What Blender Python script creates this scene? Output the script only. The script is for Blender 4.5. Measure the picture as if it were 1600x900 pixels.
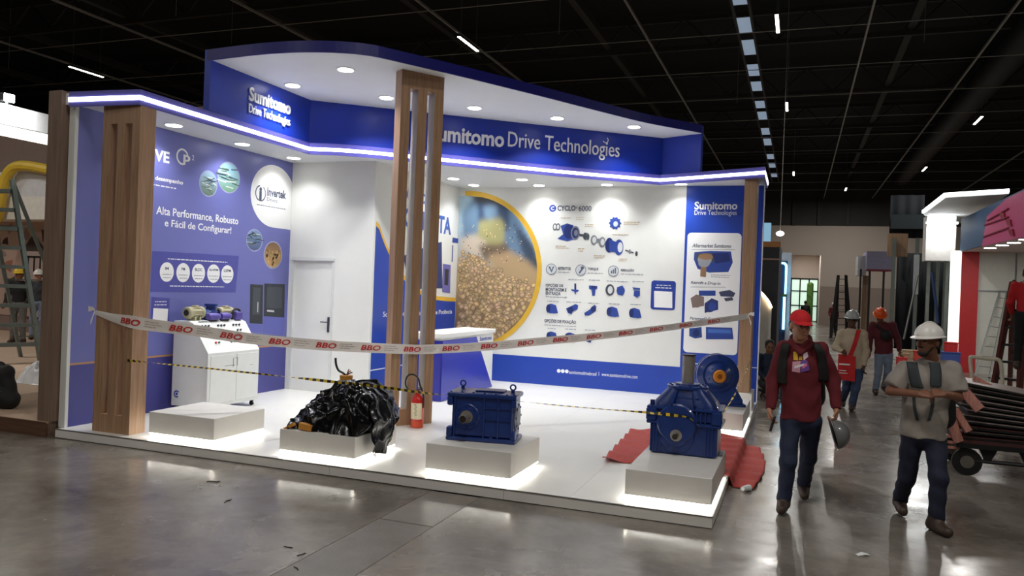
import bpy, bmesh, math, random
import numpy as np
from mathutils import Vector, Matrix, noise as mnoise

for o in list(bpy.data.objects): bpy.data.objects.remove(o, do_unlink=True)
scene = bpy.context.scene
COL = scene.collection
random.seed(7); RNG = np.random.default_rng(7)

# ------------------------------------------------------------------ camera
F_PX = 1216.86
YAW, PITCH, ROLL = math.radians(20.187), math.radians(-0.12), math.radians(2.186)
EYE = np.array([0.0, 0.0, 1.9])
_f = np.array([-math.sin(YAW)*math.cos(PITCH), math.cos(YAW)*math.cos(PITCH), math.sin(PITCH)])
_r0 = np.array([math.cos(YAW), math.sin(YAW), 0.0]); _u0 = np.cross(_r0, _f)
_r = math.cos(ROLL)*_r0 + math.sin(ROLL)*_u0
_u = -math.sin(ROLL)*_r0 + math.cos(ROLL)*_u0
cam_data = bpy.data.cameras.new('camera'); cam = bpy.data.objects.new('camera', cam_data); COL.objects.link(cam)
cam_data.sensor_width = 36.0; cam_data.lens = F_PX/1600*36.0
cam_data.clip_start = 0.05; cam_data.clip_end = 300
M = Matrix(((_r[0], _u[0], -_f[0], EYE[0]), (_r[1], _u[1], -_f[1], EYE[1]), (_r[2], _u[2], -_f[2], EYE[2]), (0, 0, 0, 1)))
cam.matrix_world = M
scene.camera = cam

# ------------------------------------------------------------------ world, exposure
scene.view_settings.view_transform = 'Standard'
scene.view_settings.look = 'None'
scene.view_settings.gamma = 1.0
scene.view_settings.use_curve_mapping = False
scene.view_settings.exposure = 0.0
world = bpy.data.worlds.new('world'); scene.world = world; world.use_nodes = True
_bg = world.node_tree.nodes['Background']; _bg.inputs[0].default_value = (0.9, 0.95, 1.0, 1); _bg.inputs[1].default_value = 0.02

HALL_LAMP_W = 245.0      # each linear hall lamp
SPOT_W = 9.0           # each downlight of the stand
SPOT_UP_W = 20.0
LED_LINE = 7.0          # canopy LED line, emission strength
LED_FOOT = 15.0         # plinth LED, emission strength

# ------------------------------------------------------------------ pixels to places
def ray(x, y): return _f + _r*((x-800)/F_PX) - _u*((y-450)/F_PX)
def at_z(x, y, z): d = ray(x, y); return EYE + d*((z-EYE[2])/d[2])
def at_x(x, y, X): d = ray(x, y); return EYE + d*(X/d[0])
def at_y(x, y, Y): d = ray(x, y); return EYE + d*(Y/d[1])

# ------------------------------------------------------------------ materials
MATS = {}
def srgb(r, g, b):
    f = lambda c: (c/255/12.92) if c/255 <= 0.04045 else ((c/255+0.055)/1.055)**2.4
    return (f(r), f(g), f(b), 1)
def mat(name, col, rough=0.5, metal=0.0, var=0.06, scale=8.0, bump=0.0, bscale=60.0, emit=0.0, spec=0.5, trans=0.0, alpha=1.0, coat=0.0):
    if name in MATS: return MATS[name]
    m = bpy.data.materials.new(name); m.use_nodes = True; nt = m.node_tree; N = nt.nodes; L = nt.links
    b = N['Principled BSDF']; c = srgb(*col) if max(col[:3]) > 1.0 else tuple(col[:3])+(1,)
    tc = N.new('ShaderNodeTexCoord')
    nz = N.new('ShaderNodeTexNoise'); nz.inputs['Scale'].default_value = scale; nz.inputs['Detail'].default_value = 4
    L.new(tc.outputs['Object'], nz.inputs['Vector'])
    mr = N.new('ShaderNodeMapRange'); mr.inputs['From Min'].default_value = 0.3; mr.inputs['From Max'].default_value = 0.7
    mr.inputs['To Min'].default_value = 1-var; mr.inputs['To Max'].default_value = 1+var
    L.new(nz.outputs['Fac'], mr.inputs['Value'])
    mx = N.new('ShaderNodeMix'); mx.data_type = 'RGBA'; mx.blend_type = 'MULTIPLY'; mx.inputs['Factor'].default_value = 1
    mx.inputs['A'].default_value = c; L.new(mr.outputs['Result'], mx.inputs['B'])
    L.new(mx.outputs['Result'], b.inputs['Base Color'])
    b.inputs['Roughness'].default_value = rough; b.inputs['Metallic'].default_value = metal
    b.inputs['Specular IOR Level'].default_value = spec
    b.inputs['Coat Weight'].default_value = coat
    if trans: b.inputs['Transmission Weight'].default_value = trans
    if alpha < 1: b.inputs['Alpha'].default_value = alpha
    if emit:
        b.inputs['Emission Color'].default_value = c; b.inputs['Emission Strength'].default_value = emit
    if bump:
        n2 = N.new('ShaderNodeTexNoise'); n2.inputs['Scale'].default_value = bscale; n2.inputs['Detail'].default_value = 3
        L.new(tc.outputs['Object'], n2.inputs['Vector'])
        bp = N.new('ShaderNodeBump'); bp.inputs['Strength'].default_value = bump; bp.inputs['Distance'].default_value = 0.01
        L.new(n2.outputs['Fac'], bp.inputs['Height']); L.new(bp.outputs['Normal'], b.inputs['Normal'])
    MATS[name] = m; return m

def wood(name, c1, c2, rough=0.45, axis='Z'):
    if name in MATS: return MATS[name]
    m = bpy.data.materials.new(name); m.use_nodes = True; nt = m.node_tree; N = nt.nodes; L = nt.links
    b = N['Principled BSDF']; tc = N.new('ShaderNodeTexCoord'); mp = N.new('ShaderNodeMapping')
    s = {'Z': (14, 14, 0.7), 'X': (0.7, 14, 14), 'Y': (14, 0.7, 14)}[axis]; mp.inputs['Scale'].default_value = s
    L.new(tc.outputs['Object'], mp.inputs['Vector'])
    nz = N.new('ShaderNodeTexNoise'); nz.inputs['Scale'].default_value = 2.2; nz.inputs['Detail'].default_value = 8; nz.inputs['Roughness'].default_value = 0.65
    L.new(mp.outputs['Vector'], nz.inputs['Vector'])
    cr = N.new('ShaderNodeValToRGB'); cr.color_ramp.elements[0].position = 0.3; cr.color_ramp.elements[0].color = srgb(*c1)
    cr.color_ramp.elements[1].position = 0.7; cr.color_ramp.elements[1].color = srgb(*c2)
    L.new(nz.outputs['Fac'], cr.inputs['Fac']); L.new(cr.outputs['Color'], b.inputs['Base Color'])
    b.inputs['Roughness'].default_value = rough
    bp = N.new('ShaderNodeBump'); bp.inputs['Strength'].default_value = 0.15; bp.inputs['Distance'].default_value = 0.004
    L.new(nz.outputs['Fac'], bp.inputs['Height']); L.new(bp.outputs['Normal'], b.inputs['Normal'])
    MATS[name] = m; return m

def attr_mat(name, rough=0.45):
    if name in MATS: return MATS[name]
    m = bpy.data.materials.new(name); m.use_nodes = True; nt = m.node_tree; b = nt.nodes['Principled BSDF']
    a = nt.nodes.new('ShaderNodeAttribute'); a.attribute_name = 'Col'
    nt.links.new(a.outputs['Color'], b.inputs['Base Color']); b.inputs['Roughness'].default_value = rough
    MATS[name] = m; return m

def emitter(name, col, strength):
    if name in MATS: return MATS[name]
    m = bpy.data.materials.new(name); m.use_nodes = True; b = m.node_tree.nodes['Principled BSDF']
    c = srgb(*col); b.inputs['Base Color'].default_value = c; b.inputs['Emission Color'].default_value = c
    b.inputs['Emission Strength'].default_value = strength; MATS[name] = m; return m

# ------------------------------------------------------------------ objects
def tag(o, label=None, cat=None, group=None, kind=None):
    if label: o['label'] = label
    if cat: o['category'] = cat
    if group: o['group'] = group
    if kind: o['kind'] = kind
    return o
def empty(name, loc=(0, 0, 0), rz=0.0, label=None, cat=None, group=None, kind=None, parent=None):
    o = bpy.data.objects.new(name, None); COL.objects.link(o); o.empty_display_size = 0.1
    o.matrix_basis = Matrix.Translation(Vector(loc)) @ Matrix.Rotation(rz, 4, 'Z')
    if parent: o.parent = parent
    return tag(o, label, cat, group, kind)
def wmat(o):
    m = o.matrix_basis.copy()
    while o.parent: o = o.parent; m = o.matrix_basis @ m
    return m
def copy_tree(o, parent=None):
    c = o.copy(); COL.objects.link(c); c.parent = parent
    for ch in list(o.children): copy_tree(ch, c)
    return c

class MB:
    """collects shapes, world (or local) coordinates; build() makes ONE mesh object"""
    def __init__(s): s.v = []; s.f = []; s.mi = []; s.c = []; s.cur = 0; s.n = 0
    def add(s, V, Fc, M=None, col=None):
        V = np.asarray(V, float).reshape(-1, 3)
        if M is not None: A = np.array(M); V = V @ A[:3, :3].T + A[:3, 3]
        k = s.n; s.v.append(V); s.n += len(V)
        for f in Fc: s.f.append(tuple(int(i)+k for i in f)); s.mi.append(s.cur)
        if col is not None:
            cc = np.asarray(col, float)
            if cc.ndim == 1: cc = np.tile(cc, (len(V), 1))
            s.c.append(cc)
        return s
    def box(s, x0, x1, y0, y1, z0, z1, M=None, b=0.0, col=None):
        if b <= 0:
            V = [(x0,y0,z0),(x1,y0,z0),(x1,y1,z0),(x0,y1,z0),(x0,y0,z1),(x1,y0,z1),(x1,y1,z1),(x0,y1,z1)]
            return s.add(V, [(0,3,2,1),(4,5,6,7),(0,1,5,4),(1,2,6,5),(2,3,7,6),(3,0,4,7)], M, col)
        b = min(b, (x1-x0)/2.01, (y1-y0)/2.01, (z1-z0)/2.01)
        P = [(x0+b,y0),(x1-b,y0),(x1,y0+b),(x1,y1-b),(x1-b,y1),(x0+b,y1),(x0,y1-b),(x0,y0+b)]
        cx, cy = (x0+x1)/2, (y0+y1)/2
        def ins(p): return (p[0]+math.copysign(min(b, abs(p[0]-cx)), cx-p[0])*0.9, p[1]+math.copysign(min(b, abs(p[1]-cy)), cy-p[1])*0.9)
        Q = [ins(p) for p in P]
        V = [(*q, z0) for q in Q]+[(*p, z0+b) for p in P]+[(*p, z1-b) for p in P]+[(*q, z1) for q in Q]
        Fc = [tuple(range(7, -1, -1)), tuple(range(24, 32))]
        for r in range(3):
            for i in range(8): j = (i+1) % 8; Fc.append((r*8+i, r*8+j, r*8+8+j, r*8+8+i))
        return s.add(V, Fc, M, col)
    def prism(s, poly, z0, z1, M=None, col=None):
        n = len(poly); V = [(p[0], p[1], z0) for p in poly]+[(p[0], p[1], z1) for p in poly]
        a = sum(poly[i][0]*poly[(i+1) % n][1]-poly[(i+1) % n][0]*poly[i][1] for i in range(n))
        idx = list(range(n)); 
        Fc = [tuple(reversed(idx)), tuple(n+i for i in idx)]+[(i, (i+1) % n, n+(i+1) % n, n+i) for i in idx]
        if a < 0: Fc = [tuple(reversed(f)) for f in Fc]
        return s.add(V, Fc, M, col)
    def cyl(s, a, b, r, r2=None, n=16, cap=True, col=None):
        a = np.array(a, float); b = np.array(b, float); r2 = r if r2 is None else r2
        d = b-a; L = np.linalg.norm(d); d = d/L
        t = np.array([1, 0, 0]) if abs(d[0]) < 0.8 else np.array([0, 1, 0]); x = np.cross(t, d); x /= np.linalg.norm(x); y = np.cross(d, x)
        V = []
        for c, rr in ((a, r), (b, r2)):
            for i in range(n): w = 2*math.pi*i/n; V.append(c+rr*(math.cos(w)*x+math.sin(w)*y))
        Fc = [(i, (i+1) % n, n+(i+1) % n, n+i) for i in range(n)]
        if cap: Fc += [tuple(range(n-1, -1, -1)), tuple(range(n, 2*n))]
        return s.add(V, Fc, None, col)
    def lathe(s, prof, a, d, n=24, col=None):
        """prof: (distance along axis, radius) list, closed at both ends by caps"""
        a = np.array(a, float); d = np.array(d, float); d /= np.linalg.norm(d)
        t = np.array([1, 0, 0]) if abs(d[0]) < 0.8 else np.array([0, 1, 0]); x = np.cross(t, d); x /= np.linalg.norm(x); y = np.cross(d, x)
        V = []; 
        for h, r in prof:
            for i in range(n): w = 2*math.pi*i/n; V.append(a+d*h+max(r, 1e-4)*(math.cos(w)*x+math.sin(w)*y))
        Fc = []
        for k in range(len(prof)-1):
            for i in range(n): j = (i+1) % n; Fc.append((k*n+i, k*n+j, (k+1)*n+j, (k+1)*n+i))
        Fc += [tuple(range(n-1, -1, -1)), tuple(range((len(prof)-1)*n, len(prof)*n))]
        return s.add(V, Fc, None, col)
    def tube(s, pts, r, n=8, closed=False, col=None):
        P = [np.array(p, float) for p in pts]; m = len(P); V = []; ref = None
        for i in range(m):
            if closed: d = P[(i+1) % m]-P[i-1]
            else: d = P[min(i+1, m-1)]-P[max(i-1, 0)]
            d = d/(np.linalg.norm(d)+1e-9)
            if ref is None:
                t = np.array([0, 0, 1.]) if abs(d[2]) < 0.8 else np.array([1., 0, 0]); ref = np.cross(d, t)
            ref = ref-d*(ref@d); ref /= np.linalg.norm(ref)+1e-9; y = np.cross(d, ref)
            rr = r[i] if hasattr(r, '__len__') else r
            for k in range(n): w = 2*math.pi*k/n; V.append(P[i]+rr*(math.cos(w)*ref+math.sin(w)*y))
        Fc = []
        for i in range(m if closed else m-1):
            i2 = (i+1) % m
            for k in range(n): k2 = (k+1) % n; Fc.append((i*n+k, i*n+k2, i2*n+k2, i2*n+k))
        if not closed: Fc += [tuple(range(n-1, -1, -1)), tuple((m-1)*n+k for k in range(n))]
        return s.add(V, Fc, None, col)
    def ell(s, c, r, n=16, m=10, R=None, col=None):
        V = [(0, 0, -1)]+[(math.sin(math.pi*j/m)*math.cos(2*math.pi*i/n), math.sin(math.pi*j/m)*math.sin(2*math.pi*i/n), -math.cos(math.pi*j/m)) for j in range(1, m) for i in range(n)]+[(0, 0, 1)]
        V = np.array(V)*np.array(r); 
        if R is not None: V = V @ np.array(R).T
        V = V+np.array(c); Fc = []
        for i in range(n): Fc.append((0, 1+(i+1) % n, 1+i))
        for j in range(m-2):
            for i in range(n): a = 1+j*n+i; b = 1+j*n+(i+1) % n; Fc.append((a, b, b+n, a+n))
        k = len(V)-1
        for i in range(n): Fc.append((k, 1+(m-2)*n+i, 1+(m-2)*n+(i+1) % n))
        return s.add(V, Fc, None, col)
    def grid(s, G, col=None, closed_u=False):
        G = np.asarray(G, float); a, b = G.shape[:2]; Fc = []
        for i in range(a if closed_u else a-1):
            i2 = (i+1) % a
            for j in range(b-1): Fc.append((i*b+j, i2*b+j, i2*b+j+1, i*b+j+1))
        return s.add(G.reshape(-1, 3), Fc, None, col)
    def build(s, name, m, parent=None, smooth=False, local=False, kind=None, label=None, cat=None, group=None, solid=0.0, sharp=0.6):
        V = np.concatenate(s.v) if s.v else np.zeros((0, 3))
        if parent is not None:
            if not local:
                A = np.array(wmat(parent).inverted()); V = V @ A[:3, :3].T + A[:3, 3]
            org = np.zeros(3)
        else:
            lo, hi = V.min(0), V.max(0); org = np.array([(lo[0]+hi[0])/2, (lo[1]+hi[1])/2, lo[2]]); V = V-org
        me = bpy.data.meshes.new(name); me.from_pydata(V.tolist(), [], s.f); me.update()
        ms = m if isinstance(m, (list, tuple)) else [m]
        for x in ms: me.materials.append(x)
        if len(ms) > 1: me.polygons.foreach_set('material_index', s.mi)
        if s.c and sum(len(c) for c in s.c) == len(V):
            a = me.attributes.new('Col', 'FLOAT_COLOR', 'POINT'); cc = np.concatenate(s.c)
            if cc.shape[1] == 3: cc = np.hstack([cc, np.ones((len(cc), 1))])
            a.data.foreach_set('color', cc.astype(np.float32).ravel())
        o = bpy.data.objects.new(name, me); COL.objects.link(o); o.location = org
        if parent is not None: o.parent = parent
        if smooth:
            me.polygons.foreach_set('use_smooth', [True]*len(me.polygons))
            if sharp: me.set_sharp_from_angle(angle=sharp)
        if solid:
            md = o.modifiers.new('thick', 'SOLIDIFY'); md.thickness = solid; md.offset = 0
        return tag(o, label, cat, group, kind)

class Frame:
    """a vertical plane: point O, horizontal direction U, up Z, outward normal N = U x Z"""
    def __init__(s, O, U):
        s.O = np.array(O, float); s.U = np.array([U[0], U[1], 0], float); s.U /= np.linalg.norm(s.U)
        s.Z = np.array([0, 0, 1.0]); s.N = np.cross(s.U, s.Z)
    def px(s, x, y):
        d = ray(x, y); t = ((s.O-EYE) @ s.N)/(d @ s.N); p = EYE+d*t-s.O
        return (p @ s.U, p[2])
    def w(s, u, v, n=0.0): return s.O+s.U*u+s.Z*v+s.N*n
    def M(s, n=0.0):
        p = s.O+s.N*n
        return np.array([[s.U[0], s.Z[0], s.N[0], p[0]], [s.U[1], s.Z[1], s.N[1], p[1]], [s.U[2], s.Z[2], s.N[2], p[2]], [0, 0, 0, 1]])
    def flat(s, mb, poly, n=0.001, th=0.001, col=None): mb.prism(poly, n-th, n, s.M(), col); return mb
    def disc(s, mb, u, v, ru, rv=None, n=0.001, k=40, th=0.001, col=None):
        rv = ru if rv is None else rv
        return s.flat(mb, [(u+ru*math.cos(2*math.pi*i/k), v+rv*math.sin(2*math.pi*i/k)) for i in range(k)], n, th, col)
    def ring(s, mb, u, v, r0, r1, n=0.001, k=40, a0=0, a1=2*math.pi, asp=1.0):
        V = []; full = abs(a1-a0-2*math.pi) < 1e-6
        for i in range(k+1):
            a = a0+(a1-a0)*i/k
            for r in (r0, r1): V.append(s.w(u+r*math.cos(a)*asp, v+r*math.sin(a), n))
        return mb.add(V, [(2*i, 2*i+1, 2*i+3, 2*i+2) for i in range(k)])
def rrect(u0, u1, v0, v1, r, k=6):
    P = []
    for cx, cy, a in ((u1-r, v0+r, -90), (u1-r, v1-r, 0), (u0+r, v1-r, 90), (u0+r, v0+r, 180)):
        for i in range(k+1): t = math.radians(a+90*i/k); P.append((cx+r*math.cos(t), cy+r*math.sin(t)))
    return P

_TX = {}
def text_arrays(s, bold=0.0, space=1.0):
    key = (s, bold, space)
    if key in _TX: return _TX[key]
    cu = bpy.data.curves.new('tmp', 'FONT'); cu.body = s; cu.offset = bold; cu.resolution_u = 3; cu.extrude = 0.5; cu.space_character = space
    ob = bpy.data.objects.new('tmp', cu); COL.objects.link(ob)
    me = bpy.data.meshes.new_from_object(ob)
    V = np.array([v.co[:] for v in me.vertices]); Fc = [tuple(p.vertices) for p in me.polygons]
    bpy.data.objects.remove(ob); bpy.data.meshes.remove(me); bpy.data.curves.remove(cu)
    lo, hi = V.min(0), V.max(0); V = (V-lo)/(hi-lo)
    _TX[key] = (V, Fc); return V, Fc
def text_on(mb, fr, s, u0, u1, v0, v1, n0=0.0, n1=0.002, bold=0.0, slant=0.0, space=1.0):
    """fit the text into the rectangle u0..u1, v0..v1 of a plane"""
    V, Fc = text_arrays(s, bold, space); W = V.copy()
    W[:, 0] = u0+V[:, 0]*(u1-u0)+slant*V[:, 1]*(v1-v0); W[:, 1] = v0+V[:, 1]*(v1-v0); W[:, 2] = n0+V[:, 2]*(n1-n0)
    return mb.add(W, Fc, fr.M())
def text_px(mb, fr, s, xl, yl, xr, yr, hpx, n0=0.0, n1=0.002, bold=0.0, slant=0.0):
    """text from bottom-left pixel to bottom-right pixel, hpx tall at the left"""
    u0, v0 = fr.px(xl, yl); u1, _ = fr.px(xr, yr); _, v1 = fr.px(xl, yl-hpx)
    return text_on(mb, fr, s, u0, u1, v0, v1, n0, n1, bold, slant)
# ================================================================== palette
WHITE = mat('white_laminate', (226, 226, 222), 0.42, var=0.02, scale=3)
PLWHITE = mat('white_plinth_paint', (222, 218, 212), 0.45, var=0.03, scale=4)
SOFFIT = mat('white_soffit', (222, 224, 224), 0.6, var=0.02, scale=2)
BLUE = mat('deep_blue_vinyl', (18, 50, 164), 0.38, var=0.05, scale=2)
BLUE2 = mat('royal_blue_vinyl', (30, 66, 168), 0.4, var=0.04, scale=2)
NAVY = mat('navy_fascia', (22, 22, 112), 0.4, var=0.05, scale=2)
VIOLET = mat('violet_blue_vinyl', (106, 110, 176), 0.38, var=0.03, scale=1)
VIOLET2 = mat('dark_violet_vinyl', (70, 70, 142), 0.38, var=0.03, scale=1)
LILAC = mat('lilac_fascia', (92, 88, 172), 0.4, var=0.03, scale=2)
PRINTW = mat('print_white', (240, 240, 240), 0.4, var=0.01)
COPPER = mat('copper_line', (190, 140, 100), 0.4, var=0.03)
YELLOWP = mat('print_yellow', (226, 180, 60), 0.4, var=0.03)
DGREY = mat('print_dark_grey', (70, 78, 100), 0.4, var=0.03)
MGREY = mat('print_mid_grey', (140, 146, 155), 0.4, var=0.03)
OCHRE = mat('print_ochre', (188, 160, 110), 0.4, var=0.03)
PBLUE = mat('print_blue', (40, 62, 150), 0.4, var=0.05)
PRINT = attr_mat('print_photo')
WOOD = wood('oak_laminate', (140, 106, 78), (182, 146, 114))
DWOOD = wood('brown_laminate', (112, 90, 76), (142, 118, 102))
ALU = mat('brushed_aluminium', (170, 172, 172), 0.35, 0.9, var=0.05)
BLACKM = mat('black_painted_steel', (14, 14, 16), 0.5, var=0.2)
LEDM = emitter('led_line', (236, 236, 255), LED_LINE)
FOOTM = emitter('led_foot', (255, 253, 246), LED_FOOT)

# ================================================================== hall shell
def concrete():
    m = bpy.data.materials.new('polished_concrete'); m.use_nodes = True; nt = m.node_tree; N = nt.nodes; L = nt.links; b = N['Principled BSDF']
    tc = N.new('ShaderNodeTexCoord')
    def nz(s, d, r=0.5, dist=0.0, sc=None):
        n = N.new('ShaderNodeTexNoise'); n.inputs['Scale'].default_value = s; n.inputs['Detail'].default_value = d; n.inputs['Roughness'].default_value = r; n.inputs['Distortion'].default_value = dist
        if sc:
            mp = N.new('ShaderNodeMapping'); mp.inputs['Scale'].default_value = sc; L.new(tc.outputs['Object'], mp.inputs['Vector']); L.new(mp.outputs['Vector'], n.inputs['Vector'])
        else: L.new(tc.outputs['Object'], n.inputs['Vector'])
        return n
    a = nz(0.55, 9, 0.62, 0.6); c = nz(5.5, 6, 0.7, 0.3); e = nz(1.2, 5, 0.6, 1.0)
    cr = N.new('ShaderNodeValToRGB'); cr.color_ramp.elements[0].position = 0.32; cr.color_ramp.elements[0].color = srgb(94, 87, 79)
    cr.color_ramp.elements[1].position = 0.68; cr.color_ramp.elements[1].color = srgb(154, 147, 138)
    L.new(a.outputs['Fac'], cr.inputs['Fac'])
    cr2 = N.new('ShaderNodeValToRGB'); cr2.color_ramp.elements[0].position = 0.3; cr2.color_ramp.elements[0].color = (0.78, 0.76, 0.74, 1)
    cr2.color_ramp.elements[1].position = 0.7; cr2.color_ramp.elements[1].color = (1.12, 1.12, 1.12, 1); L.new(c.outputs['Fac'], cr2.inputs['Fac'])
    mx = N.new('ShaderNodeMix'); mx.data_type = 'RGBA'; mx.blend_type = 'MULTIPLY'; mx.inputs['Factor'].default_value = 1
    L.new(cr.outputs['Color'], mx.inputs['A']); L.new(cr2.outputs['Color'], mx.inputs['B']); L.new(mx.outputs['Result'], b.inputs['Base Color'])
    mr = N.new('ShaderNodeMapRange'); mr.inputs['From Min'].default_value = 0.3; mr.inputs['From Max'].default_value = 0.7; mr.inputs['To Min'].default_value = 0.14; mr.inputs['To Max'].default_value = 0.31
    L.new(e.outputs['Fac'], mr.inputs['Value']); L.new(mr.outputs['Result'], b.inputs['Roughness'])
    bp = N.new('ShaderNodeBump'); bp.inputs['Strength'].default_value = 0.05; bp.inputs['Distance'].default_value = 0.01; L.new(c.outputs['Fac'], bp.inputs['Height']); L.new(bp.outputs['Normal'], b.inputs['Normal'])
    b.inputs['Specular IOR Level'].default_value = 0.55
    return m
CONC = concrete()
PYF = 6.47
TX0, TX1 = -3.085, -2.61            # service trench, runs in depth, covered by steel-edged concrete lids
fl = MB()
fl.box(-46, TX0-0.004, -26, 66, -0.1, 0); fl.box(TX1+0.004, 30, -26, 66, -0.1, 0); fl.box(TX0-0.004, TX1+0.004, -26, 66, -0.1, -0.03)
floor = fl.build('floor', CONC, kind='structure', label='polished grey concrete hall floor', cat='floor')
LID = mat('trench_lid_concrete', (116, 109, 101), 0.36, var=0.14, scale=6, bump=0.15, bscale=40)
for k in range(-3, 1):
    y0 = 5.515+2.06*k; y1 = min(y0+2.055, PYF)
    MB().box(TX0, TX1, y0+0.004, y1-0.004, -0.029, 0.001, b=0.004).build('trench_lid', LID, floor)
DARKC = mat('black_ceiling', (16, 16, 17), 0.9, var=0.2, scale=1)
GREYW = mat('grey_hall_wall', (74, 70, 68), 0.8, var=0.05, scale=0.5)
ceiling = MB().box(-46, 30, -26, 66, 11.5, 11.7).build('ceiling', DARKC, kind='structure', label='black hall ceiling', cat='ceiling')
RAIL = mat('ceiling_rail_steel', (150, 147, 140), 0.5, 0.2, var=0.1)
BEAM = mat('ceiling_beam_dark', (50, 47, 44), 0.7, var=0.15)
for X in (-24.0, -18.8, -14.0, -9.3, -4.25, 1.45, 4.6, 9.5):
    MB().box(X-0.025, X+0.025, 6, 60, 9.0, 9.06).build('ceiling_rail', RAIL, ceiling)
for k in range(-2, 10):
    Y = 22.0+3.68*k
    MB().cyl((-30, Y, 9.03), (14, Y, 9.03), 0.013, n=6).build('ceiling_cross_rod', RAIL, ceiling)
for Y in (13, 20, 27, 34, 41, 48, 55):
    mb = MB(); mb.box(-45, 29, Y-0.06, Y+0.06, 10.2, 10.36); mb.box(-45, 29, Y-0.06, Y+0.06, 11.2, 11.36)
    for i in range(37):
        x = -45+2*i; mb.cyl((x, Y, 10.3), (x+1, Y, 11.28), 0.035, n=5); mb.cyl((x+1, Y, 11.28), (x+2, Y, 10.3), 0.035, n=5)
    mb.build('roof_truss', BEAM, ceiling)
for X in (-33, -27, -21.5, -16.5, -11.5, -6.6, 3.0, 7.0):
    MB().box(X-0.11, X+0.11, -25, 65, 10.4, 10.62).build('roof_purlin', BEAM, ceiling)
for (X, Y) in ((-21.5, 14), (-16.5, 17), (-12, 16), (-6.6, 21), (3, 24), (-27, 20), (-2.4, 30), (7, 30)):
    MB().cyl((X, Y, 9.05), (X, Y, 11.5), 0.008, n=5).build('hanger_cable', RAIL, ceiling)
# big air duct on the right, faint
MB().cyl((6.2, 8, 10.1), (6.2, 58, 10.1), 0.5, n=20).build('air_duct', mat('duct_black', (22, 22, 23), 0.6, var=0.2), ceiling, smooth=True)
# glowing panes that imitate reflections on ductwork
DUCT_GLOW = emitter('duct_reflection_glow', (150, 168, 190), 0.55)
duct_refl = empty('duct_reflection_band', (-1.62, 20, 9.2), label='row of pale rooflight panes in the black ceiling above the aisle', cat='rooflight')
k = 0
for (y0, y1) in ((15.0, 16.5), (17.2, 18.6), (19.0, 20.3), (21.3, 22.5), (23.2, 24.6), (25.7, 27.0), (27.8, 29.0), (30.6, 31.7), (32.4, 33.8), (35.6, 37.0), (38.0, 39.6), (42.2, 43.6), (45, 46.5), (48.8, 50.2)):
    MB().box(-1.80, -1.45, y0, y1, 9.2, 9.22).build('pane', DUCT_GLOW, duct_refl)
MB().box(-1.86, -1.80, 14, 52, 9.14, 9.26).build('edge_beam', BEAM, duct_refl)
MB().box(-1.45, -1.39, 14, 52, 9.14, 9.26).build('edge_beam', BEAM, duct_refl)

# far wall: pale above, darker below, with an opening
FW = 60.0
wf = MB(); O0, O1, OZ = -0.60, 1.45, 4.97
wf.box(-46, O0, FW, FW+0.4, 2.75, 7.08); wf.box(O1, 30, FW, FW+0.4, 2.75, 7.08); wf.box(O0, O1, FW, FW+0.4, OZ, 7.08)
PALEW = mat('beige_hall_wall', (186, 172, 160), 0.7, var=0.04, scale=0.3)
wall_far = wf.build('wall_far', PALEW, kind='structure', label='beige far wall of the hall with a tall opening', cat='wall')
wb = MB(); wb.box(-46, O0, FW-0.02, FW+0.4, 0, 2.75); wb.box(O1, 30, FW-0.02, FW+0.4, 0, 2.75)
wb.build('dado_band', mat('taupe_dado', (150, 134, 124), 0.7, var=0.05, scale=0.3), wall_far)
MB().box(-46, 30, FW+0.1, FW+0.5, 7.08, 11.5).build('upper_band', mat('dark_upper_wall', (58, 55, 52), 0.8, var=0.25, scale=0.4), wall_far)
for x in (-4, -0.5, 1.2, 3.1, 6.0): MB().box(x-0.12, x+0.12, FW-0.1, FW+0.1, 7.1, 11.5).build('wall_column', BEAM, wall_far)
# room behind the opening with a glazed door wall
rb = MB(); rb.box(O0-0.3, O1+0.4, 66, 66.3, 0, 6); rb.box(O0-0.4, O0, FW+0.4, 66, 0, 6); rb.box(O1, O1+0.3, FW+0.4, 66, 0, 6); rb.box(O0, O1, FW+0.4, 66, 5.3, 5.4)
rb.build('lobby_lining', PALEW, wall_far)
door2 = empty('door_2', (0.3, 65.8, 0), kind='structure', label='glazed lobby doors glowing with daylight at the end of the aisle', cat='door')
GLOW = emitter('daylight_panes', (196, 222, 206), 0.9)
for i in range(3):
    for (z0, z1) in ((0.1, 1.2), (1.3, 2.35), (2.45, 3.3)):
        MB().box(O0+0.1+i*0.66, O0+0.68+i*0.66, 65.9, 65.92, z0, z1).build('pane', GLOW, door2)
for z in (1.25, 2.4, 3.38): MB().box(O0, O1, 65.8, 65.95, z-0.05, z+0.05).build('transom', BLACKM, door2)
for i in range(4): MB().box(O0+i*0.66, O0+0.09+i*0.66, 65.8, 65.95, 0, 3.4).build('mullion', BLACKM, door2)
GREENP = mat('green_plants', (70, 110, 40), 0.7, var=0.5, scale=6, bump=0.5, bscale=12)
MB().box(0.62, 1.1, 64.9, 65.4, 0, 3.1, b=0.12).build('green_wall_panel', GREENP, label='tall green planted panel beside the glazed lobby doors', cat='planter')
ll = bpy.data.lights.new('lobby_lamp', 'AREA'); ll.energy = 90; ll.size = 1.2; llo = bpy.data.objects.new('lobby_lamp_light', ll); COL.objects.link(llo); llo.location = (0.4, 63, 5.2)
lob = MB().box(-0.1, 0.8, 62.7, 63.3, 5.22, 5.3).build('lobby_lamp', emitter('lobby_lamp_glow', (255, 246, 235), 4), label='white ceiling lamp in the lobby behind the far opening', cat='lamp')
llo.parent = lob; llo.matrix_parent_inverse = Matrix.Translation(-lob.location)
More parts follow.
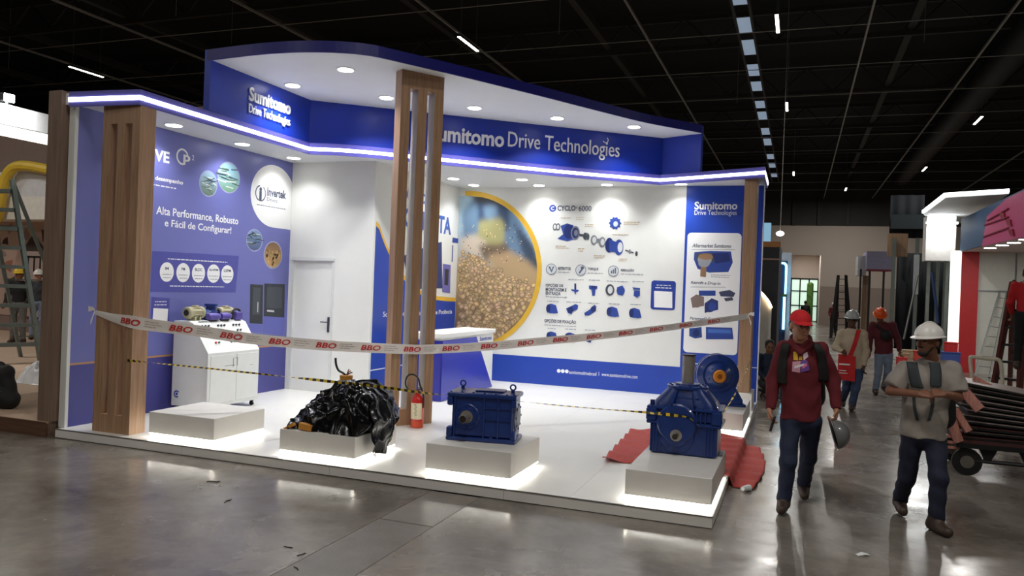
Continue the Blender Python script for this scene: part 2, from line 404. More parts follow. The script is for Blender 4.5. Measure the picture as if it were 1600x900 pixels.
wl = MB().box(-46, -45.7, -26, 66, 0, 11.5).build('wall_west', GREYW, kind='structure', label='dark far left wall of the hall', cat='wall')
wr = MB().box(29.7, 30, -26, 66, 0, 11.5).build('wall_east', GREYW, kind='structure', label='dark right wall of the hall', cat='wall')
wn = MB().box(-46, 30, -26.3, -26, 0, 11.5).build('wall_near', GREYW, kind='structure', label='dark hall wall behind the viewer', cat='wall')

# linear hall lamps: housing + tube + its light
LAMPM = emitter('hall_lamp_tube', (255, 248, 232), 9)
def hall_lamp(x, y, z=8.9, L=1.4, cool=False):
    t = empty('hall_lamp', (x, y, z), label='slim white linear lamp hanging under the black hall ceiling', cat='lamp', group='linear lamps under the hall ceiling')
    MB().box(-0.05, 0.05, -L/2, L/2, 0.02, 0.08).build('housing', BLACKM, t, local=True)
    MB().box(-0.04, 0.04, -L/2, L/2, 0.0, 0.02).build('tube', LAMPM, t, local=True)
    for s in (-1, 1): MB().cyl((0, s*L*0.4, 0.08), (0, s*L*0.4, 2.6), 0.004, n=4).build('wire', RAIL, t, local=True)
    ld = bpy.data.lights.new('hall_lamp_light', 'AREA'); ld.shape = 'RECTANGLE'; ld.size = 0.09; ld.size_y = L; ld.energy = HALL_LAMP_W; ld.color = (1, 0.965, 0.91)
    lo = bpy.data.objects.new('hall_lamp_light', ld); COL.objects.link(lo); lo.parent = t; lo.location = (0, 0, -0.01)
for (x, y) in ((-23.93, 20.6), (-9.29, 20.8), (-0.76, 21.1), (-0.65, 30.4), (-0.5, 47), (6.2, 34), (6.0, 46), (-17, -2), (-9.3, -4), (-0.76, 3), (-0.76, -8), (7, 3), (-17, 8), (15, 20), (-24, 8), (2.6, 54)):
    hall_lamp(x, y)
# a small round high-bay lamp seen just above the stand's left fascia
p = at_y(361, 80, 19.0)
hb = empty('high_bay_lamp', p, label='small round white ceiling lamp peeping over the blue upper fascia', cat='lamp')
MB().lathe([(0, 0.09), (0.03, 0.1), (0.1, 0.05), (0.2, 0.03)], (0, 0, 0), (0, 0, 1), 14).build('housing', BLACKM, hb, local=True)
MB().cyl((0, 0, -0.012), (0, 0, 0), 0.085, n=14).build('lens', LAMPM, hb, local=True)
MB().cyl((0, 0, 0.2), (0, 0, 11.5-p[2]), 0.006, n=4).build('wire', RAIL, hb, local=True)

# ================================================================== the stand: platform
PX0, PX1, PY0, PY1, PT = -7.80, -0.585, 6.48, 13.95, 0.10
platform = empty('platform', (-4.2, 6.48, 0), kind='structure', label='low white raised platform of the blue exhibition stand', cat='platform')
MB().box(PX0+0.02, PX1-0.02, PY0+0.02, PY1, 0.0, 0.085).build('base', WHITE, platform)
nx, ny = 6, 5
for i in range(nx):
    for j in range(ny):
        x0 = PX0+(PX1-PX0)*i/nx; x1 = PX0+(PX1-PX0)*(i+1)/nx; y0 = PY0+(PY1-PY0)*j/ny; y1 = PY0+(PY1-PY0)*(j+1)/ny
        MB().box(x0+0.001, x1-0.001, y0+0.001, y1-0.001, 0.085, PT).build('floor_panel', mat('white_floor_panel', (226, 224, 218), 0.3, var=0.02, scale=1.5), platform)
for i in range(4):
    x0 = PX0+(PX1-PX0)*i/4; x1 = PX0+(PX1-PX0)*(i+1)/4
    MB().box(x0+0.002, x1-0.002, PY0, PY0+0.02, 0.008, 0.096).build('front_panel', PLWHITE, platform)
MB().box(PX1-0.02, PX1, PY0+0.02, PY1, 0.008, 0.096).build('side_panel', PLWHITE, platform)
MB().box(PX0, PX1, PY0-0.004, PY0+0.012, 0.094, 0.103).build('edge_trim', mat('edge_trim_alu', (120, 118, 112), 0.4, 0.5), platform)
MB().box(PX1-0.012, PX1+0.004, PY0, PY1, 0.094, 0.103).build('edge_trim', MATS['edge_trim_alu'], platform)

# ================================================================== stand walls
SZ = 3.765                      # soffit height
LX = -7.76                      # face of the left wall
BY = 13.78                      # face of the back wall
wall_left = MB().box(-7.86, LX-0.002, 6.60, BY, PT, SZ).build('wall_left', WHITE, kind='structure', label='left stand wall printed violet blue with inverter drive advert', cat='wall')
MB().box(-7.85, LX+0.004, 6.56, 6.60, PT, SZ).build('end_cap', WHITE, wall_left)
WST = 10.60                     # storeroom front wall
WSX = -6.22                     # storeroom side wall face
wall_store = MB()
wall_store.box(LX, -7.70, WST, WST+0.06, PT, SZ); wall_store.box(-6.90, WSX, WST, WST+0.06, PT, SZ); wall_store.box(-7.70, -6.90, WST, WST+0.06, 2.24, SZ)
wall_store = wall_store.build('wall_storeroom', WHITE, kind='structure', label='white storeroom wall around the white door', cat='wall')
wall_side = MB().box(WSX-0.06, WSX-0.002, WST+0.06, BY, PT, SZ).build('wall_storeroom_side', WHITE, kind='structure', label='storeroom side wall printed white and blue behind the tall slatted pillar', cat='wall')
wall_back = MB().box(WSX-0.06, PX1-0.02, BY+0.002, BY+0.10, PT, SZ).build('wall_back', WHITE, kind='structure', label='white back wall of the stand with gear unit diagrams', cat='wall')
MB().box(PX1-0.02, PX1-0.004, BY-0.01, BY+0.10, PT, SZ).build('end_cap', PRINTW, wall_back)
# door
door1 = empty('door_1', (-7.30, WST, PT), kind='structure', label='plain white storeroom door with a silver lever handle', cat='door')
door_leaf = MB().box(-7.655, -6.945, WST+0.015, WST+0.055, PT, 2.19).build('door_leaf', WHITE, door1)
DF = mat('door_frame_white', (214, 216, 214), 0.4, var=0.02)
MB().box(-7.70, -6.90, WST-0.025, WST+0.06, 2.19, 2.24).build('frame_head', DF, door1)
MB().box(-7.70, -7.655, WST-0.012, WST+0.06, PT, 2.19).build('frame_jamb', DF, door1)
MB().box(-6.945, -6.90, WST-0.012, WST+0.06, PT, 2.19).build('frame_jamb', DF, door1)
h = MB(); h.box(-7.005, -6.965, WST+0.008, WST+0.016, 1.06, 1.30); h.cyl((-6.985, WST+0.012, 1.22), (-6.985, WST-0.04, 1.22), 0.011, n=10); h.cyl((-6.985, WST-0.04, 1.22), (-7.10, WST-0.04, 1.22), 0.009, n=10)
h.build('handle', mat('satin_steel', (110, 112, 114), 0.3, 0.9), door_leaf, smooth=True)

# ================================================================== lower canopy with LED line
def smooth_path(P, n=6):
    P = [np.array(p, float) for p in P]; out = []
    for i in range(len(P)-1):
        p0 = P[max(i-1, 0)]; p1 = P[i]; p2 = P[i+1]; p3 = P[min(i+2, len(P)-1)]
        for k in range(n):
            t = k/n; out.append(0.5*((2*p1)+(p2-p0)*t+(2*p0-5*p1+4*p2-p3)*t*t+(3*p1-p0-3*p2+p3)*t**3))
    out.append(P[-1]); return out
cA, cB, cC, cD, cE = (-7.80, 6.52), (-6.87, 6.60), (-6.87, 9.76), (-2.30, 13.40), (-0.575, 12.70)
mid = smooth_path([(-6.87, 9.76), (-6.35, 9.98), (-5.80, 10.42), (-4.9, 11.25), (-3.6, 12.42), (-2.30, 13.40)], 5)
edge = [np.array(cA), np.array(cB)]+mid+[np.array(cE), np.array((-0.575, 13.93))]
canopy = empty('lower_canopy', (-4.2, 6.5, SZ-0.03), label='white lower canopy with lilac fascia and bright LED line around the stand', cat='canopy')
outline = [tuple(p) for p in edge]+[(-7.88, 13.93), (-7.88, 6.52)]
MB().prism(outline, SZ, 3.895).build('soffit_slab', SOFFIT, canopy)
def edge_band(path, z0, z1, d0, d1):
    """band along an open plan path, from offset d0 to d1 towards its right-hand (outer) side"""
    P = [np.array(p, float) for p in path]; n = len(P); off = []
    for i in range(n):
        a = P[i]-P[i-1] if i > 0 else P[1]-P[0]; b = P[i+1]-P[i] if i < n-1 else P[-1]-P[-2]
        na = np.array([a[1], -a[0]])/np.linalg.norm(a); nb = np.array([b[1], -b[0]])/np.linalg.norm(b)
        m = na+nb; m = m/np.linalg.norm(m); m = m/max(0.4, m @ nb); off.append(m)
    V = []
    for i in range(n):
        for d, z in ((d0, z0), (d1, z0), (d1, z1), (d0, z1)): q = P[i]+off[i]*d; V.append((q[0], q[1], z))
    Fc = []
    for i in range(n-1):
        for k in range(4): k2 = (k+1) % 4; Fc.append((i*4+k, (i+1)*4+k, (i+1)*4+k2, i*4+k2))
    Fc += [(0, 1, 2, 3), tuple((n-1)*4+k for k in (3, 2, 1, 0))]
    return V, Fc
V, Fc = edge_band(edge, 3.735, 3.905, 0.0, 0.02); fas = MB().add(V, Fc).build('fascia', LILAC, canopy)
V, Fc = edge_band(edge, 3.790, 3.838, 0.018, 0.030); MB().add(V, Fc).build('led_strip', LEDM, fas)

# ================================================================== upper sign canopy
UZ = 4.55
upper = empty('upper_canopy', (-4.4, 9.0, 3.905), label='tall blue sign fascia and wavy white roof above the stand', cat='canopy')
pC, pN, pR = np.array((-6.90, 9.80)), np.array((-2.28, 13.46)), np.array((-1.60, 13.17))
MB().box(-6.99, -6.90, 7.70, 9.80, 3.9, 4.68).build('sign_panel_left', BLUE, upper)
def wall_between(a, b, z0, z1, th, name, m, par):
    d = (b-a)/np.linalg.norm(b-a); n = np.array([-d[1], d[0]])
    P = [a, b, b+n*th, a+n*th]; return MB().prism([tuple(p) for p in P], z0, z1).build(name, m, par)
wall_between(pC, pN, 3.9, UZ, 0.06, 'sign_panel_back', BLUE, upper)
wall_between(pN, pR, 3.9, UZ+0.13, 0.06, 'sign_panel_right', BLUE, upper)
wave = smooth_path([(-6.96, 7.72), (-6.23, 7.66), (-5.74, 7.67), (-5.40, 7.73), (-5.10, 7.83), (-4.85, 7.99), (-4.66, 8.24), (-4.14, 9.06), (-3.82, 9.60), (-3.43, 10.27), (-2.80, 11.40), (-2.29, 12.25), (-1.60, 13.10)], 4)
roof = [tuple(p) for p in wave]+[(-1.60, 13.2), (-2.28, 13.52), (-6.95, 9.86)]
MB().prism(roof, UZ, UZ+0.10).build('roof_soffit', SOFFIT, upper)
V, Fc = edge_band(wave, UZ-0.005, UZ+0.13, 0.0, 0.02); MB().add(V, Fc).build('wave_fascia', NAVY, upper)

# downlights
SPOTM = emitter('downlight_glow', (255, 254, 246), 14)
TRIMW = mat('downlight_trim', (235, 235, 235), 0.4, var=0.01)
def downlight(x, y, z, w, label, group):
    t = empty('downlight', (x, y, z), label=label, cat='lamp', group=group)
    MB().lathe([(-0.012, 0.085), (-0.012, 0.112), (-0.004, 0.118), (0.0, 0.118)], (0, 0, 0), (0, 0, 1), 28).build('trim_ring', TRIMW, t, local=True, smooth=True)
    MB().cyl((0, 0, -0.016), (0, 0, -0.013), 0.095, n=28).build('diffuser', SPOTM, t, local=True)
    ld = bpy.data.lights.new('downlight_light', 'AREA'); ld.shape = 'DISK'; ld.size = 0.18; ld.energy = w; ld.color = (0.975, 0.995, 1.0)
    lo = bpy.data.objects.new('downlight_light', ld); COL.objects.link(lo); lo.parent = t; lo.location = (0, 0, -0.02); ld.spread = math.radians(118)
for (x, y) in ((-7.42, 7.68), (-7.42, 8.96), (-7.40, 10.12), (-5.77, 12.50), (-5.74, 13.34), (-4.56, 12.70), (-4.50, 13.46), (-3.24, 13.46), (-1.95, 13.46)):
    downlight(x, y, SZ, SPOT_W, 'round white downlight set in the lower canopy soffit', 'downlights in the lower canopy')
for (x, y) in ((-5.44, 8.44), (-6.62, 8.97), (-5.66, 9.86), (-4.64, 10.70), (-3.62, 11.59), (-2.58, 12.42)):
    downlight(x, y, UZ, SPOT_UP_W, 'round white downlight set in the wavy upper roof', 'downlights in the upper roof')

# ================================================================== slatted oak pillars
def pillar(name, c, d, w, th, z0, z1, label, lining=False):
    """c centre of front face, d horizontal direction of the face (unit), built in local coords: x along d"""
    t = empty('slatted_pillar', (c[0], c[1], z0), rz=math.atan2(d[1], d[0]), label=label, cat='pillar', group='slatted oak pillars of the stand')
    h = z1-z0; slot = w*0.185; st = (w-2*slot)/3
    for k in range(3):
        x0 = -w/2+k*(st+slot); MB().box(x0, x0+st, 0, th, 0.2, h-0.22).build('stile', WOOD, t, local=True)
    if lining:
        for k in range(2):
            x1 = -w/2+(k+1)*(st+slot)
            for a in (x1-slot, x1-0.003): MB().box(a, a+0.003, 0.004, th-0.004, 0.2, h-0.22).build('slot_lining', mat('slot_lining_grey', (176, 168, 158), 0.5, var=0.05), t, local=True)
    MB().box(-w/2, w/2, 0, th, 0, 0.2).build('bottom_rail', WOOD, t, local=True)
    MB().box(-w/2, w/2, 0, th, h-0.22, h).build('top_rail', WOOD, t, local=True)
    return t
pillar('p', (-7.125, 6.61), (1, 0), 0.54, 0.22, PT, SZ-0.0, 'oak slatted pillar at the front left corner of the stand')
dv = np.array((0.36, 0.50)); dv /= np.linalg.norm(dv)
pillar('p', (-4.545, 8.83), dv, 0.60, 0.17, PT, UZ-0.001, 'tallest oak slatted pillar rising to the wavy upper roof', lining=True)
t = pillar('p', (-0.67, 13.10), (0, 1), 0.55, 0.19, 0.36, SZ-0.001, 'oak slatted pillar on a white block at the right end of the stand')
MB().box(-0.92, -0.62, 12.72, 13.45, PT, 0.36, b=0.004).build('pillar_block', PLWHITE, label='white block under the right oak pillar', cat='block')

# ================================================================== plinths with glowing feet
def plinth(x0, x1, y0, y1, z1, label):
    t = empty('display_plinth', ((x0+x1)/2, (y0+y1)/2, PT), label=label, cat='plinth', group='white display plinths')
    MB().box(x0, x1, y0, y1, PT+0.055, z1, b=0.004).build('box', PLWHITE, t)
    MB().box(x0+0.06, x1-0.06, y0+0.06, y1-0.06, PT, PT+0.055).build('recessed_foot', PLWHITE, t)
    z0, zz = PT+0.040, PT+0.0545; e = 0.008
    for (a, b, c, d) in ((x0+e, x1-e, y0+e, y0+e+0.014), (x0+e, x1-e, y1-e-0.014, y1-e), (x0+e, x0+e+0.014, y0+e, y1-e), (x1-e-0.014, x1-e, y0+e, y1-e)):
        MB().box(a, b, c, d, z0, zz).build('led_strip', FOOTM, t)
    return t
plinth(-6.60, -5.72, 6.63, 7.46, 0.385, 'white plinth with glowing foot and nothing on it, beside the left pillar')
plinth(-4.89, -4.01, 6.63, 7.46, 0.365, 'white plinth with glowing foot under the black plastic sheet')
plinth(-3.24, -2.385, 6.63, 7.46, 0.395, 'white plinth with glowing foot under the rectangular blue gearbox')
plinth(-1.335, -0.61, 6.62, 7.89, 0.375, 'long white plinth at the front right corner under the vertical shaft gearbox')
plinth(-1.335, -0.605, 10.40, 11.95, 0.375, 'white plinth at the right edge farthest from the viewer')
# ================================================================== prints on the stand walls
FL = Frame((LX, 0, 0), (0, 1))
FB = Frame((0, BY, 0), (1, 0))
FS = Frame((WSX, 0, 0), (0, 1))
def dpx(fr, mb, x, y, rx, ry, n=0.002, k=36, col=None):
    u, v = fr.px(x, y); u2, _ = fr.px(x+rx, y); _, v2 = fr.px(x, y-ry)
    return fr.disc(mb, u, v, abs(u2-u), abs(v2-v), n, k, col=col)
def ppx(fr, mb, pts, n=0.002, col=None): return fr.flat(mb, [fr.px(*p) for p in pts], n, col=col)
def micro(fr, mb, xl, yl, xr, yr, h, n=0.002, seed=0):
    """a line of tiny unreadable print: short dashes"""
    rn = random.Random(seed+int(xl*7+yl)); u0, v0 = fr.px(xl, yl); u1, v1 = fr.px(xr, yr); _, v2 = fr.px(xl, yl-h); hh = v2-v0; u = u0
    while u < u1:
        w = min((0.5+1.6*rn.random())*hh*1.4, u1-u); vv = v0
        fr.flat(mb, [(u, vv), (u+w, vv), (u+w, vv+hh*0.45), (u, vv+hh*0.45)], n); u += w+hh*0.5
C3 = lambda *c: srgb(*c)[:3]

# ---- left wall: violet blue vinyl
z_line = FL.px(244, 557)[1]
mb = MB(); FL.flat(mb, [(6.60, z_line), (WST, z_line), (WST, SZ-0.002), (6.60, SZ-0.002)], 0.0); mb.build('vinyl_upper', VIOLET, wall_left)
mb = MB(); FL.flat(mb, [(6.60, PT+0.002), (WST, PT+0.002), (WST, z_line), (6.60, z_line)], 0.0); mb.build('vinyl_lower', VIOLET2, wall_left)
mb = MB(); FL.flat(mb, [(6.60, z_line-0.012), (WST, z_line-0.012), (WST, z_line+0.012), (6.60, z_line+0.012)], 0.001); mb.build('copper_line', COPPER, wall_left)
mb = MB()
text_px(mb, FL, 'DRIVE', 209, 244, 264.5, 251, 19, bold=0.03)
text_px(mb, FL, 'p', 286, 256, 297, 257.5, 15, bold=0.03)
u, v = FL.px(285, 245); FL.ring(mb, u, v, 0.085, 0.11, 0.002, 24, math.radians(20), math.radians(300))
text_px(mb, FL, '2', 300, 250, 303, 250.5, 8)
text_px(mb, FL, 'alto desempenho', 226, 280, 286, 285.5, 9, bold=0.02)
micro(FL, mb, 226, 287, 275, 291, 4)
text_px(mb, FL, 'Alta Performance, Robusto', 244, 336.5, 372, 350, 15, bold=0.01)
text_px(mb, FL, 'e F\u00e1cil de Configurar!', 257, 357, 361, 367, 15, bold=0.01)
mb.build('lettering', PRINTW, wall_left)
# white leaf with the drive maker's name
mb = MB(); u0, v0 = FL.px(391, 316); u1 = WST-0.004; _, vt = FL.px(424, 257); _, vb = FL.px(445, 358)
cu, cv = (u0+u1)/2+0.05, (vt+vb)/2; ru, rv = cu-u0, (vt-vb)/2
P = [(min(u1, cu+ru*math.cos(a)), cv+rv*math.sin(a)) for a in np.linspace(0.0, 1.5*math.pi, 40)]+[(u1, vb)]
FL.flat(mb, P, 0.002); mb.build('white_leaf', PRINTW, wall_left)
mb = MB(); text_px(mb, FL, 'Invertek', 417, 306, 446.5, 309, 14, 0.002, 0.004, bold=0.03); text_px(mb, FL, 'i', 404.5, 314, 408.5, 314.5, 22, 0.002, 0.004, bold=0.05)
u, v = FL.px(407, 302); FL.ring(mb, u, v, 0.105, 0.125, 0.003, 30, math.radians(100), math.radians(250)); FL.ring(mb, u, v, 0.105, 0.125, 0.003, 30, math.radians(-80), math.radians(60))
text_px(mb, FL, 'Drives', 417, 314, 433, 316, 6, 0.002, 0.004); micro(FL, mb, 401, 320, 446, 325, 2.5, 0.003)
mb.build('lettering', DGREY, wall_left)
# darker panel with five round badges
mb = MB(); ppx(FL, mb, [(238, 392), (373, 400), (368, 457), (235, 456)], 0.002); mb.build('panel', mat('panel_violet', (74, 76, 156), 0.4, var=0.02), wall_left)
mb = MB(); 
for k, (x, y) in enumerate(((260.5, 425), (286, 426), (310, 426.8), (333.5, 427.5), (355, 428.5))): dpx(FL, mb, x, y, 10.8-0.35*k, 15.3-0.3*k, 0.003)
mb.build('badge', PRINTW, wall_left)
mb = MB()
for k, (x, y, s) in enumerate(((260.5, 425, 'IM'), (286, 426, 'PM'), (310, 426.8, 'BLDC'), (333.5, 427.5, 'SynRM'), (355, 428.5, 'LSPM'))):
    w = 1.4*len(s); text_px(mb, FL, s, x-w, y-3.5, x+w, y-3, 4.5, 0.003, 0.004, bold=0.02); micro(FL, mb, x-7, y+4, x+7, y+4.7, 1.8, 0.004); micro(FL, mb, x-6, y+9, x+6, y+9.6, 1.8, 0.004)
mb.build('lettering', DGREY, wall_left)
mb = MB(); micro(FL, mb, 262, 405, 355, 410, 3.2, 0.003); micro(FL, mb, 265, 447.5, 350, 449.5, 3, 0.003)
ppx(FL, mb, [(228, 460), (231.5, 451), (233.5, 460), (231, 470)], 0.002); mb.build('lettering', PRINTW, wall_left)
# card with a blank white square
mb = MB(); ppx(FL, mb, [(237, 464), (265, 466), (263.5, 508), (235, 507)], 0.002); mb.build('card', MATS['panel_violet'], wall_left)
mb = MB(); ppx(FL, mb, [(239.5, 481.5), (262.5, 482.5), (261, 505), (238, 504.5)], 0.003); micro(FL, mb, 242, 472, 260, 473, 2.6, 0.003); micro(FL, mb, 241, 477, 260, 478, 2.6, 0.003); mb.build('blank_square', PRINTW, wall_left)
# round photos
def round_photo(fr, x, y, rx, ry, kind, par):
    mb = MB(); dpx(fr, mb, x, y, rx+1.2, ry+1.8, 0.002); mb.build('photo_rim', mat('print_rim', (160, 164, 200), 0.4), par)
    u, v = fr.px(x, y); u2, _ = fr.px(x+rx, y); _, v2 = fr.px(x, y-ry); ru, rv = abs(u2-u), abs(v2-v); rn = random.Random(int(x)); mb = MB()
    top, bot = {'rail': ((150, 180, 205), (90, 110, 90)), 'tower': ((150, 190, 215), (110, 150, 120)), 'pump': ((120, 150, 190), (70, 80, 120)), 'grain': ((120, 90, 60), (196, 160, 110))}[kind]
    n = 24
    for i in range(n):
        a0, a1 = -1+2*i/n, -1+2*(i+1)/n; t = (i+0.5)/n; c = [C3(*bot)[k]*(1-t)+C3(*top)[k]*t for k in range(3)]
        w0, w1 = math.sqrt(max(0, 1-a0*a0)), math.sqrt(max(0, 1-a1*a1))
        fr.flat(mb, [(u-ru*w0, v+rv*a0), (u+ru*w0, v+rv*a0), (u+ru*w1, v+rv*a1), (u-ru*w1, v+rv*a1)] if w0 > 1e-4 and w1 > 1e-4 else [(u-ru*max(w0, w1), v+rv*(a1 if w1 > w0 else a0)), (u+ru*max(w0, w1), v+rv*(a1 if w1 > w0 else a0)), (u, v+rv*(a0 if w1 > w0 else a1))], 0.003, col=c)
    for i in range(60 if kind == 'grain' else 16):
        r = math.sqrt(rn.random())*0.8; a = rn.random()*6.28; cu, cv = u+ru*r*math.cos(a), v+rv*r*math.sin(a)
        if kind == 'grain':
            if cv < v+rv*0.35: b = 150+rn.random()*80; fr.disc(mb, cu, cv, ru*0.11, rv*0.08, 0.004, 8, col=C3(b, b*0.8, b*0.52))
        else:
            L, th, an = ru*(0.3+0.3*rn.random()), rv*0.035, (rn.random()-0.5)*(1.0 if kind != 'tower' else 0.3); b = rn.choice(((60, 80, 70), (210, 215, 210), (90, 110, 90), (50, 60, 90)))
            ca, sa = math.cos(an), math.sin(an); fr.flat(mb, [(cu-L*ca+th*sa, cv-L*sa-th*ca), (cu+L*ca+th*sa, cv+L*sa-th*ca), (cu+L*ca-th*sa, cv+L*sa+th*ca), (cu-L*ca-th*sa, cv-L*sa+th*ca)], 0.004, col=C3(*b))
    mb.build('round_photo', PRINT, par)
round_photo(FL, 325.5, 287, 13, 19, 'rail', wall_left); round_photo(FL, 357.5, 277.5, 16, 23, 'tower', wall_left)
round_photo(FL, 397.5, 375.5, 11.5, 16, 'pump', wall_left); round_photo(FL, 426.5, 398.5, 13, 20, 'grain', wall_left)
# two printed inverter drives
mb = MB(); A, B, D = C3(46, 50, 56), C3(66, 72, 78), C3(96, 100, 176)
for (xl, xr, yt, yb) in ((391, 411, 444, 506), (413, 445, 443, 496)):
    ppx(FL, mb, [(xl, yt), (xr, yt+1), (xr-1, yb), (xl-1, yb-1)], 0.002, col=A); ppx(FL, mb, [(xl+4, yt+5), (xr-4, yt+6), (xr-5, yb-14), (xl+3, yb-15)], 0.003, col=B)
ppx(FL, mb, [(388, 507), (410, 508), (409, 519), (387, 518)], 0.003, col=D); ppx(FL, mb, [(412, 494), (444, 496), (442, 523), (411, 520)], 0.0035, col=D)
ppx(FL, mb, [(402, 472), (403.5, 472), (403, 488), (401.5, 488)], 0.004, col=C3(190, 190, 190)); ppx(FL, mb, [(417, 484), (428, 485), (428, 488), (417, 487)], 0.004, col=C3(200, 200, 205))
mb.build('inverter_print', PRINT, wall_left)

# ---- storeroom side wall: SOLUCAO COMPLETA
c_u0, c_u1 = WST+0.06, BY
P0 = [FS.px(591, 352), FS.px(600, 378), FS.px(612, 404), FS.px(630, 434), FS.px(655, 458), FS.px(685, 468), FS.px(722, 470)]
P0 = [(c_u0, P0[0][1])]+[tuple(p) for p in smooth_path([np.array(p) for p in P0], 4)][1:]; P0 = [p for p in P0 if p[0] < c_u1-0.01]+[(c_u1-0.004, P0[-1][1])]
mb = MB(); FS.flat(mb, P0+[(c_u1-0.004, PT+0.002), (c_u0, PT+0.002)], 0.001); mb.build('blue_area', BLUE2, wall_side)
mb = MB(); 
for i in range(len(P0)-1):
    a, b = P0[i], P0[i+1]; FS.flat(mb, [(a[0], a[1]-0.015), (b[0], b[1]-0.015), (b[0], b[1]+0.06), (a[0], a[1]+0.06)], 0.002)
mb.build('yellow_curve', YELLOWP, wall_side)
mb = MB(); text_px(mb, FS, 'SOLU\u00c7\u00c3O', 618, 312, 683, 322, 26, bold=0.03); text_px(mb, FS, 'COMPLETA', 617, 352, 704.5, 363.5, 32, bold=0.03); mb.build('lettering', mat('print_mid_blue', (64, 96, 176), 0.4), wall_side)
mb = MB(); text_px(mb, FS, 'Solu\u00e7\u00f5es em Transmiss\u00e3o de Pot\u00eancia', 598, 497, 706, 491, 10, bold=0.01); mb.build('lettering', PRINTW, wall_side)
mb = MB()
ppx(FS, mb, [(612, 430), (626, 432), (625, 455), (611, 452)], 0.003, col=C3(40, 50, 90)); ppx(FS, mb, [(630, 400), (680, 380), (690, 378), (691, 450), (640, 452)], 0.003, col=C3(46, 60, 110))
ppx(FS, mb, [(692, 412), (704, 414), (703, 458), (691, 456)], 0.0035, col=C3(110, 108, 180)); ppx(FS, mb, [(695, 420), (701, 421), (700, 446), (694, 445)], 0.004, col=C3(50, 54, 62))
mb.build('machine_print', PRINT, wall_side)
mb = MB(); ppx(FS, mb, [(707, 371), (717.5, 373), (717, 380), (706.5, 379)], 0.003); ppx(FS, mb, [(706.5, 383), (708, 383), (707, 409), (705.5, 409)], 0.003); mb.build('card_mark', PBLUE, wall_side)
z_l2 = FS.px(590, 577)[1]
mb = MB(); FS.flat(mb, [(c_u0, z_l2-0.008), (c_u1-0.01, z_l2-0.008), (c_u1-0.01, z_l2+0.008), (c_u0, z_l2+0.008)], 0.002); mb.build('white_line', PRINTW, wall_side)

# ---- back wall
B0 = WSX
uR = FB.px(1069, 400)[0]; ue = PX1-0.022
vb1 = FB.px(1000, 569)[1]
mb = MB(); FB.flat(mb, [(B0, PT+0.002), (uR, PT+0.002), (uR, vb1), (B0, vb1)], 0.001); FB.flat(mb, [(uR, PT+0.002), (ue, PT+0.002), (ue, SZ-0.002), (uR, SZ-0.002)], 0.001); mb.build('blue_vinyl', BLUE2, wall_back)
mb = MB(); FB.flat(mb, [(uR+0.05, FB.px(1120, 571)[1]), (ue, FB.px(1120, 571)[1]), (ue, FB.px(1120, 571)[1]+0.012), (uR+0.05, FB.px(1120, 571)[1]+0.012)], 0.002); mb.build('white_line', PRINTW, wall_back)
# big round photograph of soybeans (a flat print): ring, blurred farm, beans
cu, cv = FB.px(728, 423); rr = FB.px(843, 426)[0]-cu; rv_ = FB.px(728, 295)[1]-cv
rr = (rr+rv_)/2
mb = MB(); K = 60; P = [(max(B0+0.004, cu+rr*math.cos(a)), cv+rr*math.sin(a)) for a in np.linspace(-math.pi/2-0.05, math.pi/2+0.05, K)]
FB.flat(mb, P, 0.002); mb.build('yellow_ring', YELLOWP, wall_back)
r2 = rr*0.94; mb = MB(); rn = random.Random(5)
def inside(u, v, m=1.0): return (u-cu)**2+(v-cv)**2 < (r2*m)**2 and u > B0+0.01
def clipd(poly):
    out = []
    for (u, v) in poly:
        d = math.hypot(u-cu, v-cv)
        if d > r2: u, v = cu+(u-cu)*r2/d, cv+(v-cv)*r2/d
        out.append((max(B0+0.006, u), v))
    return out
def lerp(a, b, t): return tuple(a[k]*(1-t)+b[k]*t for k in range(3))
GU, GV = 70, 96
gu = np.linspace(B0+0.006, cu+r2, GU); gv = np.linspace(cv-r2, cv+r2, GV)
img = np.zeros((GU, GV, 3)); tt = (gv-(cv-r2))/(2*r2)
for j, t in enumerate(tt):
    img[:, j] = lerp(C3(112, 80, 50), C3(184, 156, 120), min(1, t/0.5)) if t < 0.5 else lerp(C3(184, 156, 120), C3(176, 204, 222), min(1, (t-0.5)/0.28))
def patch(pts, c):
    P = np.array([FB.px(*p) for p in pts]); X, Y = np.meshgrid(gu, gv, indexing='ij'); ins = np.zeros(X.shape, bool); j = len(P)-1
    for i in range(len(P)):
        xi, yi = P[i]; xj, yj = P[j]; ins ^= ((yi > Y) != (yj > Y)) & (X < (xj-xi)*(Y-yi)/(yj-yi+1e-12)+xi); j = i
    img[ins] = C3(*c)
patch([(722, 330), (738, 312), (748, 300), (790, 315), (815, 345), (832, 380), (842, 410), (800, 400), (722, 395)], (104, 132, 160))
patch([(745, 318), (770, 308), (795, 318), (797, 360), (748, 352)], (54, 74, 104))
patch([(748, 346), (782, 340), (790, 352), (788, 385), (744, 384)], (170, 164, 112))
patch([(756, 322), (776, 318), (778, 340), (758, 342)], (110, 140, 168))
patch([(736, 306), (765, 297), (788, 308), (780, 319), (744, 317)], (58, 56, 60))
patch([(720, 372), (742, 366), (775, 392), (770, 405), (722, 392)], (206, 190, 172))
patch([(745, 384), (792, 380), (800, 400), (760, 408)], (110, 92, 76))
patch([(762, 398), (800, 392), (842, 420), (838, 470), (790, 450)], (182, 154, 116))
patch([(800, 345), (836, 385), (844, 425), (820, 404)], (58, 72, 92))
for it in range(7):
    q = np.pad(img, ((1, 1), (1, 1), (0, 0)), mode='edge'); img = (q[:-2, 1:-1]+q[2:, 1:-1]+q[1:-1, :-2]+q[1:-1, 2:]+2*q[1:-1, 1:-1])/6
Vg = []; 
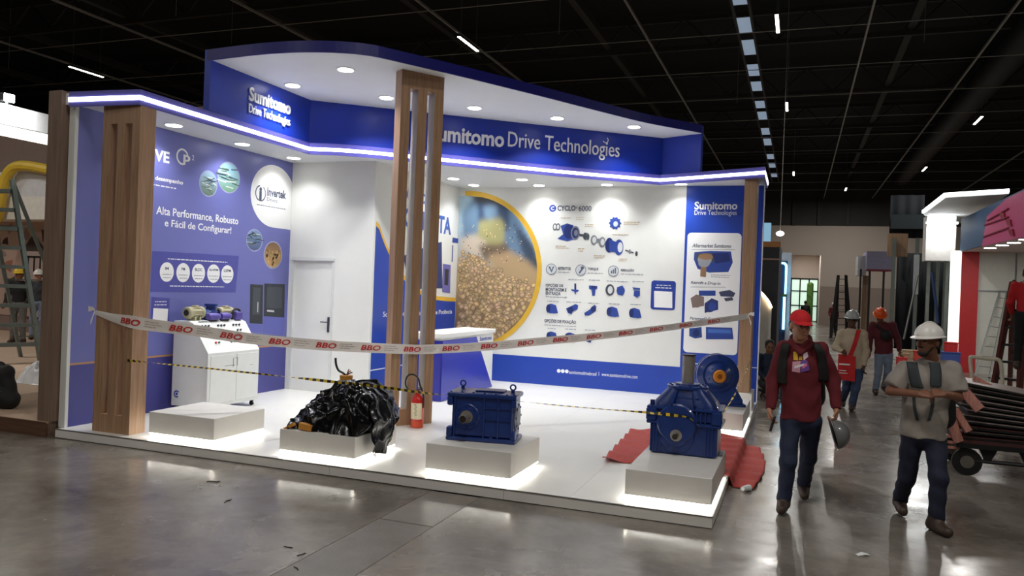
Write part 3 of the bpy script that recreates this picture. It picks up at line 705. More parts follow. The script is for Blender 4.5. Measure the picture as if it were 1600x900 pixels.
for i in range(GU):
    for j in range(GV):
        w = math.sqrt(max(0, r2*r2-(gv[j]-cv)**2)); Vg.append(FB.w(B0+0.006+(gu[i]-B0-0.006)/(cu+r2-B0-0.006)*max(0.001, cu+w-B0-0.006), gv[j], 0.003))
# (the sheet is squeezed to the circle row by row, so sample the picture where each vertex lies)
cols = []
for i in range(GU):
    for j in range(GV):
        w = math.sqrt(max(0, r2*r2-(gv[j]-cv)**2)); u = B0+0.006+i/(GU-1)*max(0.001, cu+w-B0-0.006); ii = min(GU-1, max(0, int(round((u-gu[0])/(gu[-1]-gu[0])*(GU-1))))); cols.append(img[ii, j])
mb.add(Vg, [(i*GV+j, (i+1)*GV+j, (i+1)*GV+j+1, i*GV+j+1) for i in range(GU-1) for j in range(GV-1)], None, np.array(cols))
for i in range(90):     # flying grains
    u, v = FB.px(722+95*rn.random(), 350+60*rn.random())
    if inside(u, v, 0.95): FB.disc(mb, u, v, 0.012, 0.012, 0.005, 5, th=0.0004, col=C3(226, 200, 150) if rn.random() < 0.6 else C3(60, 50, 40))
beans = []
for i in range(760):
    y = 390+150*(rn.random()**0.8); x = 718+126*rn.random()
    if y < 393+0.42*(x-722)*0.9+ (0 if x < 760 else 6): continue
    beans.append((y, x))
beans.sort()
for i, (y, x) in enumerate(beans):
    u, v = FB.px(x, y); s = 0.040+0.034*max(0, (y-395))/140
    if not inside(u, v, 0.985): continue
    k = 9; br = 0.7+0.45*rn.random(); base = np.array(C3(216, 182, 136))*br*np.array([1, 0.95+0.1*rn.random(), 0.85+0.3*rn.random()]); an = rn.random()*3.1; V = [FB.w(u-0.15*s, v+0.25*s, 0.0052+i*1e-6)]; cc = [np.minimum(base*1.22, 0.9)]
    for ring_, q in ((0.62, 0.95), (1.0, 0.33)):
        for j in range(k):
            w = 2*math.pi*j/k; a, b = s*1.12*ring_*math.cos(w), s*0.9*ring_*math.sin(w); uu, vv = u+a*math.cos(an)-b*math.sin(an), v+a*math.sin(an)+b*math.cos(an)
            d = math.hypot(uu-cu, vv-cv)
            if d > r2: uu, vv = cu+(uu-cu)*r2/d, cv+(vv-cv)*r2/d
            V.append(FB.w(max(uu, B0+0.006), vv, 0.0052+i*1e-6)); cc.append(base*(q*(1.0 if math.sin(w+an) > -0.2 else 0.8)))
    Fc = [(0, 1+j, 1+(j+1) % k) for j in range(k)]+[(1+j, 1+k+j, 1+k+(j+1) % k, 1+(j+1) % k) for j in range(k)]
    mb.add(V, Fc, None, np.array(cc))
mb.build('soybean_photo', PRINT, wall_back)
# headings
mb = MB(); dpx(FB, mb, 863.5, 325.5, 5.6, 5.6, 0.002); mb.build('logo_disc', PBLUE, wall_back)
mb = MB(); text_px(mb, FB, 'C', 861, 328.5, 866, 328.5, 6, 0.002, 0.003, bold=0.03); mb.build('lettering', PRINTW, wall_back)
mb = MB(); text_px(mb, FB, 'CYCLO', 871, 329.5, 899, 330, 8.5, bold=0.03); text_px(mb, FB, '\u00ae', 899.5, 326, 902, 326, 3); text_px(mb, FB, '6000', 904, 330, 924, 330.3, 8.5, bold=0.01)
text_px(mb, FB, 'OP\u00c7\u00d5ES DE', 852.5, 448.5, 880, 449.5, 6, bold=0.02); text_px(mb, FB, 'MONTAGEM E', 852.5, 454.5, 885, 456, 5.2, bold=0.02); text_px(mb, FB, 'ENTRADA', 852.5, 460.5, 876, 461.5, 5.2, bold=0.02)
text_px(mb, FB, 'OP\u00c7\u00d5ES DE FIXA\u00c7\u00c3O', 850.5, 504.5, 900, 506.5, 7, bold=0.02)
text_px(mb, FB, 'RETENTOR', 872, 421.5, 892, 422, 4.6, bold=0.02); text_px(mb, FB, 'TORQUE', 918, 422.5, 935, 423, 4.6, bold=0.02); text_px(mb, FB, 'REDU\u00c7\u00c3O', 970, 424.5, 991, 425, 5, bold=0.02)
mb.build('lettering', DGREY, wall_back)
mb = MB()
for (a, b, c) in ((872, 425.5, 890), (918, 427, 942), (970, 428.5, 1005), (852.5, 464, 886), (850.5, 508, 900)): micro(FB, mb, a, b, c, b+0.6, 2.2)
for (a, b, c) in ((888, 437, 912), (920, 438, 938), (948, 439.5, 982), (988, 440, 1006), (855, 471, 873), (885, 472, 908), (919, 474, 937), (951, 475, 969), (985, 476, 1001), (856, 513.5, 868), (883, 514.5, 900), (914, 516, 930)): micro(FB, mb, a, b, c, b+0.4, 2.4)
mb.build('caption', MGREY, wall_back)
mb = MB()
for (a, b, c) in ((876, 341, 892), (900, 340, 913), (900, 343.5, 912), (914, 351, 928), (914, 354, 926), (974, 347.5, 1000), (974, 350.5, 998), (868, 385, 884), (868, 388, 890), (903, 389, 914), (903, 392.5, 912), (928, 400, 946), (928, 403, 944), (957, 367, 982), (966, 405, 980), (966, 408, 978)): micro(FB, mb, a, b, c, b+0.3, 2.0)
mb.build('caption', OCHRE, wall_back)
# exploded gear drawing and icons (flat print)
mb = MB(); BL, BD, GR, GD = C3(44, 70, 150), C3(28, 44, 104), C3(120, 126, 134), C3(64, 68, 76)
LY = [0.002]
def up(): LY[0] += 0.00008; return LY[0]
def dd(x, y, rx, ry, c): dpx(FB, mb, x, y, rx, ry, up(), 22, col=c)
def pp(pts, c): ppx(FB, mb, pts, up(), col=c)
for x, c1, c2, rx, ry in ((867, GD, C3(214, 216, 216), 3.4, 5.6), (872, GD, C3(214, 216, 216), 3.4, 5.6)): dd(x, 354.5, rx, ry, c1); dd(x, 354.5, rx*0.62, ry*0.7, c2)
pp([(876, 353), (886, 349), (896, 352), (897, 374), (886, 377), (871, 373), (880, 366)], BL); dd(889, 362, 8, 11.5, BD); dd(899, 364, 7, 11, GR); dd(899, 364, 5.2, 8.4, BD); dd(900, 364, 3, 5, GR)
pp([(905, 365), (912, 366), (912, 370), (905, 369)], GD); dd(916, 369.5, 5, 6, GR); dd(914, 369, 3, 5.6, GD); dd(919, 370, 2, 5, GD)
for x, rx, ry in ((928, 5.2, 7.6), (941, 5.2, 8)): dd(x, 375+(x-928)*0.25, rx, ry, GR); dd(x+0.6, 375+(x-928)*0.25, rx*0.6, ry*0.66, C3(206, 208, 208))
dd(935, 376, 3, 3.4, GR)
dd(952, 383, 6.4, 11.6, BD); pp([(952, 374), (966, 379), (966, 395), (952, 393)], BL); dd(967, 386.5, 7, 12.4, BL); dd(969, 386.5, 4, 8, C3(206, 210, 214))
pp([(977, 390), (990, 394), (990, 396), (977, 392)], GD); dd(984, 393, 1.8, 3.6, GR); dd(994.5, 396.5, 2, 4, GD)
for j in range(10):
    a = 2*math.pi*j/10; pp([(961+7.5*math.cos(a-0.22), 348.5+8*math.sin(a-0.22)), (961+10.4*math.cos(a), 348.5+10.6*math.sin(a)), (961+7.5*math.cos(a+0.28), 348.5+8*math.sin(a+0.28))], BL)
dd(961, 348.5, 8, 8.6, BL); dd(962, 350, 3.6, 4.2, C3(196, 204, 214))
for (x, y) in ((861.5, 420.5), (907.5, 422), (958.5, 423.5)): dd(x, y, 8.4, 8.6, DGR := C3(90, 98, 118)); dd(x, y, 7.5, 7.7, C3(206, 210, 212))
pp([(857, 417), (859.5, 416), (862, 422), (864, 416), (866, 417), (862, 426)], DGR); pp([(904, 426), (909, 419), (911, 421), (906, 428)], DGR); dd(910, 418.5, 2.6, 2.6, DGR)
for i in range(3): pp([(954.5+i*3, 427.5), (956.6+i*3, 427.5), (956.6+i*3, 423-i*2.3), (954.5+i*3, 423-i*2.3)], DGR)
def mini(x, y, s, kind):
    if kind == 0: pp([(x-1.5*s, y-9*s), (x+1.5*s, y-9*s), (x+1.5*s, y+2*s), (x-1.5*s, y+2*s)], BD); pp([(x-7*s, y), (x+6*s, y+1), (x+4*s, y+4*s), (x-5*s, y+3*s)], BL); pp([(x-2*s, y+3*s), (x+2*s, y+3*s), (x, y+9*s)], BL)
    elif kind == 1: pp([(x-7*s, y-7*s), (x+6*s, y-6*s), (x+6*s, y-2*s), (x+3*s, y), (x+2*s, y+9*s), (x-2*s, y+9*s), (x-3*s, y), (x-7*s, y-2*s)], BL); dd(x, y-4*s, 4*s, 2.4*s, BD)
    elif kind == 2: dd(x, y, 7*s, 9*s, GD); dd(x+0.6*s, y, 4*s, 6*s, C3(204, 208, 210)); dd(x+17*s, y+1*s, 6.4*s, 7*s, BL); pp([(x+11*s, y-4*s), (x+20*s, y-7*s), (x+23*s, y+4*s), (x+20*s, y+9*s), (x+12*s, y+7*s)], BL)
    elif kind == 3: pp([(x-6*s, y-7*s), (x+6*s, y-6*s), (x+6*s, y+6*s), (x+1*s, y+9*s), (x-4*s, y+6*s), (x-3*s, y-3*s)], BL); pp([(x-5*s, y-4*s), (x+6*s, y-3*s), (x+6*s, y-1.5*s), (x-5*s, y-2.5*s)], GR)
    elif kind == 4: dd(x-2*s, y, 7*s, 7.5*s, BL); dd(x-6*s, y, 3.6*s, 6.5*s, BD); pp([(x, y-7*s), (x+6*s, y-5*s), (x+9*s, y+7*s), (x+1*s, y+8*s), (x-2*s, y)], BL)
    elif kind == 5: pp([(x-9*s, y-1*s), (x+6*s, y-8*s), (x+10*s, y-6*s), (x+9*s, y), (x+1*s, y+4*s), (x, y+8*s), (x-6*s, y+6*s)], BL); dd(x-2*s, y+1*s, 4.4*s, 5*s, BD)
    elif kind == 6: pp([(x-10*s, y+4*s), (x-2*s, y-1*s), (x+6*s, y-9*s), (x+9*s, y-6*s), (x+8*s, y+1*s), (x-3*s, y+8*s), (x-9*s, y+8*s)], BL); dd(x+4*s, y-2*s, 4*s, 4.6*s, BD)
mini(899, 452, 1, 0); mini(927.5, 453, 1, 1); mini(953, 453, 1, 2); mini(994, 456, 1, 3); mini(863, 482, 1, 4); mini(893.5, 483, 1, 5); mini(923, 485, 1, 6); mini(958, 487, 1.05, 4); mini(993, 489, 1.05, 4)
mini(863, 525, 0.95, 4); mini(892, 527, 1, 4); mini(923, 528, 0.95, 5)
mb.build('gear_unit_print', PRINT, wall_back)
# blue card
mb = MB(); u0, v1 = FB.px(1018, 438); u1, v0 = FB.px(1054.5, 485); FB.flat(mb, rrect(u0, u1, v0, v1, 0.05), 0.002); mb.build('card', PBLUE, wall_back)
mb = MB(); ppx(FB, mb, [(1022, 454.5), (1050.5, 456), (1050.5, 481.5), (1022, 480)], 0.003); micro(FB, mb, 1026, 446, 1048, 447, 2.6, 0.003); micro(FB, mb, 1024, 450, 1049, 451, 2.6, 0.003); mb.build('blank_square', PRINTW, wall_back)
# web line on the blue band
mb = MB()
for x in (873, 879.3, 885.6): dpx(FB, mb, x, 579.5+(x-873)*0.06, 2.9, 2.9, 0.002)
text_px(mb, FB, 'sumitomodrivebrasil', 889, 584, 932, 586.5, 5.6, 0.001, 0.002); text_px(mb, FB, 'www.sumitomodrive.com', 940, 587.5, 996, 591.5, 5.6, 0.001, 0.002); ppx(FB, mb, [(935.6, 581), (936.2, 581), (936.2, 587), (935.6, 587)], 0.002)
mb.build('lettering', PRINTW, wall_back)
# right blue panel: name, white card, three products
mb = MB(); text_px(mb, FB, 'Sumitomo', 1085, 327.5, 1152, 327.5, 12.5, 0.001, 0.003, bold=0.025); text_px(mb, FB, 'Drive Technologies', 1085, 338, 1151, 338, 9.5, 0.001, 0.003); mb.build('lettering', PRINTW, wall_back)
mb = MB(); u0, v1 = FB.px(1074.5, 363.5); u1, _ = FB.px(1159, 364); _, v0 = FB.px(1115, 553); FB.flat(mb, rrect(u0, u1, v0, v1, 0.07), 0.002); mb.build('card', PRINTW, wall_back)
mb = MB(); text_px(mb, FB, 'Aftermarket Sumitomo', 1081.5, 386.5, 1142, 386, 6, 0.002, 0.003, bold=0.02, slant=0.2); text_px(mb, FB, 'Retrofit e Drop-in', 1079, 445, 1125, 446, 6, 0.002, 0.003, bold=0.02, slant=0.2); text_px(mb, FB, 'Paramax\u00ae Especiais', 1077.5, 500.5, 1128, 502, 6, 0.002, 0.003, bold=0.02, slant=0.2)
for (a, b, c, d) in ((1081, 389.5, 1148, 390), (1079, 448, 1134, 448.6), (1077, 504, 1130, 504.4)): ppx(FB, mb, [(a, b), (c, d), (c, d+0.6), (a, b+0.6)], 0.003)
micro(FB, mb, 1111, 430, 1141, 430.5, 1.6, 0.003); micro(FB, mb, 1111, 433, 1139, 433.5, 1.6, 0.003); mb.build('lettering', DGREY, wall_back)
mb = MB(); LY[0] = 0.003; BR, ST = C3(150, 116, 86), C3(150, 154, 160)
pp([(1085, 394), (1110, 392), (1142, 393), (1145, 410), (1138, 425), (1108, 426), (1090, 420), (1084, 405)], BL); pp([(1088, 396), (1118, 395), (1120, 408), (1100, 412), (1088, 408)], C3(70, 74, 84)); dd(1101, 406, 11, 9, ST); dd(1103, 401, 12, 5, BR); pp([(1112, 396), (1138, 395), (1141, 408), (1118, 412)], BD); pp([(1095, 415), (1104, 417), (1103, 433), (1094, 432)], BR); dd(1100, 412, 9, 5.5, ST)
pp([(1092, 454), (1118, 454), (1118, 462), (1092, 462)], BL); pp([(1123, 456), (1140, 453), (1149, 458), (1146, 464), (1126, 463)], C3(64, 70, 100)); pp([(1131, 466), (1144, 464), (1146, 469), (1134, 471)], C3(70, 74, 90))
dd(1089, 471, 9, 9.5, C3(134, 116, 108)); pp([(1079, 466), (1088, 460), (1100, 464), (1100, 478), (1082, 481)], C3(128, 110, 104)); dd(1109, 480, 8, 8, BD); pp([(1101, 474), (1112, 466), (1122, 470), (1122, 484), (1101, 489)], C3(40, 52, 110)); dd(1113, 479, 6, 7, BL)
dd(1085, 520, 7, 8, BL); pp([(1077, 513), (1096, 511), (1097, 527), (1086, 529), (1077, 525)], C3(44, 70, 140)); dd(1088, 520, 5, 6, BD); pp([(1103, 511), (1144, 512), (1146, 530), (1103, 530)], BL); pp([(1106, 514), (1142, 515), (1142, 521), (1106, 520)], C3(66, 110, 190))
mb.build('gear_unit_print', PRINT, wall_back)

# ---- sign letters of the upper fascia (raised)
FUL = Frame((-6.90, 0, 0), (0, 1))
dU = (pN-pC)/np.linalg.norm(pN-pC); FUB = Frame((pC[0], pC[1], 0), dU)
mb = MB(); text_px(mb, FUL, 'Sumitomo', 388, 157, 453, 170, 22.5, 0.0, 0.018, bold=0.025); text_px(mb, FUL, 'Drive Technologies', 387.5, 180, 452, 195, 19, 0.0, 0.018, bold=0.004)
LET = mat('white_acrylic_letters', (244, 244, 246), 0.35, var=0.01)
mb.build('raised_lettering', LET, upper)
mb = MB(); text_px(mb, FUB, 'Sumitomo', 671, 219.5, 787, 228, 26, 0.0, 0.018, bold=0.025); mb.build('raised_lettering', LET, upper)
mb = MB(); text_px(mb, FUB, 'Drive Technologies', 793, 236.5, 967, 248, 31, 0.0, 0.018, bold=0.0)
u, v = FUB.px(946, 219); FUB.ring(mb, u, v, 0.04, 0.052, 0.01, 14, math.radians(200), math.radians(420)); mb.build('raised_lettering', LET, upper)
# ================================================================== machines and things on the stand
GBLUE = mat('gearbox_blue_paint', (24, 52, 118), 0.32, var=0.12, scale=9, bump=0.06, bscale=90, coat=0.3)
GBLUE2 = mat('gearbox_dark_blue_paint', (20, 44, 106), 0.35, var=0.12, scale=9, coat=0.3)
STEEL = mat('machined_steel', (186, 180, 172), 0.32, 0.65, var=0.06, scale=20)
DSTEEL = mat('oiled_dark_steel', (88, 80, 72), 0.35, 0.9, var=0.15, scale=20)
BRASS = mat('amber_plastic_cap', (206, 132, 36), 0.4, var=0.1)
BLACKR = mat('black_rubber', (18, 18, 19), 0.5, var=0.15)
def bolts(par, pts, d, r=0.011, h=0.010, m=None):
    """hex bolt heads, each a part"""
    m = m or GBLUE2; base = None
    for p in pts:
        if base is None: base = MB().cyl((0, 0, 0), tuple(np.array(d, float)*h), r, n=6).build('bolt', m, par, local=True); o = base
        else: o = base.copy(); COL.objects.link(o); o.parent = par
        o.location = p
def eyebolt(par, p, ax=(1, 0, 0)):
    b = MB(); b.cyl(p, (p[0], p[1], p[2]+0.03), 0.018, n=12); P = []
    for i in range(16):
        w = 2*math.pi*i/16; c = 0.026*math.cos(w); P.append((p[0]+ax[0]*c, p[1]+ax[1]*c, p[2]+0.052+0.026*math.sin(w)))
    b.tube(P, 0.008, 8, closed=True); return b.build('eye_bolt', GBLUE2, par, smooth=True, local=True)

# ---- rectangular gearbox with splined shaft
g = empty('gearbox', (-2.835, 7.10, 0.395), rz=math.radians(9), label='rectangular blue gearbox with a splined shaft and lifting eye', cat='gearbox', group='blue gearboxes on plinths')
b = MB(); b.box(-0.30, 0.31, -0.165, 0.175, 0.035, 0.44, b=0.022); b.build('housing', GBLUE, g, smooth=True, local=True)
b = MB(); b.box(-0.345, 0.335, -0.195, 0.195, 0.0, 0.04, b=0.008); ff = b.build('foot_flange', GBLUE, g, smooth=True, local=True)
b = MB(); b.box(-0.345, 0.335, -0.19, 0.19, 0.42, 0.465, b=0.010); tcv = b.build('top_cover', GBLUE, g, smooth=True, local=True)
for (x0, x1, z0, z1) in ((-0.345, -0.29, 0.035, 0.13), (-0.345, -0.29, 0.335, 0.425), (0.285, 0.335, 0.035, 0.12), (0.285, 0.335, 0.34, 0.425)):
    MB().box(x0, x1, -0.188, -0.10, z0, z1, b=0.01).build('corner_lug', GBLUE, g, smooth=True, local=True)
for x in (-0.27, 0.02, 0.16, 0.29): MB().box(x-0.008, x+0.008, -0.182, -0.16, 0.04, 0.425, b=0.004).build('rib', GBLUE, g, local=True)
for z in (0.22, 0.33): MB().box(0.02, 0.29, -0.178, -0.16, z-0.006, z+0.006).build('rib', GBLUE, g, local=True)
b = MB(); b.lathe([(0, 0.125), (0.016, 0.125), (0.022, 0.118), (0.022, 0.09), (0.03, 0.085), (0.032, 0.06)], (-0.145, -0.16, 0.235), (0, -1, 0), 36); cv1 = b.build('bearing_cover', GBLUE, g, smooth=True, local=True)
b = MB(); b.lathe([(0, 0.062), (0.008, 0.062), (0.008, 0.05)], (-0.145, -0.188, 0.235), (0, -1, 0), 30); b.build('seal_ring', mat('seal_grey', (150, 140, 126), 0.4, 0.4), g, smooth=True, local=True)
b = MB(); b.cyl((-0.145, -0.19, 0.235), (-0.145, -0.335, 0.235), 0.036, n=24)
for k in range(10):
    w = 2*math.pi*k/10; M4 = Matrix.Translation((-0.145, -0.26, 0.235)) @ Matrix.Rotation(w, 4, 'Y'); b.box(-0.006, 0.006, -0.065, 0.065, 0.033, 0.043, M=np.array(M4))
sh = b.build('splined_shaft', STEEL, g, local=True)
MB().cyl((-0.145, -0.335, 0.235), (-0.145, -0.340, 0.235), 0.033, n=20).build('shaft_end', DSTEEL, sh, local=True)
bolts(cv1, [(-0.145+0.105*math.cos(a), -0.182, 0.235+0.105*math.sin(a)) for a in np.linspace(0, 2*math.pi, 9)[:-1]], (0, -1, 0))
bolts(tcv, [(x, -0.165, 0.465) for x in (-0.31, -0.2, -0.09, 0.02, 0.13, 0.24, 0.31)], (0, 0, 1))
bolts(ff, [(x, -0.175, 0.04) for x in (-0.32, 0.10, 0.31)], (0, 0, 1), r=0.018, h=0.016)
b = MB(); b.lathe([(0, 0.135), (0.014, 0.135), (0.02, 0.128), (0.02, 0.1), (0.028, 0.095)], (0.305, 0.0, 0.24), (1, 0, 0), 32); ecv = b.build('end_cover', mat('primer_grey_cover', (150, 156, 168), 0.45, 0.2, var=0.1), g, smooth=True, local=True)
MB().lathe([(0, 0.142), (0.012, 0.142)], (0.300, 0.0, 0.24), (1, 0, 0), 32).build('gasket_ring', BLACKR, g, smooth=True, local=True)
bolts(ecv, [(0.325, 0.115*math.cos(a), 0.24+0.115*math.sin(a)) for a in np.linspace(0, 2*math.pi, 9)[:-1]], (1, 0, 0))
eyebolt(g, (0.26, 0.02, 0.465)); eyebolt(g, (-0.27, 0.12, 0.465))
b = MB(); b.box(-0.10, 0.18, -0.06, 0.12, 0.465, 0.482, b=0.005); b.build('inspection_plate', GBLUE2, g, smooth=True, local=True)

# ---- vertical shaft gearbox
g = empty('gearbox', (-0.965, 7.63, 0.375), label='tall blue gearbox with a thick bare steel shaft pointing straight up', cat='gearbox', group='blue gearboxes on plinths')
b = MB(); b.box(-0.31, 0.31, -0.215, 0.215, 0.0, 0.30, b=0.02); b.build('lower_housing', GBLUE, g, smooth=True, local=True)
b = MB(); b.box(-0.345, 0.345, -0.235, 0.235, 0.28, 0.315, b=0.008); b.box(-0.345, 0.345, -0.235, 0.235, 0.42, 0.45, b=0.008); b.build('split_flange', GBLUE, g, smooth=True, local=True)
b = MB(); b.box(-0.315, 0.315, -0.215, 0.215, 0.30, 0.44, b=0.03); b.build('upper_housing', GBLUE, g, smooth=True, local=True)
V = []; 
for (z, hx, hy) in ((0.445, 0.31, 0.21), (0.50, 0.285, 0.20), (0.60, 0.19, 0.17), (0.625, 0.175, 0.165)):
    for w in np.linspace(0, 2*math.pi, 33)[:-1]:
        c, s_ = math.cos(w), math.sin(w); V.append((hx*math.copysign(abs(c)**0.5, c), hy*math.copysign(abs(s_)**0.5, s_), z))
Fc = [(k*32+i, k*32+(i+1) % 32, (k+1)*32+(i+1) % 32, (k+1)*32+i) for k in range(3) for i in range(32)]+[tuple(range(31, -1, -1)), tuple(96+i for i in range(32))]
MB().add(V, Fc).build('dome_cover', GBLUE, g, smooth=True, local=True)
tfl = MB().lathe([(0, 0.195), (0.02, 0.195), (0.026, 0.188), (0.026, 0.12), (0.045, 0.115), (0.05, 0.075)], (0, 0, 0.615), (0, 0, 1), 40).build('top_flange', GBLUE, g, smooth=True, local=True)
bolts(tfl, [(0.165*math.cos(a), 0.165*math.sin(a), 0.641) for a in np.linspace(0, 2*math.pi, 11)[:-1]], (0, 0, 1), r=0.013)
MB().lathe([(0, 0.06), (0.26, 0.06), (0.268, 0.054)], (0, 0, 0.665), (0, 0, 1), 40).build('output_shaft', STEEL, g, smooth=True, local=True)
MB().lathe([(0, 0.066), (0.012, 0.066)], (0, 0, 0.925), (0, 0, 1), 40).build('shaft_cap', DSTEEL, g, smooth=True, local=True)
for x in (-0.30, -0.27, -0.24, -0.21, 0.21, 0.24, 0.27, 0.30): MB().box(x-0.006, x+0.006, -0.232, -0.21, 0.02, 0.28, b=0.003).build('rib', GBLUE, g, local=True)
bcv = MB().lathe([(0, 0.165), (0.018, 0.165), (0.024, 0.158), (0.024, 0.115), (0.034, 0.11), (0.036, 0.06)], (-0.06, -0.208, 0.19), (0, -1, 0), 40).build('bearing_cover', GBLUE, g, smooth=True, local=True)
MB().lathe([(0, 0.055), (0.012, 0.055), (0.012, 0.03)], (-0.06, -0.242, 0.19), (0, -1, 0), 28).build('seal_ring', STEEL, g, smooth=True, local=True)
b = MB(); b.cyl((-0.06, -0.25, 0.19), (-0.06, -0.33, 0.19), 0.026, n=20); sh = b.build('input_shaft', DSTEEL, g, smooth=True, local=True)
MB().box(-0.066, -0.054, -0.328, -0.27, 0.212, 0.222).build('key', STEEL, sh, local=True)
bolts(bcv, [(-0.06+0.138*math.cos(a), -0.232, 0.19+0.138*math.sin(a)) for a in np.linspace(0.2, 2*math.pi+0.2, 9)[:-1]], (0, -1, 0))
bolts(g, [(x, -0.22, 0.45) for x in (-0.3, -0.18, -0.06, 0.06, 0.18, 0.3)], (0, 0, 1))
for s_ in (-1, 1):
    b = MB(); b.box(s_*0.30-0.05, s_*0.30+0.05, -0.245, -0.14, 0.31, 0.43, b=0.012); b.build('lifting_lug', GBLUE, g, smooth=True, local=True)
b = MB(); b.cyl((-0.30, -0.19, 0.45), (-0.30, -0.19, 0.50), 0.022, n=10); b.build('breather_plug', GBLUE2, g, smooth=True, local=True)
for k in range(8):
    w = math.pi/8+k*math.pi/4; M4 = Matrix.Rotation(w, 4, 'Z') @ Matrix.Translation((0.215, 0, 0.545)) @ Matrix.Rotation(math.radians(52), 4, 'Y'); MB().box(-0.09, 0.09, -0.008, 0.008, -0.02, 0.022, M=np.array(M4)).build('dome_rib', GBLUE, g, local=True)
MB().lathe([(0, 0.17), (0.012, 0.185), (0.06, 0.185)], (-0.06, -0.25, 0.30), (0, 1, 0), 40).build('bearing_barrel', GBLUE, g, smooth=True, local=True)
for x in (0.12, 0.16, 0.2): MB().box(x-0.007, x+0.007, -0.24, -0.2, 0.315, 0.42, b=0.003).build('rib', GBLUE, g, local=True)
b = MB(); b.tube([(0.20, -0.10, 0.61), (0.27, -0.15, 0.52), (0.315, -0.18, 0.44), (0.345, -0.2, 0.33)], 0.012, 8); b.build('oil_pipe', GBLUE2, g, smooth=True, local=True)
b = MB(); b.box(-0.12, 0.14, -0.19, -0.165, 0.49, 0.55, b=0.01); b.build('inspection_plate', GBLUE2, g, smooth=True, local=True)

# ---- round cycloidal gearbox on a foot
g = empty('gearbox', (-1.02, 11.12, 0.375), rz=math.radians(14), label='round flanged blue gearbox with an amber centre cap on a foot mount', cat='gearbox', group='blue gearboxes on plinths')
rh = MB().lathe([(0, 0.21), (0.04, 0.255), (0.06, 0.285), (0.10, 0.29), (0.11, 0.28), (0.13, 0.255), (0.16, 0.255), (0.17, 0.29), (0.21, 0.29), (0.23, 0.26), (0.34, 0.24), (0.36, 0.2)], (0, -0.17, 0.415), (0, 1, 0), 48).build('round_housing', GBLUE, g, smooth=True, local=True)
fb_ = MB().lathe([(0, 0.10), (0.05, 0.15), (0.09, 0.18), (0.1, 0.19)], (0, -0.26, 0.415), (0, 1, 0), 40).build('front_boss', GBLUE, g, smooth=True, local=True)
MB().lathe([(0, 0.07), (0.012, 0.085), (0.03, 0.09), (0.05, 0.09)], (0, -0.29, 0.415), (0, 1, 0), 28).build('centre_cap', BRASS, g, smooth=True, local=True)
MB().lathe([(0, 0.03), (0.012, 0.035)], (0, -0.298, 0.415), (0, 1, 0), 16).build('cap_hub', mat('amber_dark', (130, 74, 20), 0.4), g, smooth=True, local=True)
MB().prism([(-0.34, 0.0), (0.34, 0.0), (0.34, 0.09), (0.24, 0.26), (-0.24, 0.26), (-0.34, 0.09)], -0.10, 0.14, M=np.array(Matrix.Rotation(math.pi/2, 4, 'X'))).build('foot_mount', GBLUE, g, local=True)
b = MB(); b.box(-0.38, 0.38, -0.17, 0.14, 0.0, 0.035, b=0.006); b.build('foot_plate', GBLUE, g, smooth=True, local=True)
bolts(rh, [(0.27*math.cos(a), -0.112, 0.415+0.27*math.sin(a)) for a in np.linspace(0, 2*math.pi, 13)[:-1]], (0, -1, 0), r=0.013, h=0.012)
bolts(fb_, [(0.135*math.cos(a), -0.222, 0.415+0.135*math.sin(a)) for a in np.linspace(0.3, 2*math.pi+0.3, 7)[:-1]], (0, -1, 0), r=0.010, h=0.010)
bolts(g, [(s_*0.31, -0.13, 0.035) for s_ in (-1, 1)], (0, 0, 1), r=0.02, h=0.02)

# ---- machine under black plastic sheet
BAG = mat('black_plastic_film', (11, 11, 13), 0.2, var=0.2, scale=20, spec=0.6, bump=0.45, bscale=16)
cov = empty('covered_machine', (-4.42, 7.04, 0.365), label='machine wrapped in crumpled black plastic sheet on a plinth', cat='covered machine')
hx = np.array([-4.875, -4.83, -4.75, -4.66, -4.55, -4.42, -4.30, -4.12, -4.00, -3.95, -3.925]); hh = np.array([0.02, 0.10, 0.18, 0.30, 0.40, 0.47, 0.505, 0.50, 0.44, 0.35, 0.12])
def ridge(p, s): return 1-abs(mnoise.noise(Vector(p)*s))
NX, NY = 120, 80; G = np.zeros((NX, NY, 3))
for i in range(NX):
    x = -4.885+0.985*i/(NX-1); H = np.interp(x, hx, hh)
    for j in range(NY):
        t = -1+2*j/(NY-1); yy = math.copysign(abs(t)**0.8, t)
        w = max(0.0, 1-abs(yy)**2.6)**0.62; z = H*w; y = 7.04+0.36*yy
        p = (x*1.1+0.5*z, y, z); r1 = ridge(p, 3.6); r2_ = ridge((p[0]+3, p[1]+0.6*p[2], p[2]*0.7), 7.5)
        d = 0.034*(r1**5-0.3)+0.020*(r2_**5-0.3); k = min(1, w*2.2)
        G[i, j] = (min(x+d*0.5*(1 if x > -4.3 else -1), -4.015+0.12*min(1, w*1.3)), max(6.64, y+d*(-1 if yy < 0 else 1)*(0.9+1.1*abs(yy))), 0.368+max(0.0, z+d*k))
for _ in range(2): G[1:-1, 1:-1] = 0.5*G[1:-1, 1:-1]+0.125*(G[:-2, 1:-1]+G[2:, 1:-1]+G[1:-1, :-2]+G[1:-1, 2:])
MB().grid(G).build('plastic_sheet', BAG, cov, smooth=True, sharp=0)
NX, NY = 34, 40; G = np.zeros((NX, NY, 3))
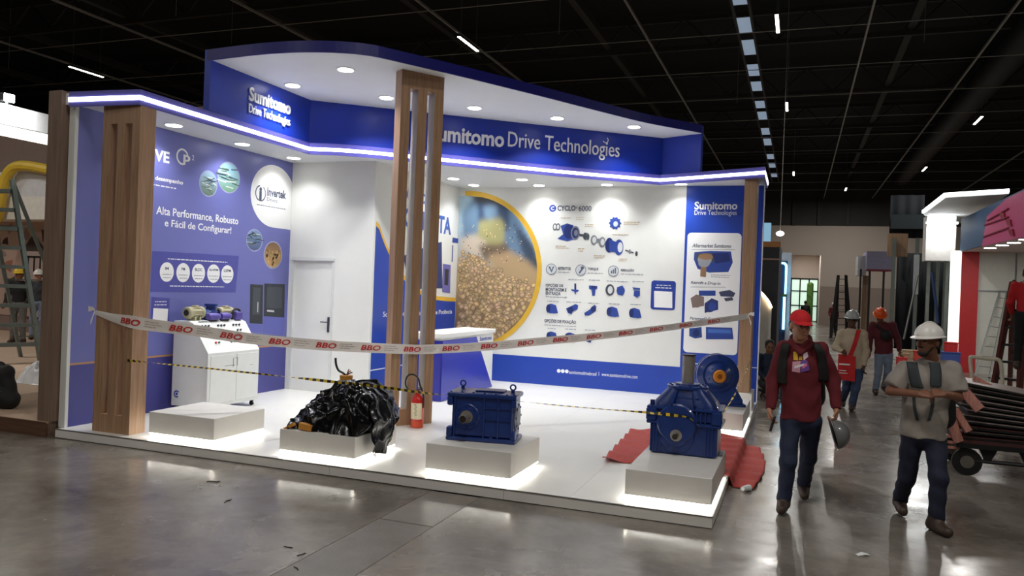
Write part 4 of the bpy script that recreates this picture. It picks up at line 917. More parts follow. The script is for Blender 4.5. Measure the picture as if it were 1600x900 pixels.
for i in range(NX):
    a = i/(NX-1)
    for j in range(NY):
        b_ = j/(NY-1); wd = 0.40*(1-0.30*a+0.12*math.sin(4*a)); y = 7.00+(b_-0.5)*wd-0.09*a
        fold_ = 0.020*math.sin(b_*15+1.5*a)*(0.5+0.5*a)+0.05*(ridge((a*1.6, b_*2.0, 0), 1.6)**3-0.4); bul = 0.09*math.sin(math.pi*min(1, a*1.05))*math.sin(math.pi*b_)
        G[i, j] = (-3.96+0.05*min(1, a*3)+bul+fold_, y, 0.70-0.54*a+0.02*math.sin(b_*5)+0.03*a*(b_-0.5))
MB().grid(G).build('hanging_tail', mat('black_film_tail', (24, 24, 27), 0.2, var=0.2, scale=20, spec=0.6, bump=0.25, bscale=14), cov, smooth=True, sharp=0, solid=0.003)
ORNG = mat('orange_cardboard', (204, 140, 54), 0.6, var=0.12)
M4 = np.array(Matrix.Translation((-4.60, 6.655, 0.405)) @ Matrix.Rotation(0.12, 4, 'Y'))
MB().box(-0.075, 0.075, -0.02, 0.03, -0.03, 0.035, M=M4, b=0.004).build('orange_flap', ORNG, cov)
M4 = np.array(Matrix.Translation((-4.80, 6.67, 0.385)) @ Matrix.Rotation(-0.5, 4, 'Y'))
MB().box(-0.07, 0.06, -0.02, 0.03, -0.012, 0.02, M=M4, b=0.004).build('orange_flap', ORNG, cov)
# amber junction piece with a cable end on top of the sheet
p = at_y(541, 590, 7.22)
jb = empty('cable_connector', p, label='amber connector with a loose black cable end above the black plastic sheet', cat='connector')
MB().lathe([(0, 0.062), (0.07, 0.07), (0.085, 0.07)], (0, 0, -0.06), (0, 0, 1), 14).build('connector_body', ORNG, jb, local=True, smooth=True)
P = smooth_path([np.array(q) for q in ((0, 0, 0.02), (-0.05, 0.01, 0.045), (-0.11, 0.015, 0.07), (-0.145, 0.02, 0.13), (-0.155, 0.02, 0.20))], 5); MB().tube(P, 0.012, 8).build('cable', BLACKR, jb, local=True, smooth=True)
for dx, dz, m in ((0.05, 0.075, 'red'), (0.03, 0.09, 'brown'), (0.07, 0.06, 'dark')):
    P = smooth_path([np.array(q) for q in ((0.0, 0, 0.02), (dx*0.5, 0.01, dz*0.8), (dx, 0.0, dz))], 4); MB().tube(P, 0.006, 6).build('wire_end', mat('wire_'+m, {'red': (150, 50, 40), 'brown': (120, 80, 40), 'dark': (40, 36, 34)}[m], 0.5), jb, local=True)

# ---- fire extinguisher
RED = mat('extinguisher_red', (196, 34, 24), 0.3, var=0.05, coat=0.3)
e = empty('fire_extinguisher', (-4.40, 8.72, PT), label='red fire extinguisher with black hose at the foot of the tall pillar', cat='fire extinguisher')
MB().lathe([(0, 0.07), (0.01, 0.078), (0.33, 0.078), (0.37, 0.07), (0.40, 0.045), (0.415, 0.03), (0.43, 0.028)], (0, 0, 0), (0, 0, 1), 28).build('cylinder', RED, e, smooth=True, local=True)
MB().lathe([(0.0, 0.0792), (0.075, 0.0792)], (0, 0, 0.008), (0, 0, 1), 28).build('base_band', mat('orange_red_band', (206, 72, 34), 0.4), e, smooth=True, local=True)
V = []; n = 18
for i in range(n+1):
    w = math.radians(-150+130*i/n)
    for z in (0.11, 0.31): V.append((0.0796*math.cos(w), 0.0796*math.sin(w), z))
lb = MB().add(V, [(2*i, 2*i+2, 2*i+3, 2*i+1) for i in range(n)]).build('label_sticker', mat('sticker_cream', (226, 214, 178), 0.5, var=0.05), e, smooth=True, local=True)
b = MB()
for k in range(6):
    w = math.radians(-88+(k % 2)*6); z = 0.285-0.025*k
    for dw in (0.0, 0.16): x, y = 0.081*math.cos(w+dw), 0.081*math.sin(w+dw); b.box(x-0.006, x+0.006, y-0.0008, y+0.0008, z, z+0.008)
b.build('print_marks', DGREY, lb, local=True)
b = MB(); b.cyl((0, 0, 0.42), (0, 0, 0.46), 0.024, n=12); b.cyl((-0.03, 0, 0.45), (0.03, 0, 0.45), 0.014, n=10); b.build('valve', RED, e, smooth=True, local=True)
b = MB(); b.box(-0.012, 0.012, -0.01, 0.01, 0.455, 0.47); b.box(-0.012, 0.05, -0.009, 0.009, 0.47, 0.478); b.box(-0.012, 0.06, -0.009, 0.009, 0.488, 0.496); b.build('lever', BLACKR, e, local=True)
P = smooth_path([np.array(q) for q in ((-0.03, -0.01, 0.45), (-0.09, -0.03, 0.44), (-0.16, -0.03, 0.52), (-0.15, -0.02, 0.62), (-0.08, -0.02, 0.655), (0.0, -0.02, 0.62), (0.03, -0.02, 0.54), (0.085, -0.02, 0.40), (0.088, -0.015, 0.25))], 6); MB().tube(P, 0.011, 8).build('hose', BLACKR, e, smooth=True, local=True)

# ---- counter with slanted blue front
ct = empty('counter', (-5.32, 11.8, PT), label='white reception counter with a slanted blue front panel', cat='counter')
MB().box(-5.60, -5.05, 10.75, 12.87, PT, 1.07).build('body', WHITE, ct)
MB().box(-5.63, -5.02, 10.72, 12.90, 1.07, 1.135, b=0.004).build('counter_top', WHITE, ct)
FC = Frame((-5.05, 0, 0), (0, 1))
mb = MB(); q = [FC.px(768, 604), FC.px(743.5, 531)]; FC.flat(mb, [(10.75, PT+0.01), (q[0][0], PT+0.01), (q[1][0], 1.03), (10.75, 1.03)], 0.012, 0.012); mb.build('blue_front_panel', mat('counter_blue', (44, 52, 168), 0.3, var=0.03), ct)
FC2 = Frame((0, 10.75, 0), (1, 0)); mb = MB(); FC2.flat(mb, [(-5.60, PT+0.01), (-5.05, PT+0.01), (-5.05, 1.03), (-5.60, 1.03)], 0.012, 0.012); mb.build('blue_end_panel', mat('counter_blue_end', (34, 38, 146), 0.3, var=0.03), ct)
mb = MB(); text_px(mb, FC, 'Sumitomo', 749.5, 533, 768, 532, 6.5, 0.0, 0.003, bold=0.02); mb.build('lettering', PBLUE, ct)

# ---- demonstration cabinet with motors
CABW = mat('cabinet_white', (222, 224, 222), 0.4, var=0.02)
cab = empty('demonstration_cabinet', (-7.36, 8.55, PT), label='white wheeled control cabinet with a sloped button panel by the violet wall', cat='cabinet')
prof = [(-7.65, 0.18), (-7.08, 0.18), (-7.08, 0.885), (-7.335, 1.26), (-7.40, 1.285), (-7.65, 1.285)]
V = [(x, 8.05, z) for x, z in prof]+[(x, 9.06, z) for x, z in prof]; n = len(prof)
MB().add(V, [tuple(range(n)), tuple(range(2*n-1, n-1, -1))]+[(i, n+i, n+(i+1) % n, (i+1) % n) for i in range(n)]).build('body', CABW, cab)
for y in (8.10, 8.60):
    MB().box(-7.08, -7.073, y, y+0.44, 0.22, 0.85, b=0.003).build('door', CABW, cab)
for (x, y) in ((-7.60, 8.11), (-7.60, 9.0), (-7.13, 8.11), (-7.13, 9.0)):
    c = MB(); c.cyl((x, y-0.012, 0.13), (x, y+0.012, 0.13), 0.03, n=14); c.box(x-0.02, x+0.02, y-0.016, y+0.016, 0.155, 0.18); c.build('caster', BLACKR, cab, smooth=True)
sl = np.array([-7.08+7.335, 0, 0.885-1.26]); sl /= np.linalg.norm(sl); nrm = np.array([-sl[2], 0, sl[0]])
def on_slope(y, t, h=0.0): return np.array([-7.335, y, 1.26])+sl*t+nrm*h
rn = random.Random(3)
for blk in range(3):
    for r_ in range(4):
        for c_ in range(2 if r_ % 2 else 3):
            y = 8.17+0.30*blk+0.06*c_+0.035*r_; t_ = 0.05+0.085*r_
            col = rn.choice(('button_red', 'button_black', 'button_black', 'button_green')) if r_ else 'button_black'
            m_ = mat(col, {'button_red': (190, 40, 60), 'button_black': (40, 42, 52), 'button_green': (60, 120, 90)}[col], 0.4)
            MB().cyl(on_slope(y, t_), on_slope(y, t_, 0.02), 0.014, n=10).build('button', m_, cab)
b = MB()
for (y0, y1, z0, z1) in ((8.36, 8.56, 0.70, 0.706), (8.52, 8.53, 0.68, 0.80), (8.60, 8.61, 0.69, 0.80), (8.55, 8.61, 0.795, 0.80), (8.86, 8.93, 0.68, 0.684)): b.box(-7.0725, -7.0715, y0, y1, z0, z1)
b.build('printed_mark', DGREY, cab)
FCAB = Frame((0, 8.05, 0), (1, 0)); mb = MB(); FCAB.ring(mb, -7.565, 0.33, 0.03, 0.048, 0.002, 24, 0.6, 5.4); FCAB.disc(mb, -7.565, 0.33, 0.018, n=0.002); mb.build('round_emblem', PBLUE, cab)
KHAKI = mat('khaki_motor', (170, 164, 132), 0.45, var=0.08)
PURP = mat('purple_motor', (84, 72, 150), 0.4, var=0.08)
def motor(y0, y1, x, z, r, m, label, fins=10):
    t = empty('electric_motor', (x, (y0+y1)/2, z-r-0.02), label=label, cat='motor', group='small motors on the cabinet')
    L = y1-y0
    MB().lathe([(0, r*0.8), (0.01, r*0.92), (L*0.22, r*0.92), (L*0.24, r*0.85), (L*0.78, r*0.85), (L*0.8, r*0.95), (L*0.97, r*0.95), (L, r*0.8)], (x, y0, z), (0, 1, 0), 24).build('casing', m, t, smooth=True); casing = t.children[0]
    for k in range(fins):
        w = 2*math.pi*k/fins; M4 = Matrix.Translation((x, y0+L*0.5, z)) @ Matrix.Rotation(w, 4, 'Y'); MB().box(-0.004, 0.004, -L*0.27, L*0.27, r*0.8, r, M=np.array(M4)).build('fin', m, casing)
    MB().cyl((x, y0-0.004, z), (x, y0+0.01, z), r*0.5, n=16).build('fan_grille', BLACKR, t)
    for yy in (y0+L*0.3, y0+L*0.6): MB().box(x-r*0.8, x+r*0.8, yy, yy+0.03, z-r-0.02, z-r*0.6).build('foot', m, t)
    MB().box(x-0.03, x+0.05, y0+L*0.4, y0+L*0.65, z+r*0.7, z+r*1.15, b=0.006).build('terminal_box', m, t)
motor(8.13, 8.41, -7.53, 1.39, 0.085, KHAKI, 'khaki motor at the camera end of the white cabinet top')
motor(8.72, 8.98, -7.53, 1.385, 0.08, KHAKI, 'khaki motor at the far end of the white cabinet top')
t = empty('gear_motor', (-7.53, 8.57, 1.285), label='bright blue upright gear unit between the two khaki motors', cat='gear unit')
b = MB(); b.box(-7.61, -7.45, 8.50, 8.66, 1.285, 1.42, b=0.02); b.build('gear_case', GBLUE, t, smooth=True)
MB().lathe([(0, 0.07), (0.05, 0.07), (0.055, 0.09), (0.085, 0.09)], (-7.53, 8.59, 1.42), (0, 0, 1), 24).build('upright_flange', GBLUE, t, smooth=True)
MB().lathe([(0, 0.075), (0.05, 0.06), (0.07, 0.06)], (-7.53, 8.50, 1.36), (0, -1, 0), 22).build('side_flange', GBLUE, t, smooth=True)
for i, (y0, y1) in enumerate(((8.36, 8.56), (8.60, 8.78))):
    t = empty('servo_gear_unit', (-7.375, (y0+y1)/2, 1.285), label=('nearer' if i == 0 else 'farther')+' violet gear unit on the front lip of the cabinet top', cat='gear unit', group='small motors on the cabinet')
    MB().lathe([(0, 0.04), (0.02, 0.052), (y1-y0-0.05, 0.052), (y1-y0-0.045, 0.042), (y1-y0, 0.042)], (-7.375, y0, 1.34), (0, 1, 0), 20).build('gear_case', PURP, t, smooth=True)
    MB().lathe([(0, 0.03), (0.03, 0.03)], (-7.375, y1-0.03, 1.34), (0, 1, 0), 18).build('bright_collar', STEEL, t, smooth=True)
    MB().box(-7.41, -7.345, y0+0.02, y1-0.04, 1.285, 1.30).build('foot', BLACKR, t)
t = empty('hand_drive', (-7.375, 8.93, 1.285), label='black handled violet drive unit at the far end of the cabinet', cat='drive unit')
b = MB(); b.box(-7.41, -7.345, 8.88, 9.02, 1.285, 1.40, b=0.012); b.build('case', PURP, t, smooth=True)
MB().tube(smooth_path([np.array(q) for q in ((-7.375, 8.83, 1.29), (-7.375, 8.83, 1.38), (-7.375, 8.87, 1.43), (-7.375, 8.95, 1.43), (-7.375, 9.0, 1.39))], 5), 0.016, 8).build('handle', BLACKR, t, smooth=True)
sheet = MB().add([(-7.46, 8.20, 1.2855), (-7.345, 8.17, 1.2875), (-7.345, 8.34, 1.290), (-7.46, 8.37, 1.2865)], [(0, 1, 2, 3)]).build('paper_sheet', mat('paper_white', (232, 236, 234), 0.6), label='white sheet of paper lying on the cabinet top', cat='paper', solid=0.001)

# ---- red cloth behind the corner plinth, hanging over the platform edge
CLOTH = mat('red_cloth', (176, 66, 58), 0.75, var=0.08, scale=14, bump=0.1, bscale=200)
NU, NV = 70, 46; G = np.zeros((NU, NV, 3))
for i in range(NU):
    a = i/(NU-1)
    for j in range(NV):
        b_ = j/(NV-1)
        yl, yh = 7.98+0.10*math.sin(4*a)+0.05*a, 10.05+0.22*a
        s_ = -1.86-0.10*b_+1.58*a+(0.12*math.sin(3*b_))*a       # distance coordinate across
        y = yl+(yh-yl)*b_; f = 0.018*(1+math.sin(y*17+3*math.sin(s_*4)+a*4))+0.022*max(0, mnoise.noise(Vector((s_*3, y*2.2, 3.3))))
        edge_x = PX1+0.008
        if s_ < edge_x: x, z = s_, PT+0.006+f*(0.4+0.6*min(1, abs(s_-edge_x)*4))
        elif s_ < edge_x+0.11: x, z = edge_x+(s_-edge_x)*0.35+f*0.4, PT+0.006-(s_-edge_x)*0.9
        else: x, z = edge_x+0.04+(s_-edge_x-0.11)+f*0.3, 0.004+f
        G[i, j] = (x, y, z)
MB().grid(G).build('red_cloth', CLOTH, smooth=True, sharp=0, solid=0.002, label='crumpled red cloth behind the corner plinth hanging over the platform edge', cat='cloth')
cup = at_z(1165, 768, 0); M4 = np.array(Matrix.Translation((cup[0], cup[1], 0.032)) @ Matrix.Rotation(0.9, 4, 'Z'))
b = MB(); V = []
for k, (h_, r_) in enumerate(((-0.045, 0.026), (0.0, 0.03), (0.05, 0.036), (0.05, 0.032), (-0.04, 0.022))):
    for i in range(16): w = 2*math.pi*i/16; V.append((h_+0.004*math.sin(3*w+k), r_*math.cos(w)*(1+0.08*math.sin(2*w)), r_*0.85*math.sin(w)))
b.add(V, [(k*16+i, k*16+(i+1) % 16, (k+1)*16+(i+1) % 16, (k+1)*16+i) for k in range(4) for i in range(16)]+[tuple(64+i for i in range(16))], M=M4); b.build('paper_cup', mat('paper_white', (232, 236, 234), 0.6), label='crushed white paper cup on the floor beside the red cloth', cat='cup', smooth=True)
pp_ = at_z(1348, 868, 0)
M4 = np.array(Matrix.Translation((pp_[0], pp_[1], 0.004)) @ Matrix.Rotation(0.5, 4, 'Z')); b = MB(); b.add([(-0.05, -0.02, 0), (0.0, -0.03, 0.012), (0.055, -0.01, 0), (0.05, 0.02, 0.004), (0, 0.02, 0.016), (-0.05, 0.015, 0.002)], [(0, 1, 4, 5), (1, 2, 3, 4)], M=M4); b.build('paper_scrap', MATS['paper_white'], label='torn scrap of white paper on the open floor', cat='paper', solid=0.001)
for k, (x, y) in enumerate(((333, 753), (357, 783), (447, 854), (465, 868), (463, 891))):
    q = at_z(x, y, 0); M4 = np.array(Matrix.Translation((q[0], q[1], 0.003)) @ Matrix.Rotation(0.4+k*1.3, 4, 'Z'))
    b = MB(); P = [(-0.06, 0, 0), (-0.02, 0.012, 0.002), (0.03, -0.004, 0.0), (0.06, 0.012, 0.003)]; b.tube(P if k in (0, 1) else P[:2]+[(0.01, 0.008, 0)], 0.004, 5); vv = np.concatenate(b.v)@M4[:3, :3].T+M4[:3, 3]; b.v = [vv]
    b.build('floor_scrap', BLACKR, label=('longest', 'second longest', 'smallest', 'middle', 'nearest')[k]+' dark scrap of cable tie lying on the concrete', cat='scrap', group='dark scraps on the concrete')

# ---- barrier tape printed BBO, from the left pillar past the tall pillar to the right one
def plane_pt(x, y, A, B):
    A = np.array([*A, 0.0]); d = np.array([B[0]-A[0], B[1]-A[1], 0]); nn = np.array([d[1], -d[0], 0]); r_ = ray(x, y); return EYE+r_*(((A-EYE) @ nn)/(r_ @ nn))
segA, segB, segC = ((-6.84, 6.585), (-4.705, 8.535)), ((-4.705, 8.535), (-4.335, 9.02)), ((-4.335, 9.02), (-0.655, 12.84))
pts = [at_y(150, 488, 6.595), at_y(178, 497, 6.595), at_y(206, 503, 6.59)]
for (x, y) in ((230, 507), (300, 516), (400, 530), (500, 539), (570, 543), (618, 545)): pts.append(plane_pt(x, y, *segA))
for (x, y) in ((650, 546), (676, 545.5)): pts.append(plane_pt(x, y, *segB))
for (x, y) in ((720, 543.5), (780, 539.5), (860, 532), (940, 524.5), (1020, 515), (1100, 504), (1150, 497), (1168, 494)): pts.append(plane_pt(x, y, *segC))
path = smooth_path(pts, 10); path = np.array(path)
TAPEW = mat('white_barrier_film', (232, 226, 220), 0.45, var=0.02)
tape = empty('barrier_tape', path[0], label='white barrier tape with red letters strung across the stand front', cat='tape')
seg = np.linalg.norm(np.diff(path, axis=0), axis=1); arc = np.concatenate([[0], np.cumsum(seg)])
def tape_at(s): return np.array([np.interp(s, arc, path[:, k]) for k in range(3)])
NS = 260; ss = np.linspace(0, arc[-1], NS); G = np.zeros((NS, 5, 3)); wid = lambda s: 0.070*(0.35+0.65*min(1, s/0.5))*(1-0.36*s/arc[-1])
def tframe(s):
    a, b = tape_at(max(0, s-0.04)), tape_at(min(arc[-1], s+0.04)); d = (b-a)/np.linalg.norm(b-a); h = np.array([d[0], d[1], 0]); h /= np.linalg.norm(h); up_ = np.cross(np.array([h[1], -h[0], 0]), d); nrm_ = np.array([h[1], -h[0], 0]); tl = 0.16*math.sin(s*1.3)+0.25*math.sin(s*0.6+1)*(s/arc[-1]); up2 = up_*math.cos(tl)+nrm_*math.sin(tl)
    if up2[2] < 0: up2 = -up2
    return d, up2, np.cross(d, up2)
for i, s_ in enumerate(ss):
    c = tape_at(s_); d, u_, n_ = tframe(s_)
    for k in range(5): v_ = -1+k*0.5; G[i, k] = c+u_*wid(s_)*v_+n_*0.006*math.sin(v_*2.4+s_*6)*0.6
MB().grid(G).build('film', TAPEW, tape, smooth=True, sharp=0)
TRED = mat('tape_red_ink', (200, 40, 36), 0.45); TGR = mat('tape_grey_ink', (170, 156, 150), 0.5)
Vt, Ft = text_arrays('BBO', 0.02)
s0 = arc[np.argmin(np.abs(path[:, 0]+6.94))]-0.06
for k in range(16):
    s1 = s0+0.54*k
    if s1+0.34 > arc[-1]: break
    W = []
    for v in Vt:
        s_ = s1+v[0]*0.235+0.02*v[1]; c = tape_at(s_); d, u_, n_ = tframe(s_); W.append(c+u_*wid(s_)*(v[1]-0.5)*1.05+n_*(0.005+0.0015*v[2]))
    MB().add(W, Ft).build('lettering', TRED, tape)
    b = MB()
    for r_, (a0, a1) in enumerate(((0.29, 0.44), (0.29, 0.47), (0.29, 0.42))):
        for q_ in range(3):
            sa = s1+a0+(a1-a0)*q_/3; sb = sa+(a1-a0)/3-0.008; Q = []
            for (s_, hh_) in ((sa, 0), (sb, 0), (sb, 0.10), (sa, 0.10)): c = tape_at(s_); d, u_, n_ = tframe(s_); Q.append(c+u_*wid(s_)*(0.42-0.42*r_+hh_)+n_*0.005)
            b.add(Q, [(0, 1, 2, 3)])
    b.build('small_print', TGR, tape)
# loose ends at both ties
for (c, s_) in ((path[0], -1), (path[-1], 1)):
    for k in range(2):
        P = np.array([c+np.array([s_*0.02*i*(1 if k else 0.6), -0.005-0.002*i, (0.012 if k else -0.02)*i+0.02*math.sin(i)]) for i in range(6)]); G = np.zeros((6, 2, 3))
        for i in range(6): G[i, 0] = P[i]+np.array([0, 0, 0.012+0.004*i]); G[i, 1] = P[i]-np.array([0, 0, 0.012+0.004*i])
        MB().grid(G).build('loose_end', TAPEW, tape)

# ---- yellow and black twisted tape
YEL = mat('tape_yellow', (226, 196, 50), 0.45); TBK = mat('tape_black', (24, 24, 24), 0.45)
def hazard(pts, width, label, period=0.075, twist=2.2, flatten=1.0):
    P = np.array(smooth_path(pts, 10)); sg = np.linalg.norm(np.diff(P, axis=0), axis=1); ar = np.concatenate([[0], np.cumsum(sg)]); n_ = int(ar[-1]/0.0125)+2; b = MB(); V = []
    for i in range(n_):
        s_ = ar[-1]*i/(n_-1); c = np.array([np.interp(s_, ar, P[:, k]) for k in range(3)]); a = np.array([np.interp(max(0, s_-0.03), ar, P[:, k]) for k in range(3)]); e_ = np.array([np.interp(min(ar[-1], s_+0.03), ar, P[:, k]) for k in range(3)])
        d = (e_-a)/np.linalg.norm(e_-a); h = np.cross(d, (0, 0, 1)); h /= np.linalg.norm(h); u_ = np.cross(h, d); w = twist*s_+0.8*math.sin(s_*3.1); q = (math.cos(w)*u_+math.sin(w)*h*flatten)*width*(0.55+0.45*abs(math.cos(w*0.5)))
        V += [c-q, c+q]
    Fc = [(2*i, 2*i+2, 2*i+3, 2*i+1) for i in range(n_-1)]; b.add(V, Fc); b.mi = [1 if (i*0.0125) % period < period*0.5 else 0 for i in range(n_-1)]
    return b.build('hazard_tape', [YEL, TBK], label=label, cat='tape', group='yellow and black twisted tapes')
hz = [at_y(199, 563, 6.60)]+[at_y(x, y, Y) for (x, y, Y) in ((300, 573, 6.62), (400, 583.5, 6.63), (470, 591, 6.70), (520, 596.5, 6.80), (560, 600.5, 6.86), (606, 606, 6.90), (660, 613.5, 6.92), (705, 618.0, 6.91), (760, 622.5, 6.96), (815, 627.5, 7.03), (880, 634, 7.12), (950, 640, 7.24), (1012, 644.5, 7.375), (1050, 648.5, 7.372), (1076, 653, 7.375), (1086, 661, 7.375), (1097, 669, 7.375))]
hazard(hz, 0.0145, 'yellow and black twisted tape sagging over the plinths and gearboxes')
hazard([at_y(1111, 667, 7.46), at_y(1118, 662, 7.60), at_y(1124, 655, 8.0), plane_pt(1150, 608, (-0.62, 7.9), (-0.65, 12.7)), at_x(1172, 567, -0.668)][:3]+[np.array((-0.64, 10.2, 0.78)), np.array((-0.655, 12.95, 0.92))], 0.013, 'thin yellow tape rising from the corner gearbox to the right oak pillar', twist=1.2, period=0.3)
# ================================================================== bodies: signed distance shapes -> one continuous skin
A3 = lambda *v: np.array(v, float)
def unit(v): v = np.array(v, float); return v/(np.linalg.norm(v)+1e-9)
def cone(a, b, ra, rb, k=0.03, ax=None, sq=1.0, clip=None): return dict(t='c', a=A3(*a), b=A3(*b), ra=ra, rb=rb, k=k, ax=ax, sq=sq, clip=clip)
def elli(c, r, R=None, k=0.03, clip=None): return dict(t='e', c=A3(*c), r=A3(*r), R=np.eye(3) if R is None else np.array(R), k=k, clip=clip)
def p_eval(p, X, Y, Z):
    if p['t'] == 'c':
        a, b = p['a'], p['b']; ba = b-a; L2 = ba @ ba+1e-9
        dx, dy, dz = X-a[0], Y-a[1], Z-a[2]
        t = np.clip((dx*ba[0]+dy*ba[1]+dz*ba[2])/L2, 0, 1); qx, qy, qz = dx-t*ba[0], dy-t*ba[1], dz-t*ba[2]
        q2 = qx*qx+qy*qy+qz*qz
        if p['ax'] is not None:
            ax = p['ax']; c = qx*ax[0]+qy*ax[1]+qz*ax[2]; q2 = q2-c*c+(c/p['sq'])**2
        d = np.sqrt(q2)-(p['ra']+(p['rb']-p['ra'])*t)
    else:
        R, c, r = p['R'], p['c'], p['r']; dx, dy, dz = X-c[0], Y-c[1], Z-c[2]
        u = [(dx*R[0, i]+dy*R[1, i]+dz*R[2, i]) for i in range(3)]
        k0 = np.sqrt(sum((u[i]/r[i])**2 for i in range(3))); k1 = np.sqrt(sum((u[i]/r[i]**2)**2 for i in range(3)))+1e-9
        d = k0*(k0-1)/k1
    if p['clip'] is not None:
        for (pt, n) in p['clip']: d = np.maximum(d, (X-pt[0])*n[0]+(Y-pt[1])*n[1]+(Z-pt[2])*n[2])
    return d
def smin(a, b, k):
    h = np.clip(0.5+0.5*(a-b)/k, 0, 1); return a*(1-h)+b*h-k*h*(1-h)
def p_bounds(p):
    if p['t'] == 'c': r = max(p['ra'], p['rb'])*max(1, p['sq']); return np.minimum(p['a'], p['b'])-r, np.maximum(p['a'], p['b'])+r
    r = np.max(p['r']); return p['c']-r, p['c']+r
def field_at(prims, P):
    d = np.full(len(P), 9.0)
    for p in prims: d = smin(d, p_eval(p, P[:, 0], P[:, 1], P[:, 2]), p['k'])
    return d
def sdf_mesh(prims, vox, wrinkle=None):
    B = [p_bounds(p) for p in prims]; lo = np.min([b[0] for b in B], 0)-3*vox; hi = np.max([b[1] for b in B], 0)+3*vox
    n = np.ceil((hi-lo)/vox).astype(int)+1; ax = [lo[i]+vox*np.arange(n[i]) for i in range(3)]
    D = np.full(tuple(n), 0.3)
    for p, (bl, bh) in zip(prims, B):
        m = p['k']+3*vox; i0 = np.clip(((bl-m-lo)/vox).astype(int), 0, n-1); i1 = np.clip(np.ceil((bh+m-lo)/vox).astype(int)+1, 1, n)
        sl = tuple(slice(i0[i], i1[i]) for i in range(3)); X = ax[0][sl[0]][:, None, None]; Y = ax[1][sl[1]][None, :, None]; Z = ax[2][sl[2]][None, None, :]
        D[sl] = smin(D[sl], p_eval(p, X, Y, Z), p['k'])
    if wrinkle is not None: D = D+wrinkle(ax[0][:, None, None], ax[1][None, :, None], ax[2][None, None, :])
    S = D < 0; c = [S[i:n[0]-1+i, j:n[1]-1+j, k:n[2]-1+k] for i in (0, 1) for j in (0, 1) for k in (0, 1)]
    cnt = sum(x.astype(np.int8) for x in c); I = np.argwhere((cnt > 0) & (cnt < 8))
    acc = np.zeros((len(I), 3)); num = np.zeros(len(I)); cor = [(i, j, k) for i in (0, 1) for j in (0, 1) for k in (0, 1)]
    for a in range(8):
        for b in range(a+1, 8):
            if sum(abs(cor[a][q]-cor[b][q]) for q in range(3)) != 1: continue
            da = D[I[:, 0]+cor[a][0], I[:, 1]+cor[a][1], I[:, 2]+cor[a][2]]; db = D[I[:, 0]+cor[b][0], I[:, 1]+cor[b][1], I[:, 2]+cor[b][2]]
            m = (da < 0) != (db < 0); t = np.where(m, da/(da-db+1e-12), 0)
            P = np.array(cor[a])[None]+t[:, None]*(np.array(cor[b])-np.array(cor[a]))[None]; acc += P*m[:, None]; num += m
    V = lo+vox*(I+acc/np.maximum(num, 1)[:, None]); idx = np.full(tuple(n), -1); idx[I[:, 0], I[:, 1], I[:, 2]] = np.arange(len(I)); Fc = []
    for q in range(3):
        o = [0, 0, 0]; o[q] = 1; s0 = S[:n[0]-o[0], :n[1]-o[1], :n[2]-o[2]]; s1 = S[o[0]:, o[1]:, o[2]:]; E = np.argwhere(s0 != s1); a, b = (q+1) % 3, (q+2) % 3
        E = E[(E[:, a] > 0) & (E[:, b] > 0)]; ea = np.zeros(3, int); ea[a] = 1; eb = np.zeros(3, int); eb[b] = 1
        g = lambda K: idx[K[:, 0], K[:, 1], K[:, 2]]
        f = np.stack([g(E-ea-eb), g(E-eb), g(E), g(E-ea)], 1); flip = ~S[E[:, 0], E[:, 1], E[:, 2]]; f[flip] = f[flip][:, ::-1]; Fc.append(f[(f >= 0).all(1)])
    return V, np.concatenate(Fc)
def relax(V, Fc, it=2, w=0.5):
    Fc = np.asarray(Fc)
    for _ in range(it):
        s = np.zeros_like(V); c = np.zeros(len(V))
        for a, b in ((0, 1), (1, 2), (2, 3), (3, 0)):
            np.add.at(s, Fc[:, a], V[Fc[:, b]]); np.add.at(s, Fc[:, b], V[Fc[:, a]]); np.add.at(c, Fc[:, a], 1); np.add.at(c, Fc[:, b], 1)
        V = V*(1-w)+w*s/np.maximum(c, 1)[:, None]
    return V
def skin(mb, prims, vox, wrinkle=None, it=1):
    V, Fc = sdf_mesh(prims, vox, wrinkle); mb.add(relax(V, Fc, it), Fc.tolist()); return mb
def project(prims, P, d, off=0.004, steps=40):
    P = np.array(P, float); d = unit(d); t = np.zeros(len(P))
    for _ in range(steps): t += np.clip(field_at(prims, P+d*t[:, None])-off, -0.05, 0.05)*0.9
    return P+d*t[:, None]
def patch_on(prims, quad, d, nu=10, nv=8, off=0.004):
    """a quad (4 corner points in front of the garment) dropped on it along d"""
    q = [np.array(c, float) for c in quad]; G = []
    for i in range(nu+1):
        for j in range(nv+1): a, b = i/nu, j/nv; G.append((q[0]*(1-a)+q[1]*a)*(1-b)+(q[3]*(1-a)+q[2]*a)*b)
    return project(prims, G, d, off).reshape(nu+1, nv+1, 3)
def strap_on(prims, pts, d, w, off=0.008, side=(1, 0, 0)):
    P = np.array(smooth_path(pts, 6)); s = unit(side); G = np.stack([P-s*w/2, P-s*w/4, P+s*w/4, P+s*w/2], 1); sh = G.shape; return project(prims, G.reshape(-1, 3), d, off).reshape(sh)

